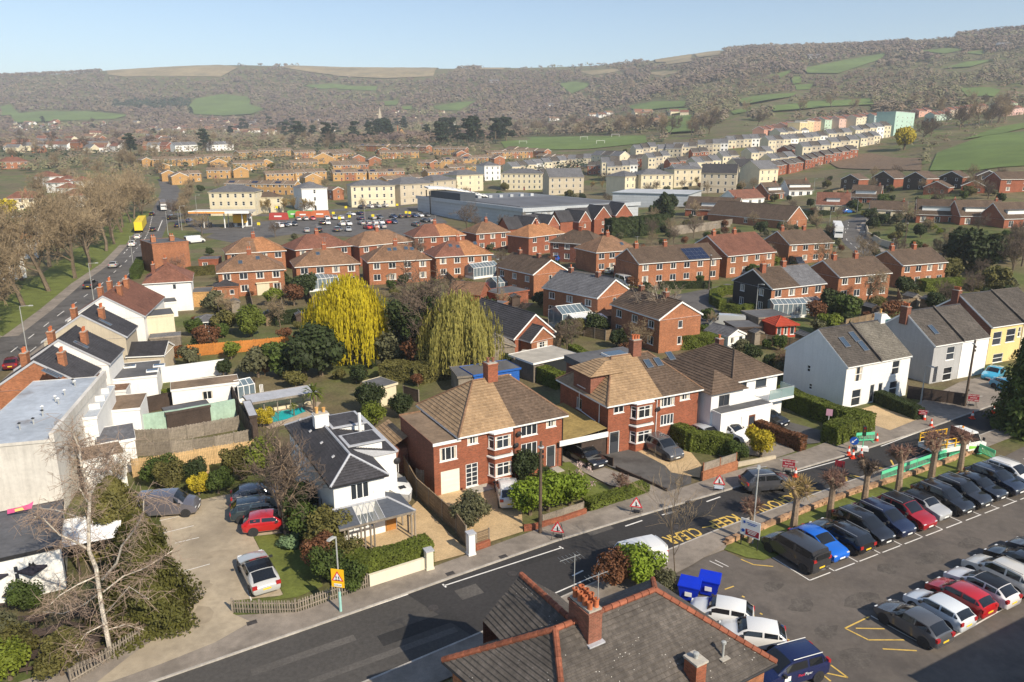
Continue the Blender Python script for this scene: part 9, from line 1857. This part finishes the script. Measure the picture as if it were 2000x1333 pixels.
# school notice board
nb=T((9,410,565)); nb2=T((9,455,582)); d=nb2-nb; o=thing('notice_board','white school notice board with blue crest and red panel on two posts','sign',nb,math.atan2(d.y,d.x)); Lb=1.5
for x in (.12,Lb-.12): q=MB(); q.tube((x,0,0),(x,0,2.2),.04,.04,M_dark,6); q.build('post',o)
q=MB(); q.bx(0,Lb,-.06,-.02,.95,2.25,M_wpl); q.build('board',o); q=MB(); q.bx(.42,Lb-.06,-.07,-.062,1.05,1.5,MATS['sign_maroon']); q.build('red_panel',o); q=MB(); q.box((.28,-.066,2.0),(.16,.01,.2),MATS['sign_blue']); q.build('crest',o); q=MB(); q.lathe((.22,-.07,1.3),[(.13,0),(.13,.01)],MATS['sign_blue'],14,'y'); q.build('roundel',o)
for i in range(5): q=MB(); q.box((.85,-.066,2.02-.12*i),(.8-.25*i,.008,.05),MATS['sign_blue']) if i<2 else q.box((.9,-.074,1.64-.11*i),(.95-.1*i,.006,.045),M_wpl); q.build('print_line',o)
# estate agent board and blue bins
ea=thing('house_board','small pink and white sale board above the hedge','sign',T((6,900,1180)),-.4); q=MB(); q.tube((0,0,0),(0,0,2.4),.03,.03,M_upvc,5); q.build('post',ea); q=MB(); q.bx(-.3,.3,-.03,0.,1.9,2.6,mat('board_pink',(.55,.30,.38),n1=None,n2=None)); q.build('board',ea)
M_bin=mat('bin_blue',(.005,.03,.50),n1=(2,.08),n2=None,rough=.4)
for q_,l in (((9,130,870),'blue wheeled recycling bin next to the slate roof ridge'),((9,240,840),'blue wheeled recycling bin nearest the parked white car')):
 o=thing('recycling_bin',l,'bin',T(q_),R(-22),'blue recycling bins'); q=MB(); q.mesh([(-.5,-.42,.15),(.5,-.42,.15),(.5,.42,.15),(-.5,.42,.15),(-.66,-.55,1.15),(.66,-.55,1.15),(.66,.55,1.15),(-.66,.55,1.15)],[(0,1,5,4),(1,2,6,5),(2,3,7,6),(3,0,4,7),(3,2,1,0)],M_bin); q.build('body',o); q=MB(); q.mesh([(-.7,-.6,1.16),(.7,-.6,1.16),(.7,.6,1.3),(-.7,.6,1.3),(-.7,-.6,1.24),(.7,-.6,1.24),(.66,.5,1.42),(-.66,.5,1.42)],[(0,1,5,4),(1,2,6,5),(2,3,7,6),(3,0,4,7),(4,5,6,7)],M_bin); q.build('lid',o); q=MB(); q.bx(-.22,.22,-.575,-.555,.55,.85,M_wpl); q.build('label_panel',o)
 for x in (-.45,.45):
  for y in (-.35,.35): q=MB(); q.lathe((x,y-.04,.09),[(.09,0),(.09,.08)],M_tyre,10,'y'); q.build('wheel',o)
# picket fences
def pickets(label,qs,h=.95,m=M_woodg,st=.16):
 ps=[Vector(T(q)) for q in qs]; o=thing('picket_fence',label,'fence',ps[0]); p=MB(); p.prism([(-.04,-.012),(.04,-.012),(.04,.012),(-.04,.012)],.06,h-.07,m); p.mesh([(-.04,-.012,h-.07),(.04,-.012,h-.07),(.04,.012,h-.07),(-.04,.012,h-.07),(0,0,h)],[(0,1,4),(1,2,4),(2,3,4),(3,0,4)],m); pm_=p.me('picket'); pp=MB(); pp.bx(-.05,.05,-.05,.05,-.1,h+.05,m); ppm=pp.me('post')
 rr=random.Random(1)
 for a,b in zip(ps,ps[1:]):
  d=b-a; L=d.length; ang=math.atan2(d.y,d.x); n=int(L/st); nrm=Vector((d.y,-d.x,0)).normalized()*.045
  for i in range(n): x=obj('picket',pm_,o,a-ps[0]+d*(i/n)+nrm,ang+rr.gauss(0,.03)); x.rotation_euler[1]=rr.gauss(0,.025)
  for z in (.28,.7): r_=MB(); r_.bx(0,L,-.025,.025,z,z+.07,m); r_.build('rail',o,a-ps[0],ang)
  k=max(1,round(L/2.4))
  for i in range(k+1): obj('post',ppm,o,a-ps[0]+d*(i/k),ang)
pickets('weathered picket fence along the lawn and pavement below the hedge',((7,1298,945),(7,1450,950),(7,1650,950),(8,195,805)),1.0); pickets('weathered picket fence in front of the beer garden',((7,940,985),(7,780,1110),(7,600,1230),(7,400,1350)),1.0)
# low front walls, pillars and fences of the plots
M_wallw=M_cream
_fw=wallrun('front_wall','cream rendered front wall below the clipped hedge',((8,205,805),(8,530,700)),.95,mat('wall_cream',(.72,.66,.52),n1=(.5,.05),n2=None,streak=.08))
def pillar(q,h,label,m=None,w=.5): o=thing('gate_pillar',label,'pillar',T(q),R(28)); b=MB(); b.bx(-w/2,w/2,-w/2,w/2,-.1,h,m or M_white); b.bx(-w/2-.04,w/2+.04,-w/2-.04,w/2+.04,-.1,.25,m or M_white); b.build('shaft',o); b=MB(); b.bx(-w/2-.06,w/2+.06,-w/2-.06,w/2+.06,h+.002,h+.1,M_lead); b.build('cap',o)
pillar((8,537,705),1.5,'cream gate pillar at the hedge end of the drive',MATS['wall_cream']); pillar((8,770,625),1.75,'white gate pillar with grey cap between the two gravel drives')
fence('long timber boundary fence between the white house and brick semi',((8,350,80),(8,470,300),(8,690,500),(8,745,580)),1.7,M_wood,2.6,board=False); fence('timber fence panel above the low brick front wall',((8,800,570),(8,870,545)),1.0,M_wood); fence('timber side gate between brick wall and fence',((8,470,240),(8,535,250)),1.6,M_woodg,board=True,name='side_gate',cat='gate')
wallrun('front_wall','low red brick front wall by the white pillar',((8,795,600),(8,875,570)),.5,M_brick); wallrun('front_wall','low brick retaining wall under the laurel bushes',((8,1065,490),(8,1135,480),(8,1280,440),(8,1410,395)),.5,M_brick); fence('weathered boards retaining the laurel bank',((8,1170,455),(8,1395,380)),.8,M_woodg); wallrun('front_wall','brick front wall with grey fence panels by the gravel drive',((9,200,215),(9,395,150)),.9,M_bricko);
fn=fence('grey slatted panels on the orange brick front wall',((9,205,208),(9,388,148)),1.6,M_woodg,2.2,posts=M_bricko); wallrun('front_wall','low stone edging below the golden shrub',((9,400,130),(9,610,90)),.4,M_stone)
fence('dark post and board fence between the two drives',((8,1460,100),(8,1560,135)),.9,M_woodd,posts=M_woodd); fence('low dark rail between the tarmac drives',((8,1580,150),(8,1860,275)),.35,M_woodd,3.,posts=M_woodd)
# rough stone wall along the school verge: each stone block its own part
sw=thing('stone_wall','low rough brick and stone wall along the school verge','wall',(NEARW[5][0],NEARW[5][1],0)); rs=random.Random(5); sp=[Vector((*p,0)) for p in NEARW[5:11]]; o0=sp[0]
M_sw=mat('rubble_stone',(.36,.22,.13),n1=(1.5,.25),n2=(9,.2),bump=.4,rand=.3); cubes=[]
for k in range(6):
 b=MB(); vs=[]; b.box((0,0,.15),(.60,.34,.24),M_sw,0,rs.uniform(.9,.98)); me=b.me('stone')
 for v in me.vertices: v.co+=Vector((rs.gauss(0,.03),rs.gauss(0,.03),rs.gauss(0,.025)))
 cubes.append(me)
for a,b in zip(sp,sp[1:]):
 d=b-a; L=d.length; ang=math.atan2(d.y,d.x); n=int(L/.52)
 for i in range(n):
  for c in range(2):
   if c==1 and rs.random()<.08: continue
   x=obj('stone',cubes[rs.randrange(6)],sw,a-o0+d*((i+.5*(c%2))/n)+Vector((0,0,.2*c-.03)),ang+rs.gauss(0,.06))
# gravel bed objects
for q,l,rz in (((7,1115,170),'small green chest behind the flower bed',.2),): b=MB(); b.box((0,0,.35),(.9,.6,.7),mat('chest_green',(.03,.15,.11),n1=None,n2=None)); b.box((0,0,.74),(.96,.66,.1),MATS['chest_green']); tag(b.build('garden_chest',None,T(q),rz),l,'chest')
bh=thing('garden_bench','pale timber garden bench in front of the new fence','bench',T((7,1115,190)),.25); q=MB(); q.bx(-.8,.8,-.25,.25,.4,.46,M_woodn); q.build('seat',bh); q=MB(); q.bx(-.8,.8,.22,.28,.5,.95,M_woodn); q.build('backrest',bh)
for x in (-.7,.7): q=MB(); q.bx(x-.05,x+.05,-.22,.22,0,.4,M_woodn); q.build('leg',bh)
# leafy shrubs beside the foreground house
add('shrub','dark leggy shrub behind the terracotta ridge',(8,1570,800),SHR[5],1.2); add('laurel_bush','bright green laurel behind the terracotta ridge',(8,1690,790),SHR[8],1.4); add('shrub','pale flowering climber along the slate roof edge',(8,1850,830),SHR[6],.8)
# school block beyond the right edge of the car park; its shade falls across the bays
sb=House('school_building','red brick school block with hipped tile roof beside the car park','school',None,None,6.8,12.,None,world=(28.6+.47*12,28.2-.88*12),w=34.,yaw=math.atan2(.47,.88)); sb.autowin('b',8,((1,2.6),(4,5.6)),2.); sb.walls(M_brick); sb.roof('hip',M_brown,24,.4,.4,axis='x')
# ------------------------------------------------------------ air
hm=bpy.data.materials.new('haze_air'); hm.use_nodes=True; hm.node_tree.nodes.clear()
ho=hm.node_tree.nodes.new('ShaderNodeOutputMaterial'); hv=hm.node_tree.nodes.new('ShaderNodeVolumePrincipled'); hv.inputs['Color'].default_value=(.86,.92,1.,1); hv.inputs['Density'].default_value=.00017; hv.inputs['Anisotropy'].default_value=0.
hm.node_tree.links.new(hv.outputs[0],ho.inputs['Volume'])
hb=MB(); hb.bx(-6900,6900,-310,4300,-2,400,hm); tag(hb.build('haze'),None,None,None,'stuff')
